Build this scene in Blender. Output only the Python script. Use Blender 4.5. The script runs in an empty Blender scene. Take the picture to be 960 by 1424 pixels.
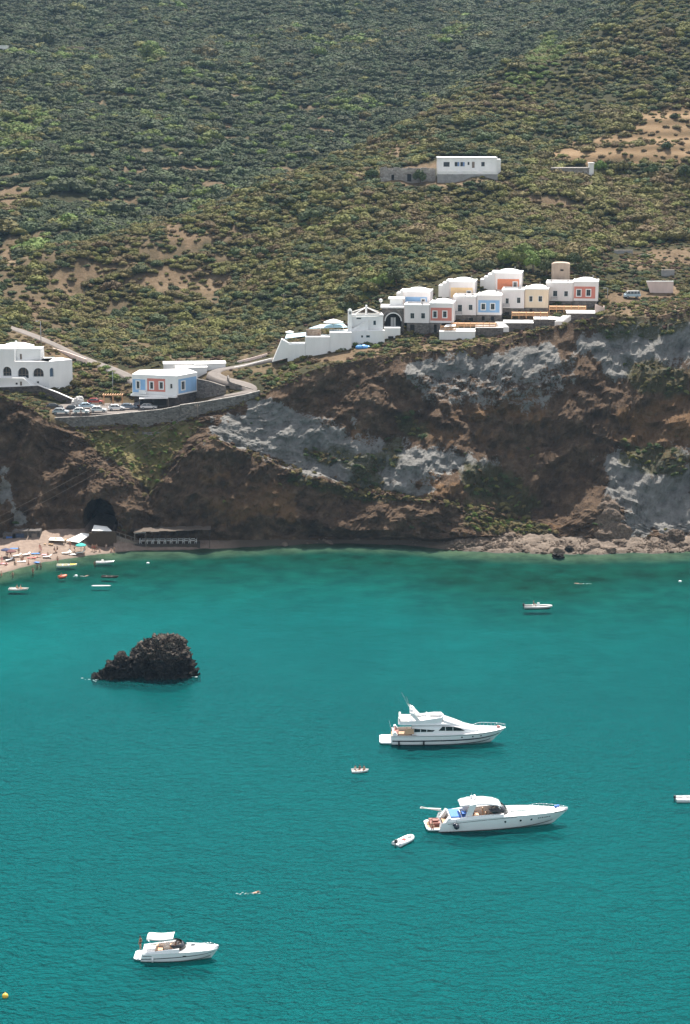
import bpy, bmesh, math, random
import numpy as np
from mathutils import Vector, Matrix, noise as mnoise
from mathutils.bvhtree import BVHTree
from mathutils.geometry import tessellate_polygon

# ---------------------------------------------------------------- camera, sky, sun, exposure
scene = bpy.context.scene
COL = scene.collection
CAM_H = 101.0
FPX = 2800.0                     # focal length in pixels of a 960 x 1424 frame
PITCH = math.atan(565.0 / FPX)   # below the horizon
cam_data = bpy.data.cameras.new('camera')
cam = bpy.data.objects.new('camera', cam_data)
COL.objects.link(cam)
cam.location = (0, 0, CAM_H)
cam.rotation_euler = (math.pi / 2 - PITCH, 0, 0)
cam_data.sensor_fit = 'VERTICAL'
cam_data.sensor_height = 24.0
cam_data.lens = FPX / 1424.0 * 24.0
cam_data.clip_start = 1.0
cam_data.clip_end = 12000.0
scene.camera = cam

SUN_EL = math.radians(57.0)
SUN_AZ = math.radians(6.0)     # behind the hill
SUN_DIR = Vector((math.sin(SUN_AZ) * math.cos(SUN_EL), math.cos(SUN_AZ) * math.cos(SUN_EL), math.sin(SUN_EL)))
world = bpy.data.worlds.new('World')
scene.world = world
world.use_nodes = True
wn = world.node_tree
bg = wn.nodes['Background']
sky = wn.nodes.new('ShaderNodeTexSky')
sky.sky_type = 'NISHITA'
sky.sun_disc = False
sky.sun_elevation = SUN_EL
sky.sun_rotation = SUN_AZ
sky.altitude = 50
sky.air_density = 1.0
sky.dust_density = 1.5
sky.ozone_density = 1.0
hs_ = wn.nodes.new('ShaderNodeHueSaturation')     # a hazy, paler summer sky all round
hs_.inputs['Saturation'].default_value = 0.32
wn.links.new(sky.outputs[0], hs_.inputs['Color'])
wn.links.new(hs_.outputs[0], bg.inputs[0])
bg.inputs[1].default_value = 0.115
sun_data = bpy.data.lights.new('sun', 'SUN')
sun_data.energy = 4.9
sun_data.angle = math.radians(0.53)
sun_data.color = (1.0, 0.95, 0.87)
sun = bpy.data.objects.new('sun', sun_data)
COL.objects.link(sun)
sun.rotation_euler = (-SUN_DIR).to_track_quat('-Z', 'Y').to_euler()
scene.view_settings.view_transform = 'Standard'
scene.view_settings.look = 'None'
scene.view_settings.exposure = 1.12
scene.view_settings.gamma = 1.0
try:
    scene.cycles.max_bounces = 7
    scene.cycles.transparent_max_bounces = 12
    scene.cycles.volume_bounces = 0
    scene.cycles.sample_clamp_indirect = 6.0
    scene.cycles.sample_clamp_direct = 30.0
    scene.cycles.use_denoising = True
except Exception:
    pass

# ---------------------------------------------------------------- helpers
rnd = random.Random(7)
R = math.radians
CP, SP = math.cos(PITCH), math.sin(PITCH)


def ray(u, v):
    """direction from the camera through picture position (u, v), scaled to y = 1"""
    dx, df, du = (u - 480.0), FPX, -(v - 712.0)
    y = df * CP + du * SP
    z = -df * SP + du * CP
    return dx / y, z / y


def P(u, v, Y):
    a, b = ray(u, v)
    return Vector((a * Y, Y, CAM_H + b * Y))


def on_z(u, v, z=0.0):
    a, b = ray(u, v)
    Y = (z - CAM_H) / b
    return Vector((a * Y, Y, z))


def proj(x, y, z):
    h = z - CAM_H
    d = y * CP - h * SP
    return 480.0 + FPX * x / d, 712.0 - FPX * (y * SP + h * CP) / d


def scale_at(y, z):
    return FPX / (y * CP - (z - CAM_H) * SP)


def _hash(ix, iy, iz, seed):
    h = (ix.astype(np.int64) * 374761393 + iy.astype(np.int64) * 668265263 + iz.astype(np.int64) * 2147483647 + seed * 1274126177) & 0xFFFFFFFF
    h = ((h ^ (h >> 13)) * 1274126177) & 0xFFFFFFFF
    h = (h ^ (h >> 16)) & 0xFFFFFF
    return h / float(0xFFFFFF)


def vnoise(x, y, z, seed=0):
    x, y, z = np.broadcast_arrays(np.asarray(x, float), np.asarray(y, float), np.asarray(z, float))
    xi, yi, zi = np.floor(x), np.floor(y), np.floor(z)
    fx, fy, fz = x - xi, y - yi, z - zi
    fx = fx * fx * fx * (fx * (fx * 6 - 15) + 10)
    fy = fy * fy * fy * (fy * (fy * 6 - 15) + 10)
    fz = fz * fz * fz * (fz * (fz * 6 - 15) + 10)
    out = 0
    for dx in (0, 1):
        for dy in (0, 1):
            for dz in (0, 1):
                w = (fx if dx else 1 - fx) * (fy if dy else 1 - fy) * (fz if dz else 1 - fz)
                out = out + w * _hash(xi + dx, yi + dy, zi + dz, seed)
    return out * 2 - 1


def fbm(x, y, z, oct=4, seed=0, ridged=False, gain=0.5):
    a, f, s = 1.0, 1.0, 0
    for o in range(oct):
        n = vnoise(x * f, y * f, z * f, seed + o * 17)
        s = s + a * ((1 - 2 * np.abs(n)) if ridged else n)
        a *= gain
        f *= 2.03
    return s


def inpoly(px, py, poly):
    px, py = np.asarray(px, float), np.asarray(py, float)
    c = np.zeros(px.shape, bool)
    n = len(poly)
    for i in range(n):
        x0, y0 = poly[i]
        x1, y1 = poly[(i + 1) % n]
        m = (y0 > py) != (y1 > py)
        with np.errstate(divide='ignore', invalid='ignore'):
            xs = (x1 - x0) * (py - y0) / ((y1 - y0) if y1 != y0 else 1e-9) + x0
        c ^= m & (px < xs)
    return c


# ---- tagging
def tag(o, label=None, cat=None, group=None, kind=None):
    if label:
        o['label'] = label
    if cat:
        o['category'] = cat
    if group:
        o['group'] = group
    if kind:
        o['kind'] = kind
    return o


def empty(name, loc, rz=0.0, label=None, cat=None, group=None):
    o = bpy.data.objects.new(name, None)
    COL.objects.link(o)
    o.empty_display_size = 0.5
    o.location = loc
    o.rotation_euler = (0, 0, rz)
    return tag(o, label, cat, group)


def copy_tree(o, parent=None):
    c = o.copy()
    COL.objects.link(c)
    if parent is not None:
        c.parent = parent
    for ch in list(o.children):
        copy_tree(ch, c)
    return c


class MB:
    """collects shapes and links them as ONE mesh object"""

    def __init__(s):
        s.v, s.f, s.m, s.sm = [], [], [], []

    def add(s, verts, faces, mi=0, smooth=False):
        b = len(s.v)
        s.v += [tuple(p) for p in verts]
        s.f += [tuple(b + i for i in f) for f in faces]
        s.m += [mi] * len(faces)
        s.sm += [smooth] * len(faces)
        return s

    def box(s, c, d, rz=0.0, mi=0, taper=1.0):
        hx, hy, hz = d[0] / 2, d[1] / 2, d[2] / 2
        vs = []
        for z, t in ((-hz, 1.0), (hz, taper)):
            for x, y in ((-hx, -hy), (hx, -hy), (hx, hy), (-hx, hy)):
                x, y = x * t, y * t
                vs.append((c[0] + x * math.cos(rz) - y * math.sin(rz), c[1] + x * math.sin(rz) + y * math.cos(rz), c[2] + z))
        return s.add(vs, [(0, 3, 2, 1), (4, 5, 6, 7), (0, 1, 5, 4), (1, 2, 6, 5), (2, 3, 7, 6), (3, 0, 4, 7)], mi)

    def span(s, x0, x1, y0, y1, z0, z1, mi=0):
        return s.box(((x0 + x1) / 2, (y0 + y1) / 2, (z0 + z1) / 2), (x1 - x0, y1 - y0, z1 - z0), 0, mi)

    def tube(s, p0, p1, r0, r1=None, n=8, mi=0, caps=True, smooth=True):
        p0, p1 = Vector(p0), Vector(p1)
        r1 = r0 if r1 is None else r1
        d = (p1 - p0)
        if d.length < 1e-6:
            return s
        q = d.to_track_quat('Z', 'Y')
        vs = []
        for p, r in ((p0, r0), (p1, r1)):
            for i in range(n):
                a = 2 * math.pi * i / n
                vs.append(p + q @ Vector((r * math.cos(a), r * math.sin(a), 0)))
        s.add(vs, [(i, (i + 1) % n, n + (i + 1) % n, n + i) for i in range(n)], mi, smooth)
        if caps:
            b = len(s.v) - 2 * n
            s.f += [tuple(b + i for i in reversed(range(n))), tuple(b + n + i for i in range(n))]
            s.m += [mi, mi]
            s.sm += [False, False]
        return s

    def path(s, pts, r, n=6, mi=0):
        for a, b in zip(pts[:-1], pts[1:]):
            s.tube(a, b, r, r, n, mi, caps=False)
        return s

    def ball(s, c, r, n=8, m=5, mi=0, squash=(1, 1, 1)):
        vs, fs = [], []
        for j in range(m + 1):
            t = math.pi * j / m
            for i in range(n):
                a = 2 * math.pi * i / n
                vs.append((c[0] + r * squash[0] * math.sin(t) * math.cos(a), c[1] + r * squash[1] * math.sin(t) * math.sin(a), c[2] + r * squash[2] * math.cos(t)))
        for j in range(m):
            for i in range(n):
                fs.append((j * n + i, (j + 1) * n + i, (j + 1) * n + (i + 1) % n, j * n + (i + 1) % n))
        return s.add(vs, fs, mi, True)

    def prism(s, poly, z0, z1, mi=0):
        n = len(poly)
        vs = [(x, y, z0) for x, y in poly] + [(x, y, z1) for x, y in poly]
        fs = [(i, (i + 1) % n, n + (i + 1) % n, n + i) for i in range(n)]
        fs += [tuple(reversed(range(n))), tuple(range(n, 2 * n))]
        return s.add(vs, fs, mi)

    def prism_y(s, poly, y0, y1, mi=0):
        """outline in (x, z), swept along y"""
        n = len(poly)
        vs = [(x, y0, z) for x, z in poly] + [(x, y1, z) for x, z in poly]
        fs = [(i, (i + 1) % n, n + (i + 1) % n, n + i) for i in range(n)]
        fs += [tuple(reversed(range(n))), tuple(range(n, 2 * n))]
        return s.add(vs, fs, mi)

    def loft(s, rings, mi=0, smooth=True, closed=False, cap=False):
        n = len(rings[0])
        b = len(s.v)
        for r in rings:
            s.v += [tuple(p) for p in r]
        k = n if closed else n - 1
        for j in range(len(rings) - 1):
            for i in range(k):
                s.f.append((b + j * n + i, b + j * n + (i + 1) % n, b + (j + 1) * n + (i + 1) % n, b + (j + 1) * n + i))
                s.m.append(mi)
                s.sm.append(smooth)
        if cap:
            for j in (0, len(rings) - 1):
                s.f.append(tuple(b + j * n + i for i in range(n)))
                s.m.append(mi)
                s.sm.append(False)
        return s

    def sheet(s, outer, holes, y, reveal=0.0, mi=0, mi_r=None):
        """upright sheet in (x, z) at depth y with openings cut through it; reveals run back from it"""
        polys = [[Vector((x, z, 0)) for x, z in outer]] + [[Vector((x, z, 0)) for x, z in h] for h in holes]
        flat = [p for q in polys for p in q]
        tris = tessellate_polygon(polys)
        fs = []
        for t in tris:
            a, b2, c = (flat[i] for i in t)
            n = (b2 - a).cross(c - a).z
            fs.append(tuple(t) if n > 0 else tuple(reversed(t)))
        s.add([(p.x, y, p.y) for p in flat], fs, mi)
        if reveal:
            for h in holes:
                n = len(h)
                s.add([(x, y, z) for x, z in h] + [(x, y + reveal, z) for x, z in h],
                      [(i, n + i, n + (i + 1) % n, (i + 1) % n) for i in range(n)], mi if mi_r is None else mi_r)
        return s

    def mesh(s, name, mats):
        me = bpy.data.meshes.new(name)
        me.from_pydata(s.v, [], s.f)
        mats = mats if isinstance(mats, (list, tuple)) else [mats]
        for m in mats:
            me.materials.append(m)
        me.polygons.foreach_set('material_index', s.m)
        me.polygons.foreach_set('use_smooth', s.sm)
        me.update()
        return me

    def build(s, name, mats, parent=None, fix=True, loc=None, rz=0.0):
        me = s.mesh(name, mats)
        if fix:
            bm = bmesh.new()
            bm.from_mesh(me)
            bmesh.ops.recalc_face_normals(bm, faces=bm.faces)
            bm.to_mesh(me)
            bm.free()
        o = bpy.data.objects.new(name, me)
        COL.objects.link(o)
        if parent is not None:
            o.parent = parent
        if loc is not None:
            o.location = loc
        if rz:
            o.rotation_euler = (0, 0, rz)
        return o


# ---- materials
class NT:
    def __init__(s, name):
        s.mat = bpy.data.materials.new(name)
        s.mat.use_nodes = True
        s.t = s.mat.node_tree
        s.b = s.t.nodes['Principled BSDF']
        s.out = s.t.nodes['Material Output']

    def n(s, kind, **kw):
        nd = s.t.nodes.new(kind)
        for k, v in kw.items():
            if hasattr(nd, k):
                setattr(nd, k, v)
        return nd

    def l(s, a, b):
        s.t.links.new(a, b)
        return s

    def coords(s, kind='Object', scale=(1, 1, 1)):
        tc = s.n('ShaderNodeTexCoord')
        mp = s.n('ShaderNodeMapping')
        mp.inputs['Scale'].default_value = scale
        s.l(tc.outputs[kind], mp.inputs[0])
        return mp.outputs[0]

    def noise(s, co, scale, detail=4, rough=0.55):
        nd = s.n('ShaderNodeTexNoise')
        nd.inputs['Scale'].default_value = scale
        nd.inputs['Detail'].default_value = detail
        nd.inputs['Roughness'].default_value = rough
        if co is not None:
            s.l(co, nd.inputs['Vector'])
        return nd.outputs[0]

    def ramp(s, fac, stops):
        r = s.n('ShaderNodeValToRGB')
        e = r.color_ramp.elements
        while len(e) < len(stops):
            e.new(0.5)
        for el, (p, c) in zip(e, stops):
            el.position = p
            el.color = (c[0], c[1], c[2], 1) if not isinstance(c, (int, float)) else (c, c, c, 1)
        s.l(fac, r.inputs[0])
        return r.outputs[0]

    def mix(s, fac, a, b, mode='MIX'):
        m = s.n('ShaderNodeMixRGB', blend_type=mode)
        for sock, val in ((m.inputs[0], fac), (m.inputs[1], a), (m.inputs[2], b)):
            if hasattr(val, 'is_linked') or hasattr(val, 'links'):
                s.l(val, sock)
            elif isinstance(val, (int, float)):
                sock.default_value = val
            else:
                sock.default_value = (val[0], val[1], val[2], 1)
        return m.outputs[0]

    def math(s, op, a, b=0.0):
        m = s.n('ShaderNodeMath', operation=op)
        for sock, val in ((m.inputs[0], a), (m.inputs[1], b)):
            if isinstance(val, (int, float)):
                sock.default_value = val
            else:
                s.l(val, sock)
        return m.outputs[0]

    def attr(s, name):
        a = s.n('ShaderNodeAttribute', attribute_name=name)
        return a.outputs['Fac']

    def bump(s, height, strength=0.5, dist=0.1):
        b = s.n('ShaderNodeBump')
        b.inputs['Strength'].default_value = strength
        b.inputs['Distance'].default_value = dist
        s.l(height, b.inputs['Height'])
        s.l(b.outputs[0], s.b.inputs['Normal'])
        return b


def simple_mat(name, c, rough=0.7, var=0.12, scale=1.2, bump=0.0, metal=0.0, coat=0.0, streak=False):
    k = NT(name)
    co = k.coords('Object', (1, 1, 0.25 if streak else 1))
    f = k.noise(co, scale, 5, 0.6)
    lo = tuple(x * (1 - var * 1.6) for x in c)
    hi = tuple(min(1, x * (1 + var * 0.9)) for x in c)
    k.l(k.ramp(f, [(0.3, lo), (0.7, hi)]), k.b.inputs['Base Color'])
    k.b.inputs['Roughness'].default_value = rough
    k.b.inputs['Metallic'].default_value = metal
    k.b.inputs['Coat Weight'].default_value = coat
    if bump:
        k.bump(k.noise(co, scale * 8, 4), bump, 0.05)
    return k.mat


def ground_hit(u, v):
    a, b = ray(u, v)
    d = Vector((a, 1.0, b)).normalized()
    best = None
    for t in LAND:
        h = t.ray_cast(Vector((0, 0, CAM_H)), d)
        if h[0] is not None and (best is None or h[3] < best[3]):
            best = h
    return best[0] if best else None


LAND = []
# ---------------------------------------------------------------- the land
def poly_lerp(pts, us):
    return np.interp(us, [p[0] for p in pts], [p[1] for p in pts])


LINE_S = [(-900, 890), (-300, 850), (-100, 815), (0, 797), (60, 782), (120, 773), (190, 766), (300, 763), (380, 759), (480, 755), (560, 757), (620, 764), (700, 769), (800, 771), (960, 768), (1260, 772), (1860, 800)]
LINE_B = [(-900, 800), (-300, 780), (0, 749), (40, 743), (70, 737), (118, 735), (150, 743), (182, 750), (240, 752.5), (300, 752), (380, 750.5), (480, 750), (560, 751), (610, 755), (640, 751), (700, 747), (780, 748), (830, 751), (880, 750), (960, 749), (1860, 760)]
LINE_BZ = [(-900, 3), (0, 2.6), (60, 3.6), (120, 3.8), (160, 2.4), (200, 1.3), (240, 1.0), (560, 0.7), (610, 0.7), (650, 1.6), (960, 1.8), (1860, 2)]
LINE_C2 = [(-900, 655), (-300, 650), (0, 640), (60, 655), (110, 648), (160, 664), (205, 690), (235, 655), (262, 628), (300, 612), (360, 640), (430, 662), (500, 682), (560, 692), (620, 702), (660, 712), (720, 722), (800, 718), (850, 705), (900, 728), (960, 730), (1860, 720)]
LINE_C2Y = [(-900, 8), (0, 7), (160, 6.5), (205, 5), (262, 8), (300, 9), (360, 7), (430, 6), (500, 4.5), (560, 4.5), (620, 5), (660, 8), (720, 7), (800, 5), (850, 7), (900, 4), (1860, 5)]
LINE_LEDGE = [(-900, 0.5), (0, 0.5), (110, 1), (205, 1.0), (300, 3), (360, 3.6), (430, 4), (500, 4), (560, 3.2), (620, 2.4), (700, 1.0), (1860, 0.8)]
LINE_E = [(-900, 520), (-300, 522), (-100, 532), (0, 547), (40, 567), (80, 591), (130, 596), (190, 591), (250, 582), (285, 577), (320, 568), (350, 557), (370, 548), (395, 533), (430, 518), (460, 508), (500, 501), (560, 491), (640, 486), (700, 473), (760, 457), (820, 444), (850, 440), (880, 444), (920, 438), (960, 430), (1100, 425), (1860, 410)]
LINE_EY = [(-900, 470), (0, 471), (40, 473), (80, 478), (130, 481.5), (200, 482), (260, 481), (300, 482), (350, 484), (370, 485), (430, 489), (500, 492), (560, 494), (640, 497), (700, 499), (760, 501), (820, 502), (880, 502), (960, 503), (1860, 505)]

US = np.concatenate([np.arange(-900, -60, 20.0), np.arange(-60, 1020, 2.0), np.arange(1020, 1861, 20.0)])
NU = len(US)


def unproj_arr(u, v, Y):
    dx, du = u - 480.0, -(v - 712.0)
    y = FPX * CP + du * SP
    z = -FPX * SP + du * CP
    return np.stack([dx / y * Y, Y + 0 * u, CAM_H + z / y * Y], -1)


def unproj_z(u, v, Z):
    du = -(v - 712.0)
    y = FPX * CP + du * SP
    z = -FPX * SP + du * CP
    Y = (Z - CAM_H) / (z / y)
    return np.stack([(u - 480.0) / y * Y, Y, Z + 0 * u], -1)


vS, vB, vC2, vE = (poly_lerp(L, US) for L in (LINE_S, LINE_B, LINE_C2, LINE_E))
wob = fbm(US * 0.035, 0, 0, 4, 5) * 2.2
pS = unproj_z(US, vS + 0.35 * wob, 0 * US)
pB = unproj_z(US, vB, poly_lerp(LINE_BZ, US))
pB[:, 1] = np.maximum(pB[:, 1], pS[:, 1] + 0.6)
YC2 = pB[:, 1] + poly_lerp(LINE_C2Y, US)
pC2 = unproj_arr(US, vC2 + 1.4 * wob, YC2)
pC1 = pB * 0.6 + pC2 * 0.4
over = np.clip(1 - np.abs(US - 490) / 140, 0, 1)
pC1[:, 1] -= 0.6 + 2.6 * over
pC1[:, 2] -= over * 2.0
ledge = poly_lerp(LINE_LEDGE, US)
pC3 = pC2 + np.stack([0 * US, ledge, 0.25 + 0 * US], -1)
pE = unproj_arr(US, vE + 0.7 * wob, poly_lerp(LINE_EY, US))


def strip(a, b, n, last=False):
    t = np.linspace(0, 1, n, endpoint=last)[None, :, None]
    return a[:, None, :] * (1 - t) + b[:, None, :] * t


cliff = np.concatenate([strip(pB, pC1, 14), strip(pC1, pC2, 22), strip(pC2, pC3, 5), strip(pC3, pE, 62, True)], 1)
cu, cv = proj(cliff[..., 0], cliff[..., 1], cliff[..., 2])
X, Y, Z = cliff[..., 0], cliff[..., 1], cliff[..., 2]
J = cliff.shape[1]
jj = np.arange(J)[None, :] + 0 * X
fade = np.clip((J - 1 - jj) / 10.0, 0.25, 1) * np.clip(jj / 3.0, 0.35, 1)
warp = fbm(X * .03, Y * .03, Z * .03, 3, 3) * 4
big = fbm(X * 0.045 + 3, 0.3, Z * 0.018, 3, 21) * 2.3
rid = fbm((X + warp) * 0.16, Y * 0.16, (Z + warp) * 0.10, 4, 9, ridged=True) * 1.15
strata = fbm(X * 0.03, Y * 0.05, (Z + 0.25 * X + warp) * 0.55, 3, 31) * 0.6
fine = fbm(X * 0.7, Y * 0.7, Z * 0.7, 4, 13) * 0.55
blk = fbm((X + .6 * warp) * 0.07, Y * .07, (Z - .5 * X + warp) * 0.13, 3, 47)
steps = (np.floor(blk * 4.5) / 4.5 + .25 * blk) * 1.9          # broken ledges
disp = (big + rid + strata + fine + steps) * fade
# the smooth pale ash bank keeps a gentler face
PALE = [
    [(562, 505), (572, 499), (640, 497), (700, 496), (740, 489), (765, 478), (782, 492), (775, 506), (760, 516), (735, 524), (700, 520), (640, 514), (580, 519)],
    [(303, 592), (330, 577), (362, 560), (380, 560), (405, 577), (440, 592), (490, 606), (525, 622), (528, 628), (500, 648), (478, 660), (448, 667), (400, 648), (360, 632), (320, 615), (296, 603)],
    [(530, 640), (560, 626), (600, 632), (640, 641), (700, 643), (690, 656), (640, 652), (600, 656), (570, 672), (530, 668)],
    [(848, 640), (868, 618), (880, 650), (900, 668), (960, 662), (990, 740), (915, 745), (880, 735), (862, 702), (845, 680)],
    [(862, 462), (880, 452), (990, 446), (990, 492), (905, 500), (872, 506), (860, 484)],
    [(800, 480), (830, 464), (866, 462), (868, 520), (850, 530), (838, 500)],
    [(0, 648), (7, 655), (22, 700), (38, 730), (29, 732), (8, 690), (0, 672)],
    [(460, 665), (500, 678), (560, 690), (610, 694), (600, 684), (540, 676), (490, 660)],
]
OCHRE = [
    [(366, 548), (392, 536), (425, 560), (455, 580), (470, 600), (440, 588), (405, 574)],
    [(880, 560), (980, 540), (990, 640), (920, 650), (880, 620)],
    [(640, 545), (760, 560), (760, 585), (640, 580)],
    [(560, 600), (700, 610), (720, 640), (640, 640), (580, 628)],
    [(480, 590), (530, 600), (520, 618), (480, 604)],
    [(290, 665), (420, 672), (420, 720), (300, 730)],
    [(560, 660), (640, 668), (640, 690), (560, 688)],
    [(640, 706), (700, 716), (760, 738), (690, 744), (640, 744)],
]
CLIFF_GREEN = [
    [(640, 640), (700, 648), (745, 700), (740, 728), (690, 712), (650, 690)],
    [(420, 628), (470, 622), (522, 634), (510, 655), (450, 648)],
    [(552, 578), (575, 572), (605, 604), (590, 610), (560, 596)],
    [(865, 500), (905, 500), (960, 515), (960, 548), (905, 552), (870, 530)],
    [(865, 610), (960, 630), (960, 662), (900, 662), (872, 640)],
    [(650, 700), (690, 706), (760, 728), (775, 742), (720, 744), (668, 738), (645, 740)],
    [(470, 690), (540, 610), (560, 610), (520, 690)],
    [(400, 655), (470, 672), (560, 688), (600, 690), (560, 700), (470, 690), (400, 672)],
    [(820, 440), (960, 440), (960, 462), (860, 470), (820, 462)],
]
GRASS_BANK = [(108, 600), (150, 602), (190, 597), (258, 587), (285, 590), (270, 600), (232, 645), (208, 690), (198, 672), (180, 655), (140, 630)]
CAVE = [(119, 727), (121, 708), (128, 699), (140, 696), (152, 701), (159, 712), (163, 728), (160, 744), (121, 744)]


def masks(polys, u, v, wobble=9.0, seed=40):
    du = fbm(u * 0.045, v * 0.045, 0.5, 4, seed) * wobble
    dv = fbm(u * 0.045, v * 0.045, 7.5, 4, seed + 3) * wobble * 0.6
    m = np.zeros(u.shape)
    for k in range(4):      # soft by sampling with small offsets
        ox, oy = ((-1.2, -.8), (1.2, -.8), (-1.2, .8), (1.2, .8))[k]
        mm = np.zeros(u.shape, bool)
        for p in polys:
            mm |= inpoly(u + du + ox, v + dv + oy, p)
        m += mm * 0.25
    return m


GREYISH = [[(556, 505), (640, 500), (780, 488), (790, 540), (740, 565), (640, 570), (560, 552)], [(862, 448), (985, 446), (985, 520), (880, 525)], [(840, 630), (985, 610), (985, 745), (850, 745)], [(290, 575), (400, 555), (530, 610), (600, 620), (700, 640), (680, 660), (540, 680), (430, 668), (300, 612)]]
m_pale = np.maximum(masks(PALE, cu, cv, 20), 0.43 * masks(GREYISH, cu, cv, 34, 45))
for _ in range(3):        # soft borders between the two rocks
    m_pale[1:-1, 1:-1] = (m_pale[1:-1, 1:-1] * 2 + m_pale[:-2, 1:-1] + m_pale[2:, 1:-1] + m_pale[1:-1, :-2] + m_pale[1:-1, 2:]) / 6
m_ochre = masks(OCHRE, cu, cv, 34, 60) * np.clip(0.62 + 0.9 * fbm(X * .09, Y * .09, Z * .16, 4, 66), 0, 1)
m_green = masks(CLIFF_GREEN, cu, cv, 14, 80)
m_bank = masks([GRASS_BANK], cu, cv, 6, 90)
m_cave = masks([CAVE], cu, cv, 2.0, 95)
disp = disp * (1 - 0.05 * m_pale) * (1 - 0.6 * m_bank)
cliff[..., 1] -= disp * 0.85
cliff[..., 2] += disp * 0.25
bankfix = m_cave
cliff[..., 1] += bankfix * 20.0
# bulges that stand out of the wall
cliff[..., 1] -= 3.0 * np.exp(-((cu - 175) / 16) ** 2 - ((cv - 715) / 32) ** 2)
cliff[..., 1] -= 2.5 * np.exp(-((cu - 500) / 18) ** 2 - ((cv - 640) / 50) ** 2)
cliff[..., 1] += 3.0 * np.exp(-((cu - 820) / 30) ** 2 - ((cv - 640) / 60) ** 2)
# the last row is shared with the top land, which therefore starts on the displaced rim
rim = cliff[:, -1, :].copy()


def grid_obj(name, G, mat, attrs=None, smooth=True, kind='structure', flip=False):
    n, m = G.shape[:2]
    me = bpy.data.meshes.new(name)
    idx = np.arange(n * m).reshape(n, m)
    q = np.stack([idx[:-1, :-1], idx[1:, :-1], idx[1:, 1:], idx[:-1, 1:]], -1).reshape(-1, 4)
    if flip:
        q = q[:, ::-1]
    me.vertices.add(n * m)
    me.vertices.foreach_set('co', G.reshape(-1).astype(np.float32))
    me.loops.add(q.size)
    me.loops.foreach_set('vertex_index', q.reshape(-1).astype(np.int32))
    me.polygons.add(len(q))
    me.polygons.foreach_set('loop_start', np.arange(0, q.size, 4, dtype=np.int32))
    me.update(calc_edges=True)
    me.polygons.foreach_set('use_smooth', np.full(len(q), smooth, bool))
    for k, a in (attrs or {}).items():
        at = me.attributes.new(k, 'FLOAT', 'POINT')
        at.data.foreach_set('value', a.reshape(-1).astype(np.float32))
    me.materials.append(mat)
    me.validate()
    o = bpy.data.objects.new(name, me)
    COL.objects.link(o)
    o['kind'] = kind
    LAND.append(BVHTree.FromPolygons([tuple(p) for p in G.reshape(-1, 3)], [tuple(int(i) for i in f) for f in q]))
    return o


def rock_mat():
    k = NT('cliff_rock')
    co = k.coords('Object')
    cs = k.coords('Object', (0.8, 0.8, 1.0))
    n1 = k.noise(co, 0.11, 6, 0.62)
    n2 = k.noise(cs, 0.55, 6, 0.65)
    n3 = k.noise(co, 1.7, 6, 0.7)
    base = k.ramp(n1, [(0.30, (0.040, 0.024, 0.014)), (0.50, (0.102, 0.063, 0.037)), (0.72, (0.205, 0.140, 0.090))])
    base = k.mix(0.5, base, k.ramp(n2, [(0.36, (0.017, 0.010, 0.006)), (0.53, (0.086, 0.051, 0.029)), (0.70, (0.205, 0.150, 0.105))]))
    pale = k.ramp(k.mix(0.5, n2, n3), [(0.34, (0.095, 0.090, 0.082)), (0.5, (0.215, 0.210, 0.198)), (0.66, (0.32, 0.314, 0.298))])
    och = k.ramp(n3, [(0.32, (0.10, 0.050, 0.022)), (0.7, (0.25, 0.145, 0.066))])
    pm = k.ramp(k.math('ADD', k.attr('pale'), k.math('MULTIPLY', k.math('SUBTRACT', k.mix(0.45, n3, n2), 0.5), 2.6)), [(0.36, 0.0), (0.50, 0.95)])
    c = k.mix(k.math('MULTIPLY', k.attr('ochre'), 0.75), base, och)
    c = k.mix(pm, c, pale)
    gr = k.ramp(n3, [(0.35, (0.030, 0.034, 0.014)), (0.6, (0.085, 0.080, 0.032))])
    c = k.mix(k.math('MULTIPLY', k.attr('green'), k.ramp(n3, [(0.35, 0.15), (0.5, 0.85)])), c, gr)
    bank = k.ramp(k.mix(0.4, n1, n3), [(0.35, (0.085, 0.085, 0.028)), (0.5, (0.17, 0.15, 0.055)), (0.66, (0.26, 0.20, 0.10))])
    c = k.mix(k.attr('bank'), c, bank)
    c = k.mix(k.ramp(n3, [(0.42, 0.0), (0.62, 0.35)]), c, (0.045, 0.034, 0.026))
    c0 = c
    k.l(c, k.b.inputs['Base Color'])
    k.b.inputs['Roughness'].default_value = 0.95
    k.b.inputs['Specular IOR Level'].default_value = 0.15
    vw = k.n('ShaderNodeVectorMath', operation='ADD')
    nz = k.n('ShaderNodeTexNoise')
    nz.inputs['Scale'].default_value = 0.5
    nz.inputs['Detail'].default_value = 5
    k.l(co, nz.inputs['Vector'])
    k.l(co, vw.inputs[0])
    k.l(nz.outputs['Color'], vw.inputs[1])
    cr = k.n('ShaderNodeTexVoronoi', feature='DISTANCE_TO_EDGE')
    cr.inputs['Scale'].default_value = 0.42
    k.l(vw.outputs[0], cr.inputs['Vector'])
    crack = k.ramp(cr.outputs['Distance'], [(0.0, 0.0), (0.10, 1.0)])
    h = k.mix(0.07, k.mix(0.5, k.noise(cs, 1.1, 8, 0.7), k.noise(co, 2.6, 8, 0.75)), crack)
    k.bump(h, 1.0, 0.9)
    return k.mat


M_ROCK = rock_mat()
grid_obj('cliff', cliff, M_ROCK, smooth=False, attrs={'pale': m_pale, 'ochre': m_ochre, 'green': m_green, 'bank': m_bank})

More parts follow.
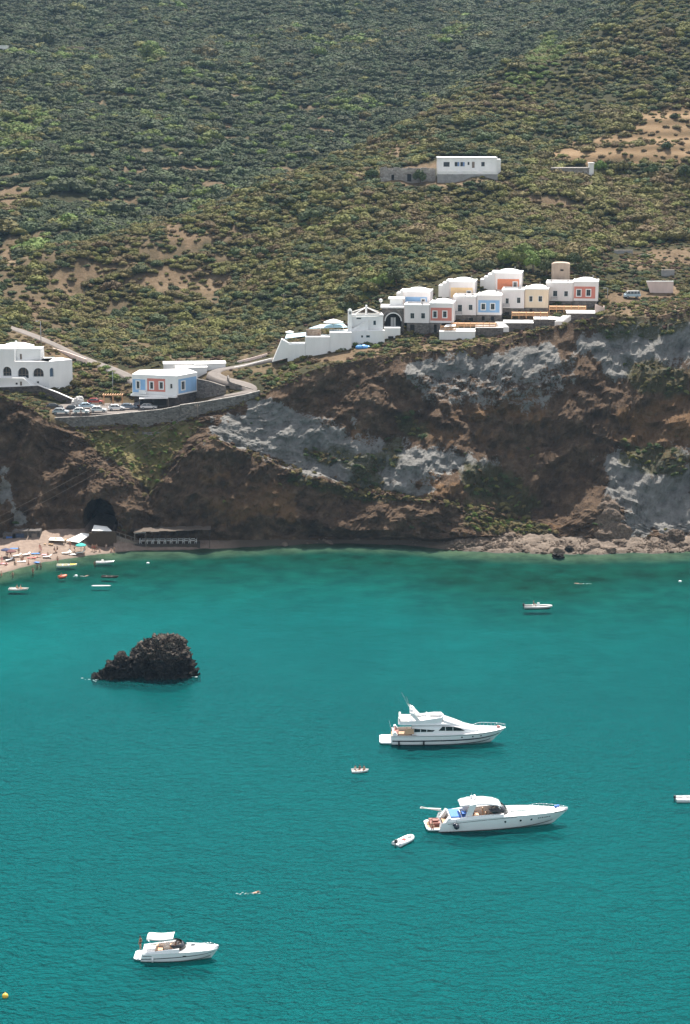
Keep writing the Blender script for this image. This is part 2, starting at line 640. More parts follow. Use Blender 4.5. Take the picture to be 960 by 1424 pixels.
# ---- beach and rocky shore (from the waterline up to the foot of the cliff)
pB2 = cliff[:, 0, :] + np.array([0, 0.8, 0.25])
pU = pS + np.stack([0 * US, -3.5 + 0 * US, -0.75 + 0 * US], -1)
beach = np.concatenate([strip(pU, pS, 4), strip(pS, pB2, 22, True)], 1)
bu, bv = proj(beach[..., 0], beach[..., 1], beach[..., 2])
rocky = np.clip((bu - 560) / 60, 0, 1) + np.clip((-60 - bu) / 60, 0, 1)
bj = np.arange(beach.shape[1])[None, :] + 0 * bu
bf = np.clip((bj - 3) / 3, 0, 1)
beach[..., 2] += bf * (fbm(beach[..., 0] * .5, beach[..., 1] * .5, 0, 4, 51) * (0.10 + 0.42 * rocky) + 0.12 * rocky)


def beach_mat():
    k = NT('beach_sand')
    co = k.coords('Object')
    n = k.noise(co, 0.9, 6, 0.65)
    n3 = k.noise(co, 4.0, 5, 0.7)
    sand = k.ramp(k.mix(0.5, n, n3), [(0.3, (0.12, 0.080, 0.060)), (0.5, (0.205, 0.145, 0.110)), (0.7, (0.30, 0.23, 0.18))])
    rk = k.ramp(k.mix(0.6, n, n3), [(0.36, (0.038, 0.027, 0.019)), (0.49, (0.112, 0.080, 0.057)), (0.66, (0.22, 0.168, 0.125))])
    c = k.mix(k.attr('rocky'), sand, rk)
    c = k.mix(k.attr('wet'), c, (0.060, 0.044, 0.029))  # wet sand at the waterline, plus the painted cliff shade
    k.l(c, k.b.inputs['Base Color'])
    k.b.inputs['Roughness'].default_value = 0.9
    k.bump(k.mix(0.5, n, n3), 0.6, 0.25)
    return k.mat


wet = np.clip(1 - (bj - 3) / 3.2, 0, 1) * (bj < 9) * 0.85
wet = np.maximum(wet, np.clip((bu - 285) / 50, 0, 1) * np.clip((628 - bu) / 25, 0, 1) * .96)  # strip along the cliff foot: cliff shade painted in as dark brown
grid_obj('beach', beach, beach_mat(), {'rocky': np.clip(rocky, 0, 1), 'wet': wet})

# ---- the top land: plateau, near spur, valley and far slope, a smooth surface through surveyed points
UVY = [
    # behind and around the white arched house, garden slope, lane
    (-60, 505, 502), (0, 541, 500), (50, 540, 502), (-80, 470, 530), (0, 470, 530), (60, 485, 525), (110, 540, 506), (150, 515, 516), (178, 545, 504), (120, 508, 520),
    (30, 461, 545), (100, 490, 530), (150, 508, 520), (185, 526, 510), (50, 440, 570), (200, 480, 545), (300, 500, 521), (250, 505, 519), (330, 480, 540), (400, 450, 550),
    (200, 430, 582), (300, 400, 594), (420, 380, 582), (480, 420, 550), (100, 400, 596), (0, 400, 592), (-150, 430, 585), (-300, 440, 580),
    # hairpin and lane to the terrace
    (358, 543, 487), (330, 548, 486), (330, 533, 494), (300, 526, 499), (288, 521, 503), (320, 511, 508), (385, 499, 508), (360, 520, 500), (420, 508, 500),
    # terrace complex and hotel
    (430, 490, 508), (500, 482, 507), (545, 478, 509), (470, 450, 530), (590, 465, 515), (560, 470, 510), (640, 452, 519), (680, 447, 522), (740, 436, 525), (785, 429, 528), (830, 428, 529),
    (640, 475, 506), (700, 468.5, 509), (760, 457, 510.5), (825, 449, 512), (600, 385, 548), (680, 378, 550), (760, 372, 552), (540, 405, 545),
    (878, 414, 533), (840, 415, 532), (920, 415, 535), (960, 405, 540), (860, 426, 515), (940, 424, 517), (860, 372, 562), (900, 376, 560), (880, 350, 588), (950, 350, 588), (960, 375, 565), (1100, 380, 560), (1100, 330, 600), (1500, 330, 610),
    # near spur
    (500, 340, 590), (600, 330, 588), (700, 330, 588), (800, 330, 592), (900, 320, 605), (500, 290, 622), (600, 275, 626), (700, 270, 630), (800, 270, 632), (900, 265, 638), (980, 260, 640),
    (530, 252, 640), (570, 252, 641), (610, 247, 641), (660, 246, 641), (695, 246, 643), (610, 234, 656), (660, 232, 658), (770, 236, 652), (820, 236, 652), (960, 225, 655), (1100, 220, 660),
    (560, 212, 682), (660, 205, 690), (760, 200, 690), (860, 190, 690), (960, 160, 705), (680, 140, 748), (780, 120, 756), (880, 90, 765), (960, 60, 785), (1080, 40, 790), (1300, 40, 800), (760, 80, 800), (860, 40, 812), (960, 0, 840), (1080, -40, 870), (1400, -60, 900),
    # crest of the spur
    (900, 0, 860), (700, 85, 792), (560, 180, 722), (480, 216, 690), (420, 238, 668), (360, 262, 654), (300, 290, 640), (200, 324, 622), (100, 364, 606), (1000, -55, 905), (1300, -130, 960),
    (400, 300, 630), (300, 340, 616), (200, 370, 604),
    # far slope
    (0, 372, 640), (0, 340, 664), (60, 345, 660), (120, 320, 690), (0, 300, 700), (200, 292, 730), (300, 255, 778), (120, 260, 745), (0, 250, 740), (0, 200, 800), (240, 200, 830), (420, 200, 846), (380, 160, 890), (560, 140, 905), (500, 100, 960), (240, 110, 950), (0, 110, 930), (700, 50, 1030),
    (0, 50, 1040), (240, 50, 1060), (480, 40, 1080), (820, 0, 1150), (0, 0, 1130), (240, 0, 1150), (480, 0, 1160), (900, -40, 1230), (-200, 0, 1130), (-200, 200, 810), (-200, 340, 680), (-400, 300, 700), (-400, 100, 930), (0, -60, 1260), (480, -60, 1290), (960, -90, 1350), (1400, -120, 1400), (-400, -60, 1260), (-800, 200, 800), (-800, 0, 1130),
    (0, -110, 1420), (480, -110, 1450), (960, -130, 1500),
]
XYZ = [tuple(P(u, v, y)) for u, v, y in UVY]
CARPARK_Z = 27.8
for u, y in ((92, 483), (150, 484.5), (200, 485), (245, 485), (110, 492), (160, 492), (210, 494), (260, 492), (95, 498), (150, 498), (130, 498.5), (185, 499), (240, 497), (275, 494)):
    p = P(u, 570, y)
    XYZ.append((p.x, y, CARPARK_Z))
# valley floor hidden behind the crest
for (u, v, y, dz) in ((700, 80, 880, -8), (560, 175, 800, -7), (480, 212, 765, -6), (420, 234, 740, -6), (360, 258, 710, -5), (300, 284, 695, -5), (200, 316, 665, -3), (860, 0, 960, -8)):
    p = P(u, v, y)
    XYZ.append((p.x, p.y, p.z + dz))
for i in range(0, NU, 14):
    u = US[i]
    if u < 70 or u > 375:
        XYZ.append(tuple(rim[i]))
A = np.array(XYZ)
SC = 150.0
px, py = A[:, 0] / SC, A[:, 1] / SC


def tps_k(r2):
    return np.where(r2 > 1e-12, 0.5 * r2 * np.log(np.maximum(r2, 1e-12)), 0.0)


npt = len(A)
K = tps_k((px[:, None] - px[None, :]) ** 2 + (py[:, None] - py[None, :]) ** 2) + np.eye(npt) * 2e-4
Pm = np.stack([np.ones(npt), px, py], 1)
L = np.block([[K, Pm], [Pm.T, np.zeros((3, 3))]])
sol = np.linalg.solve(L, np.concatenate([A[:, 2], np.zeros(3)]))
W_, C_ = sol[:npt], sol[npt:]


def tps(x, y):
    x, y = np.asarray(x, float), np.asarray(y, float)
    sh = x.shape
    xs, ys = x.reshape(-1) / SC, y.reshape(-1) / SC
    out = np.empty(xs.shape)
    for a in range(0, len(xs), 20000):
        r2 = (xs[a:a + 20000, None] - px[None, :]) ** 2 + (ys[a:a + 20000, None] - py[None, :]) ** 2
        out[a:a + 20000] = tps_k(r2) @ W_ + C_[0] + C_[1] * xs[a:a + 20000] + C_[2] * ys[a:a + 20000]
    return out.reshape(sh)


NR = 230
USH = US[::2] if True else US
rimh = rim[::2]
t = (np.arange(NR) / (NR - 1)) ** 1.75
slope_x = rimh[:, 0] / rimh[:, 1]
HY = rimh[:, 1][:, None] + t[None, :] * (1520.0 - rimh[:, 1][:, None])
HX = slope_x[:, None] * HY
HZ = tps(HX, HY)
corr = rimh[:, 2] - HZ[:, 0]
wcar = np.clip(1 - np.maximum(np.maximum(70 - USH, USH - 375), 0) / 8, 0, 1)
dec = 1.2 * wcar + 6.0 * (1 - wcar)
dd = HY - rimh[:, 1][:, None]
HZ = HZ + corr[:, None] * np.exp(-dd / dec[:, None])
rough = np.clip((HY - 545) / 30, 0.12, 1) * np.clip(dd / 3, 0, 1)
HZ = HZ + rough * (fbm(HX * 0.06, HY * 0.06, 0, 4, 71) * 1.3)
HZ = HZ + np.clip((HY - 575) / 60, 0, 1) * fbm(HX * 0.030 + 2, HY * 0.013, 0, 3, 73) * 2.6 * (1 - np.exp(-((HY - 645) / 28) ** 4) * (slope_x[:, None] > 0) * .95)
hill = np.stack([HX, HY, HZ], -1)
hill[:, 0, :] = rimh
hu, hv = proj(HX, HY, HZ)


def hill_z(x, y):
    return float(tps(np.array([x]), np.array([y]))[0])


DRY = [
    [(748, 222), (770, 205), (860, 186), (892, 160), (930, 143), (990, 136), (990, 232), (900, 226), (830, 224)],
    [(0, 258), (36, 264), (44, 290), (20, 310), (0, 305)], [(0, 345), (24, 340), (20, 375), (0, 378)],
    [(60, 385), (120, 370), (180, 345), (200, 350), (150, 385), (90, 410)],
    [(200, 352), (226, 342), (246, 346), (215, 362)],
    [(20, 425), (80, 415), (120, 400), (110, 425), (40, 450)],
    [(850, 366), (880, 352), (930, 346), (990, 342), (990, 372), (950, 376), (860, 372)],
    [(838, 412), (880, 404), (930, 396), (990, 405), (990, 440), (850, 440), (830, 430)],
    [(382, 280), (405, 262), (412, 240), (402, 245), (390, 268), (360, 290)],
    [(220, 300), (262, 310), (300, 325), (330, 318), (320, 335), (270, 342), (230, 330)],
    [(525, 250), (700, 246), (720, 256), (640, 260), (530, 258)],
    [(60, 490), (110, 495), (160, 510), (175, 525), (120, 520), (90, 505)],
    [(435, 505), (455, 490), (510, 484), (600, 474), (610, 482), (560, 492), (470, 506)],
    [(150, 385), (220, 372), (290, 370), (330, 380), (300, 410), (200, 400)],
    [(540, 200), (580, 188), (600, 200), (570, 212), (530, 215)],
    [(470, 244), (500, 235), (600, 225), (610, 232), (530, 240), (500, 256)],
    [(560, 493), (640, 478), (740, 452), (832, 434), (840, 446), (740, 466), (640, 490)],
    [(690, 262), (760, 268), (830, 290), (800, 296), (720, 276)],
]
m_dry = masks(DRY, hu, hv, 12, 110)
band_h = np.sin(HZ * 1.25 + fbm(HX * .012, HY * .012, 0, 2, 221) * 1.6)
ter_h = (hu < 520) & (hv > 110) & (hv < 340) & (HY > np.interp(hu, [0, 100, 200, 300, 420, 560], [615, 628, 645, 662, 695, 750]))
m_dry = np.maximum(m_dry, np.where(ter_h & (band_h > 0.62) & (fbm(HX * .035, HY * .02, 0, 3, 227) > -.30), 0.85, 0))
sl_h = (hu < 345) & (hv > 325) & (hv < 500) & (fbm(HX * .075, HY * .075, 0, 3, 211) + .4 * fbm(HX * .02, HY * .02, 0, 4, 201) < -.06)
m_dry = np.maximum(m_dry, np.where(sl_h, 0.6, 0))
strip_h = (HY - rimh[:, 1][:, None] < 34) & (hv > 425)
m_dry = np.maximum(m_dry, np.where(strip_h, np.clip(.35 + .6 * fbm(HX * .1, HY * .1, 0, 3, 237), 0, .75), 0))
m_far = np.clip((HY - 640 - 0.0 * HX) / 200, 0, 1)


def hill_mat():
    k = NT('dry_hillside')
    co = k.coords('Object')
    n1 = k.noise(co, 0.06, 6, 0.6)
    n2 = k.noise(co, 0.6, 6, 0.7)
    dry = k.ramp(k.mix(0.5, n1, n2), [(0.33, (0.080, 0.056, 0.032)), (0.5, (0.135, 0.093, 0.056)), (0.67, (0.215, 0.160, 0.102))])
    gr = k.ramp(k.mix(0.6, n1, n2), [(0.34, (0.020, 0.021, 0.009)), (0.54, (0.038, 0.036, 0.016)), (0.72, (0.078, 0.064, 0.031))])  # near-black under scrub: shade between the bushes is put into this colour
    sz = k.n('ShaderNodeSeparateXYZ')
    k.l(co, sz.inputs[0])
    bands = k.math('SINE', k.math('ADD', k.math('MULTIPLY', sz.outputs[2], 1.6), k.math('MULTIPLY', n1, 5.0)))
    fld = k.ramp(k.mix(0.45, k.math('ADD', k.math('MULTIPLY', bands, .5), .5), n2), [(0.25, (0.105, 0.070, 0.036)), (0.5, (0.155, 0.100, 0.054)), (0.8, (0.205, 0.140, 0.080))])
    dry = k.mix(k.attr('field'), dry, fld)
    c = k.mix(k.attr('dry'), gr, dry)
    k.l(c, k.b.inputs['Base Color'])
    k.b.inputs['Roughness'].default_value = 1.0
    k.b.inputs['Specular IOR Level'].default_value = 0.1
    k.bump(n2, 0.8, 0.6)
    return k.mat


grid_obj('hills', hill, hill_mat(), {'dry': m_dry, 'field': masks([DRY[0]], hu, hv, 12, 110)})
HILLTREE = LAND[-1]


def land_z(x, y):
    """height of the top land"""
    h = HILLTREE.ray_cast(Vector((x, y, 500)), Vector((0, 0, -1)))
    return h[0].z if h[0] is not None else hill_z(x, y)


# ---- sea bed and sea
SY = np.interp(US, US, pS[:, 1])
NB = 120
tb = (np.arange(NB) / (NB - 1)) ** 1.8
sbY = (SY + 1.5)[:, None] + tb[None, :] * (-260.0 - (SY + 1.5)[:, None])
sbX = (pS[:, 0] / pS[:, 1])[:, None] * np.maximum(sbY, 60) * 1.0 + np.sign(US - 480)[:, None] * 0
sbd = (SY[:, None] - sbY)
sbZ = -0.02 - 0.95 * (1 - np.exp(-np.maximum(sbd, 0) / 45.0)) + np.where(sbd < 0, 0.0, 0)
sbZ = sbZ - 0.35 * np.clip(sbd / 6, 0, 1) + fbm(sbX * .09, sbY * .09, 0, 4, 131) * 0.12 * np.clip(sbd / 20, 0, 1)
seabed = np.stack([sbX, sbY, sbZ], -1)
su, sv = proj(sbX, np.maximum(sbY, 60), sbZ)
weed_d = 62 + 30 * np.clip((US - 500) / 300, 0, 1)[:, None] - 20 * np.clip((200 - US) / 200, 0, 1)[:, None]
weed = np.clip(1.15 - np.maximum(sbd - 4, 0) / weed_d + 0.16 * fbm(sbX * .03, sbY * .05, 0, 4, 141), 0, 1)
shal = np.clip(1 - sbd / 9.0, 0, 1)


def seabed_mat():
    k = NT('sea_bed')
    co = k.coords('Object')
    n1 = k.noise(co, 0.022, 5, 0.6)
    n2 = k.noise(co, 0.16, 6, 0.65)
    deep = k.ramp(k.mix(0.45, n1, n2), [(0.30, (0.0008, 0.090, 0.092)), (0.5, (0.0012, 0.116, 0.118)), (0.70, (0.0025, 0.156, 0.154))])
    weedc = k.ramp(n2, [(0.34, (0.002, 0.020, 0.013)), (0.50, (0.003, 0.040, 0.027)), (0.68, (0.004, 0.060, 0.043))])
    shc = k.ramp(n2, [(0.36, (0.050, 0.060, 0.034)), (0.6, (0.13, 0.13, 0.075))])
    c = k.mix(k.attr('weed'), deep, weedc)
    c = k.mix(k.attr('shallow'), c, shc)
    k.l(c, k.b.inputs['Base Color'])
    k.b.inputs['Roughness'].default_value = 1.0
    k.b.inputs['Specular IOR Level'].default_value = 0.0
    return k.mat


LANDSAVE = list(LAND)
grid_obj('sea_bed', seabed, seabed_mat(), {'weed': weed, 'shallow': shal})
LAND[:] = LANDSAVE


def sea_mat():
    k = NT('sea_water')
    k.t.nodes.remove(k.b)
    co = k.coords('Object', (0.75, 1.0, 1.0))
    w1 = k.noise(co, 0.85, 3, 0.55)
    w2 = k.noise(co, 0.30, 2, 0.5)
    w3 = k.noise(k.coords('Object', (0.7, 1.0, 1.0)), 2.6, 2, 0.5)
    h = k.math('ADD', k.math('ADD', k.math('MULTIPLY', w1, 0.75), k.math('MULTIPLY', w2, 0.55)), k.math('MULTIPLY', w3, 0.26))
    b = k.n('ShaderNodeBump')
    b.inputs['Strength'].default_value = 1.0
    b.inputs['Distance'].default_value = 5.5
    k.l(h, b.inputs['Height'])
    gl = k.n('ShaderNodeBsdfGlossy')
    gl.inputs['Roughness'].default_value = 0.20
    gl.inputs['Color'].default_value = (0.09, 0.30, 0.32, 1)
    tr = k.n('ShaderNodeBsdfTransparent')
    tr.inputs['Color'].default_value = (0.80, 0.95, 0.94, 1)
    fr = k.n('ShaderNodeFresnel')
    fr.inputs['IOR'].default_value = 1.26
    b2 = k.n('ShaderNodeBump')
    b2.inputs['Strength'].default_value = 1.0
    b2.inputs['Distance'].default_value = 0.19
    k.l(h, b2.inputs['Height'])
    k.l(b2.outputs[0], gl.inputs['Normal'])
    k.l(b2.outputs[0], fr.inputs['Normal'])
    mx = k.n('ShaderNodeMixShader')
    k.l(fr.outputs[0], mx.inputs[0])
    # suspended matter near the surface scatters part of the light back
    df = k.n('ShaderNodeBsdfDiffuse')
    df.inputs['Color'].default_value = (0.0008, 0.116, 0.120, 1)
    k.l(b.outputs[0], df.inputs['Normal'])
    m2 = k.n('ShaderNodeMixShader')
    k.l(k.math('MULTIPLY', k.attr('turbid'), 0.62), m2.inputs[0])
    k.l(tr.outputs[0], m2.inputs[1])
    k.l(df.outputs[0], m2.inputs[2])
    k.l(m2.outputs[0], mx.inputs[1])
    k.l(gl.outputs[0], mx.inputs[2])
    k.l(mx.outputs[0], k.out.inputs['Surface'])
    return k.mat


# the surface: clear over the near-shore shallows, cloudier further out
gx, gy = np.meshgrid(np.arange(-900, 901, 12.0), np.concatenate([np.arange(-300, 330, 15.0), np.arange(330, 480, 3.0)]), indexing='ij')
shore_y = np.interp(gx / np.maximum(gy, 60), pS[:, 0] / pS[:, 1], pS[:, 1])
turb = np.clip((shore_y - gy - 40) / 90.0, 0, 1)
LANDSAVE = list(LAND)
grid_obj('sea', np.stack([gx, gy, 0 * gx], -1), sea_mat(), {'turbid': turb}, True)
LAND[:] = LANDSAVE

# ---- air: pale haze round everything
hz = bpy.data.materials.new('haze_air')
hz.use_nodes = True
ht = hz.node_tree
ht.nodes.remove(ht.nodes['Principled BSDF'])
pv = ht.nodes.new('ShaderNodeVolumePrincipled')
pv.inputs['Color'].default_value = (0.46, 0.72, 1.0, 1)
pv.inputs['Density'].default_value = 0.000043
pv.inputs['Anisotropy'].default_value = 0.1
ht.links.new(pv.outputs[0], ht.nodes['Material Output'].inputs['Volume'])
mb = MB()
mb.span(-1300, 1300, -320, 1560, -6.5, 330)
o = mb.build('haze', hz)
tag(o, kind='stuff')
# ---------------------------------------------------------------- vegetation
def leaf_mat(name, lo, mid, hi):
    k = NT(name)
    co = k.coords('Object')
    oi = k.n('ShaderNodeObjectInfo')
    n = k.noise(co, 3.2, 5, 0.75)
    n2 = k.noise(co, 9.0, 3, 0.7)
    c = k.ramp(k.mix(0.5, n, n2), [(0.33, lo), (0.52, mid), (0.68, hi)])
    hs = k.n('ShaderNodeHueSaturation')
    k.l(k.math('ADD', 0.475, k.math('MULTIPLY', oi.outputs['Random'], 0.05)), hs.inputs['Hue'])
    k.l(k.math('ADD', 0.74, k.math('MULTIPLY', oi.outputs['Random'], 0.52)), hs.inputs['Value'])
    k.l(c, hs.inputs['Color'])
    k.l(hs.outputs[0], k.b.inputs['Base Color'])
    k.b.inputs['Roughness'].default_value = 0.85
    k.b.inputs['Specular IOR Level'].default_value = 0.2
    k.bump(n2, 0.7, 0.25)
    return k.mat


LEAF = [
    leaf_mat('leaf_dark_green', (0.022, 0.031, 0.011), (0.060, 0.077, 0.027), (0.118, 0.138, 0.050)),
    leaf_mat('leaf_olive', (0.040, 0.038, 0.010), (0.126, 0.114, 0.031), (0.230, 0.202, 0.060)),
    leaf_mat('leaf_bronze', (0.044, 0.033, 0.012), (0.124, 0.092, 0.034), (0.205, 0.152, 0.062)),
    leaf_mat('leaf_bright', (0.046, 0.064, 0.013), (0.110, 0.145, 0.030), (0.190, 0.225, 0.052)),
    leaf_mat('leaf_dry', (0.085, 0.062, 0.026), (0.170, 0.125, 0.055), (0.260, 0.200, 0.100)),
    leaf_mat('leaf_rusty', (0.050, 0.028, 0.016), (0.110, 0.062, 0.038), (0.170, 0.105, 0.065)),
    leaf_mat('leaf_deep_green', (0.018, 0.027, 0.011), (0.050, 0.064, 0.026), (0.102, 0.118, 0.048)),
]
BARK = simple_mat('bark', (0.13, 0.095, 0.07), 0.95, 0.3, 6, 0.5)
_ico = {}


def ico(sub):
    if sub not in _ico:
        bm = bmesh.new()
        bmesh.ops.create_icosphere(bm, subdivisions=sub, radius=1.0)
        bm.verts.ensure_lookup_table()
        _ico[sub] = ([v.co.copy() for v in bm.verts], [tuple(v.index for v in f.verts) for f in bm.faces])
        bm.free()
    return _ico[sub]


def crown_mb(seed, lobes=9, spread=0.62, height=0.62, lobe=(0.34, 0.52), leaves=26, z0=0.0, sub=1):
    r = random.Random(seed)
    mb = MB()
    vs, fs = ico(sub)
    for i in range(lobes):
        a = 2.4 * i + r.uniform(-.5, .5)
        d = spread * math.sqrt((i + 0.35) / lobes)
        lr = r.uniform(*lobe) * (1.12 - 0.35 * d)
        c = Vector((d * math.cos(a), d * math.sin(a), z0 + height * (1 - d * d * 1.05) * r.uniform(0.75, 1.05)))
        off = Vector((r.uniform(0, 50), r.uniform(0, 50), 0))
        ps = []
        for p in vs:
            q = p * (lr * (1 + 0.42 * mnoise.noise(p * 1.9 + off)))
            ps.append(c + Vector((q.x, q.y, q.z * 0.74)))
        mb.add(ps, fs, 0, False)
        for _ in range(leaves):      # sprigs standing out of the clump
            t = r.uniform(0, 2 * math.pi)
            zz = r.uniform(-0.15, 1)
            s = math.sqrt(max(0, 1 - zz * zz))
            n = Vector((s * math.cos(t), s * math.sin(t), zz))
            b = c + Vector((n.x * lr, n.y * lr, n.z * lr * 0.78)) * r.uniform(0.92, 1.16)
            u = n.cross(Vector((r.uniform(-1, 1), r.uniform(-1, 1), r.uniform(-1, 1)))).normalized()
            w = (n.cross(u) + n * r.uniform(-.7, .9)).normalized()
            k = r.uniform(0.06, 0.12)
            mb.add([b - u * k, b + w * k * 1.5, b + u * k, b - w * k * 0.6], [(0, 1, 2, 3)], 0)
    return mb


kinds = bpy.data.collections.new('shrub_kinds')
SHRUB_MESH = {}
for ci in range(7):
    for si in range(4):
        m = crown_mb(100 + si, lobes=(8, 10, 7, 11)[si], height=(0.5, 0.6, 0.42, 0.66)[si], spread=(0.62, 0.7, 0.75, 0.6)[si])
        SHRUB_MESH[(ci, si)] = m.mesh('shrub_%d_%d' % (ci, si), LEAF[ci])
proto_names = []
for ci in range(7):
    for si in range(4):
        o = bpy.data.objects.new('scrub_kind_%02d' % (ci * 4 + si), SHRUB_MESH[(ci, si)])
        kinds.objects.link(o)


def scatter(name, pts, scl, rot, pick, label=None):
    me = bpy.data.meshes.new(name)
    n = len(pts)
    me.vertices.add(n)
    me.vertices.foreach_set('co', np.asarray(pts, np.float32).reshape(-1))
    a = me.attributes.new('inst_scale', 'FLOAT_VECTOR', 'POINT')
    a.data.foreach_set('vector', np.asarray(scl, np.float32).reshape(-1))
    a = me.attributes.new('inst_rot', 'FLOAT_VECTOR', 'POINT')
    a.data.foreach_set('vector', np.asarray(rot, np.float32).reshape(-1))
    a = me.attributes.new('inst_pick', 'INT', 'POINT')
    a.data.foreach_set('value', np.asarray(pick, np.int32))
    me.update()
    o = bpy.data.objects.new(name, me)
    COL.objects.link(o)
    ng = bpy.data.node_groups.new(name + '_nodes', 'GeometryNodeTree')
    ng.interface.new_socket('Geometry', in_out='INPUT', socket_type='NodeSocketGeometry')
    ng.interface.new_socket('Geometry', in_out='OUTPUT', socket_type='NodeSocketGeometry')
    gi, go = ng.nodes.new('NodeGroupInput'), ng.nodes.new('NodeGroupOutput')
    ci = ng.nodes.new('GeometryNodeCollectionInfo')
    ci.inputs['Collection'].default_value = kinds
    ci.inputs['Separate Children'].default_value = True
    ci.inputs['Reset Children'].default_value = True
    ip = ng.nodes.new('GeometryNodeInstanceOnPoints')
    ip.inputs['Pick Instance'].default_value = True

    def na(nm, typ):
        d = ng.nodes.new('GeometryNodeInputNamedAttribute')
        d.data_type = typ
        d.inputs['Name'].default_value = nm
        return [q for q in d.outputs if q.enabled and q.name == 'Attribute'][0]
    ng.links.new(gi.outputs[0], ip.inputs['Points'])
    ng.links.new(ci.outputs[0], ip.inputs['Instance'])
    ng.links.new(na('inst_pick', 'INT'), ip.inputs['Instance Index'])
    ng.links.new(na('inst_scale', 'FLOAT_VECTOR'), ip.inputs['Scale'])
    ng.links.new(na('inst_rot', 'FLOAT_VECTOR'), ip.inputs['Rotation'])
    ng.links.new(ip.outputs[0], go.inputs[0])
    md = o.modifiers.new('scatter', 'NODES')
    md.node_group = ng
    o['kind'] = 'stuff'
    if label:
        o['label'] = label
    return o


# -- candidates over the hills, on a jittered grid
rs = np.random.RandomState(11)


def jgrid(x0, x1, y0, y1, g):
    xx, yy = np.meshgrid(np.arange(x0, x1, g), np.arange(y0, y1, g))
    xx = xx + rs.uniform(-.5, .5, xx.shape) * g
    yy = yy + rs.uniform(-.5, .5, yy.shape) * g
    return xx.reshape(-1), yy.reshape(-1)


xa, ya = jgrid(-190, 190, 505, 720, 1.95)
xb, yb = jgrid(-290, 290, 720, 1450, 2.8)
bx, by = np.concatenate([xa, xb]), np.concatenate([ya, yb])
bz = tps(bx, by)
bu_, bv_ = proj(bx, by, bz)
k = (bu_ > -110) & (bu_ < 1070) & (bv_ > -60)
bx, by, bz, bu_, bv_ = bx[k], by[k], bz[k], bu_[k], bv_[k]
EDGE_LINE = [(-110, 470), (0, 474), (26, 452), (60, 462), (100, 476), (185, 508), (230, 500), (320, 495), (375, 478), (420, 452), (480, 436), (530, 404), (560, 396), (620, 384), (680, 371), (740, 362), (800, 364), (830, 362), (850, 342), (900, 340), (1070, 338)]
PADS = [[(526, 257), (526, 236), (604, 218), (698, 218), (698, 248), (640, 254)], [(764, 240), (764, 230), (830, 226), (830, 240)]]
lim = np.interp(bu_, [p[0] for p in EDGE_LINE], [p[1] for p in EDGE_LINE])
ok = bv_ < lim
for p in PADS:
    ok &= ~inpoly(bu_, bv_, p)
dry = masks(DRY, bu_, bv_, 12, 110)
n_big = fbm(bx * 0.020, by * 0.020, 0, 4, 201)
n_mid = fbm(bx * 0.075, by * 0.075, 0, 3, 211)
dens = np.where(n_big + 0.55 * n_mid > -1.08, 1.0, 0.55)
far = by > np.interp(bu_, [0, 100, 200, 300, 420, 560, 700, 900, 1000], [615, 628, 645, 662, 695, 750, 820, 890, 930])
terr = far & (bu_ < 520) & (bv_ > 120) & (bv_ < 330)
band = np.sin(bz * 1.25 + fbm(bx * .012, by * .012, 0, 2, 221) * 1.6)
dens = np.where(terr & (band > 0.62) & (fbm(bx * .035, by * .02, 0, 3, 227) > -.30), dens * 0.10, dens)
terr2 = far & (bu_ < 130) & (bv_ > 240)
dens = np.where(terr2 & (band > 0.0), dens * 0.25, dens)
spurleft = (~far) & (bu_ < 330) & (bv_ > 330)
dens = np.where(spurleft & (n_mid + 0.4 * n_big < -0.02), dens * 0.50, dens)
dens = dens * (1 - 0.45 * dry)
dens = dens * (1 - .55 * masks([DRY[0]], bu_, bv_, 10, 110))
ok &= rs.rand(len(bx)) < dens
bx, by, bz, bu_, bv_, far, n_big, n_mid, dry, spurleft, terr = (q[ok] for q in (bx, by, bz, bu_, bv_, far, n_big, n_mid, dry, spurleft, terr))
N = len(bx)
rad = np.where(far, rs.uniform(1.4, 3.0, N), rs.uniform(1.0, 2.25, N)) * np.where(rs.rand(N) < .16, 1.45, 1.0) * (1 + 0.35 * np.clip(n_mid, -.6, .9))
rad = np.where(dry > 0.4, rad * rs.uniform(.35, .95, N), rad)
rad = np.where(spurleft, rad * 0.85, rad)
tall = rs.rand(N) < np.where(far, 0.03, 0.012)
rad = np.where(tall, rad * 1.45, rad)
rsc = np.stack([rad * rs.uniform(.9, 1.25, N), rad * rs.uniform(.9, 1.25, N), rad * rs.uniform(.70, 1.05, N)], -1)
rrot = np.stack([rs.uniform(-.15, .15, N), rs.uniform(-.15, .15, N), rs.uniform(0, 6.28, N)], -1)
q = rs.rand(N) + 0.30 * n_big + 0.25 * n_mid
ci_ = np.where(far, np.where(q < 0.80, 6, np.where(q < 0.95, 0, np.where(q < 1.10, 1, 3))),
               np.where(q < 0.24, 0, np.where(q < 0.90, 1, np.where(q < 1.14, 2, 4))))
BRIGHT = [[(0, 150), (70, 150), (75, 168), (40, 180), (0, 172)], [(695, 120), (760, 55), (790, 70), (735, 130)], [(600, 60), (640, 30), (650, 45), (620, 80)], [(195, 65), (225, 70), (222, 95), (195, 90)], [(700, 358), (760, 350), (790, 372), (720, 380)], [(510, 375), (540, 372), (560, 392), (520, 400)], [(20, 335), (60, 335), (60, 360), (20, 360)], [(0, 170), (60, 180), (40, 200), (0, 200)]]
br = masks(BRIGHT, bu_, bv_, 10, 231)
ci_ = np.where((br > 0.5), np.where(rs.rand(N) < 0.75, 3, 1), ci_)
ci_ = np.where((dry > 0.4), np.where(rs.rand(N) < 0.5, 4, 1), ci_)
ci_ = np.where(terr & (rs.rand(N) < 0.10), 3, ci_)
pick = ci_ * 4 + rs.randint(0, 4, N)
lift = 0.05 * rad
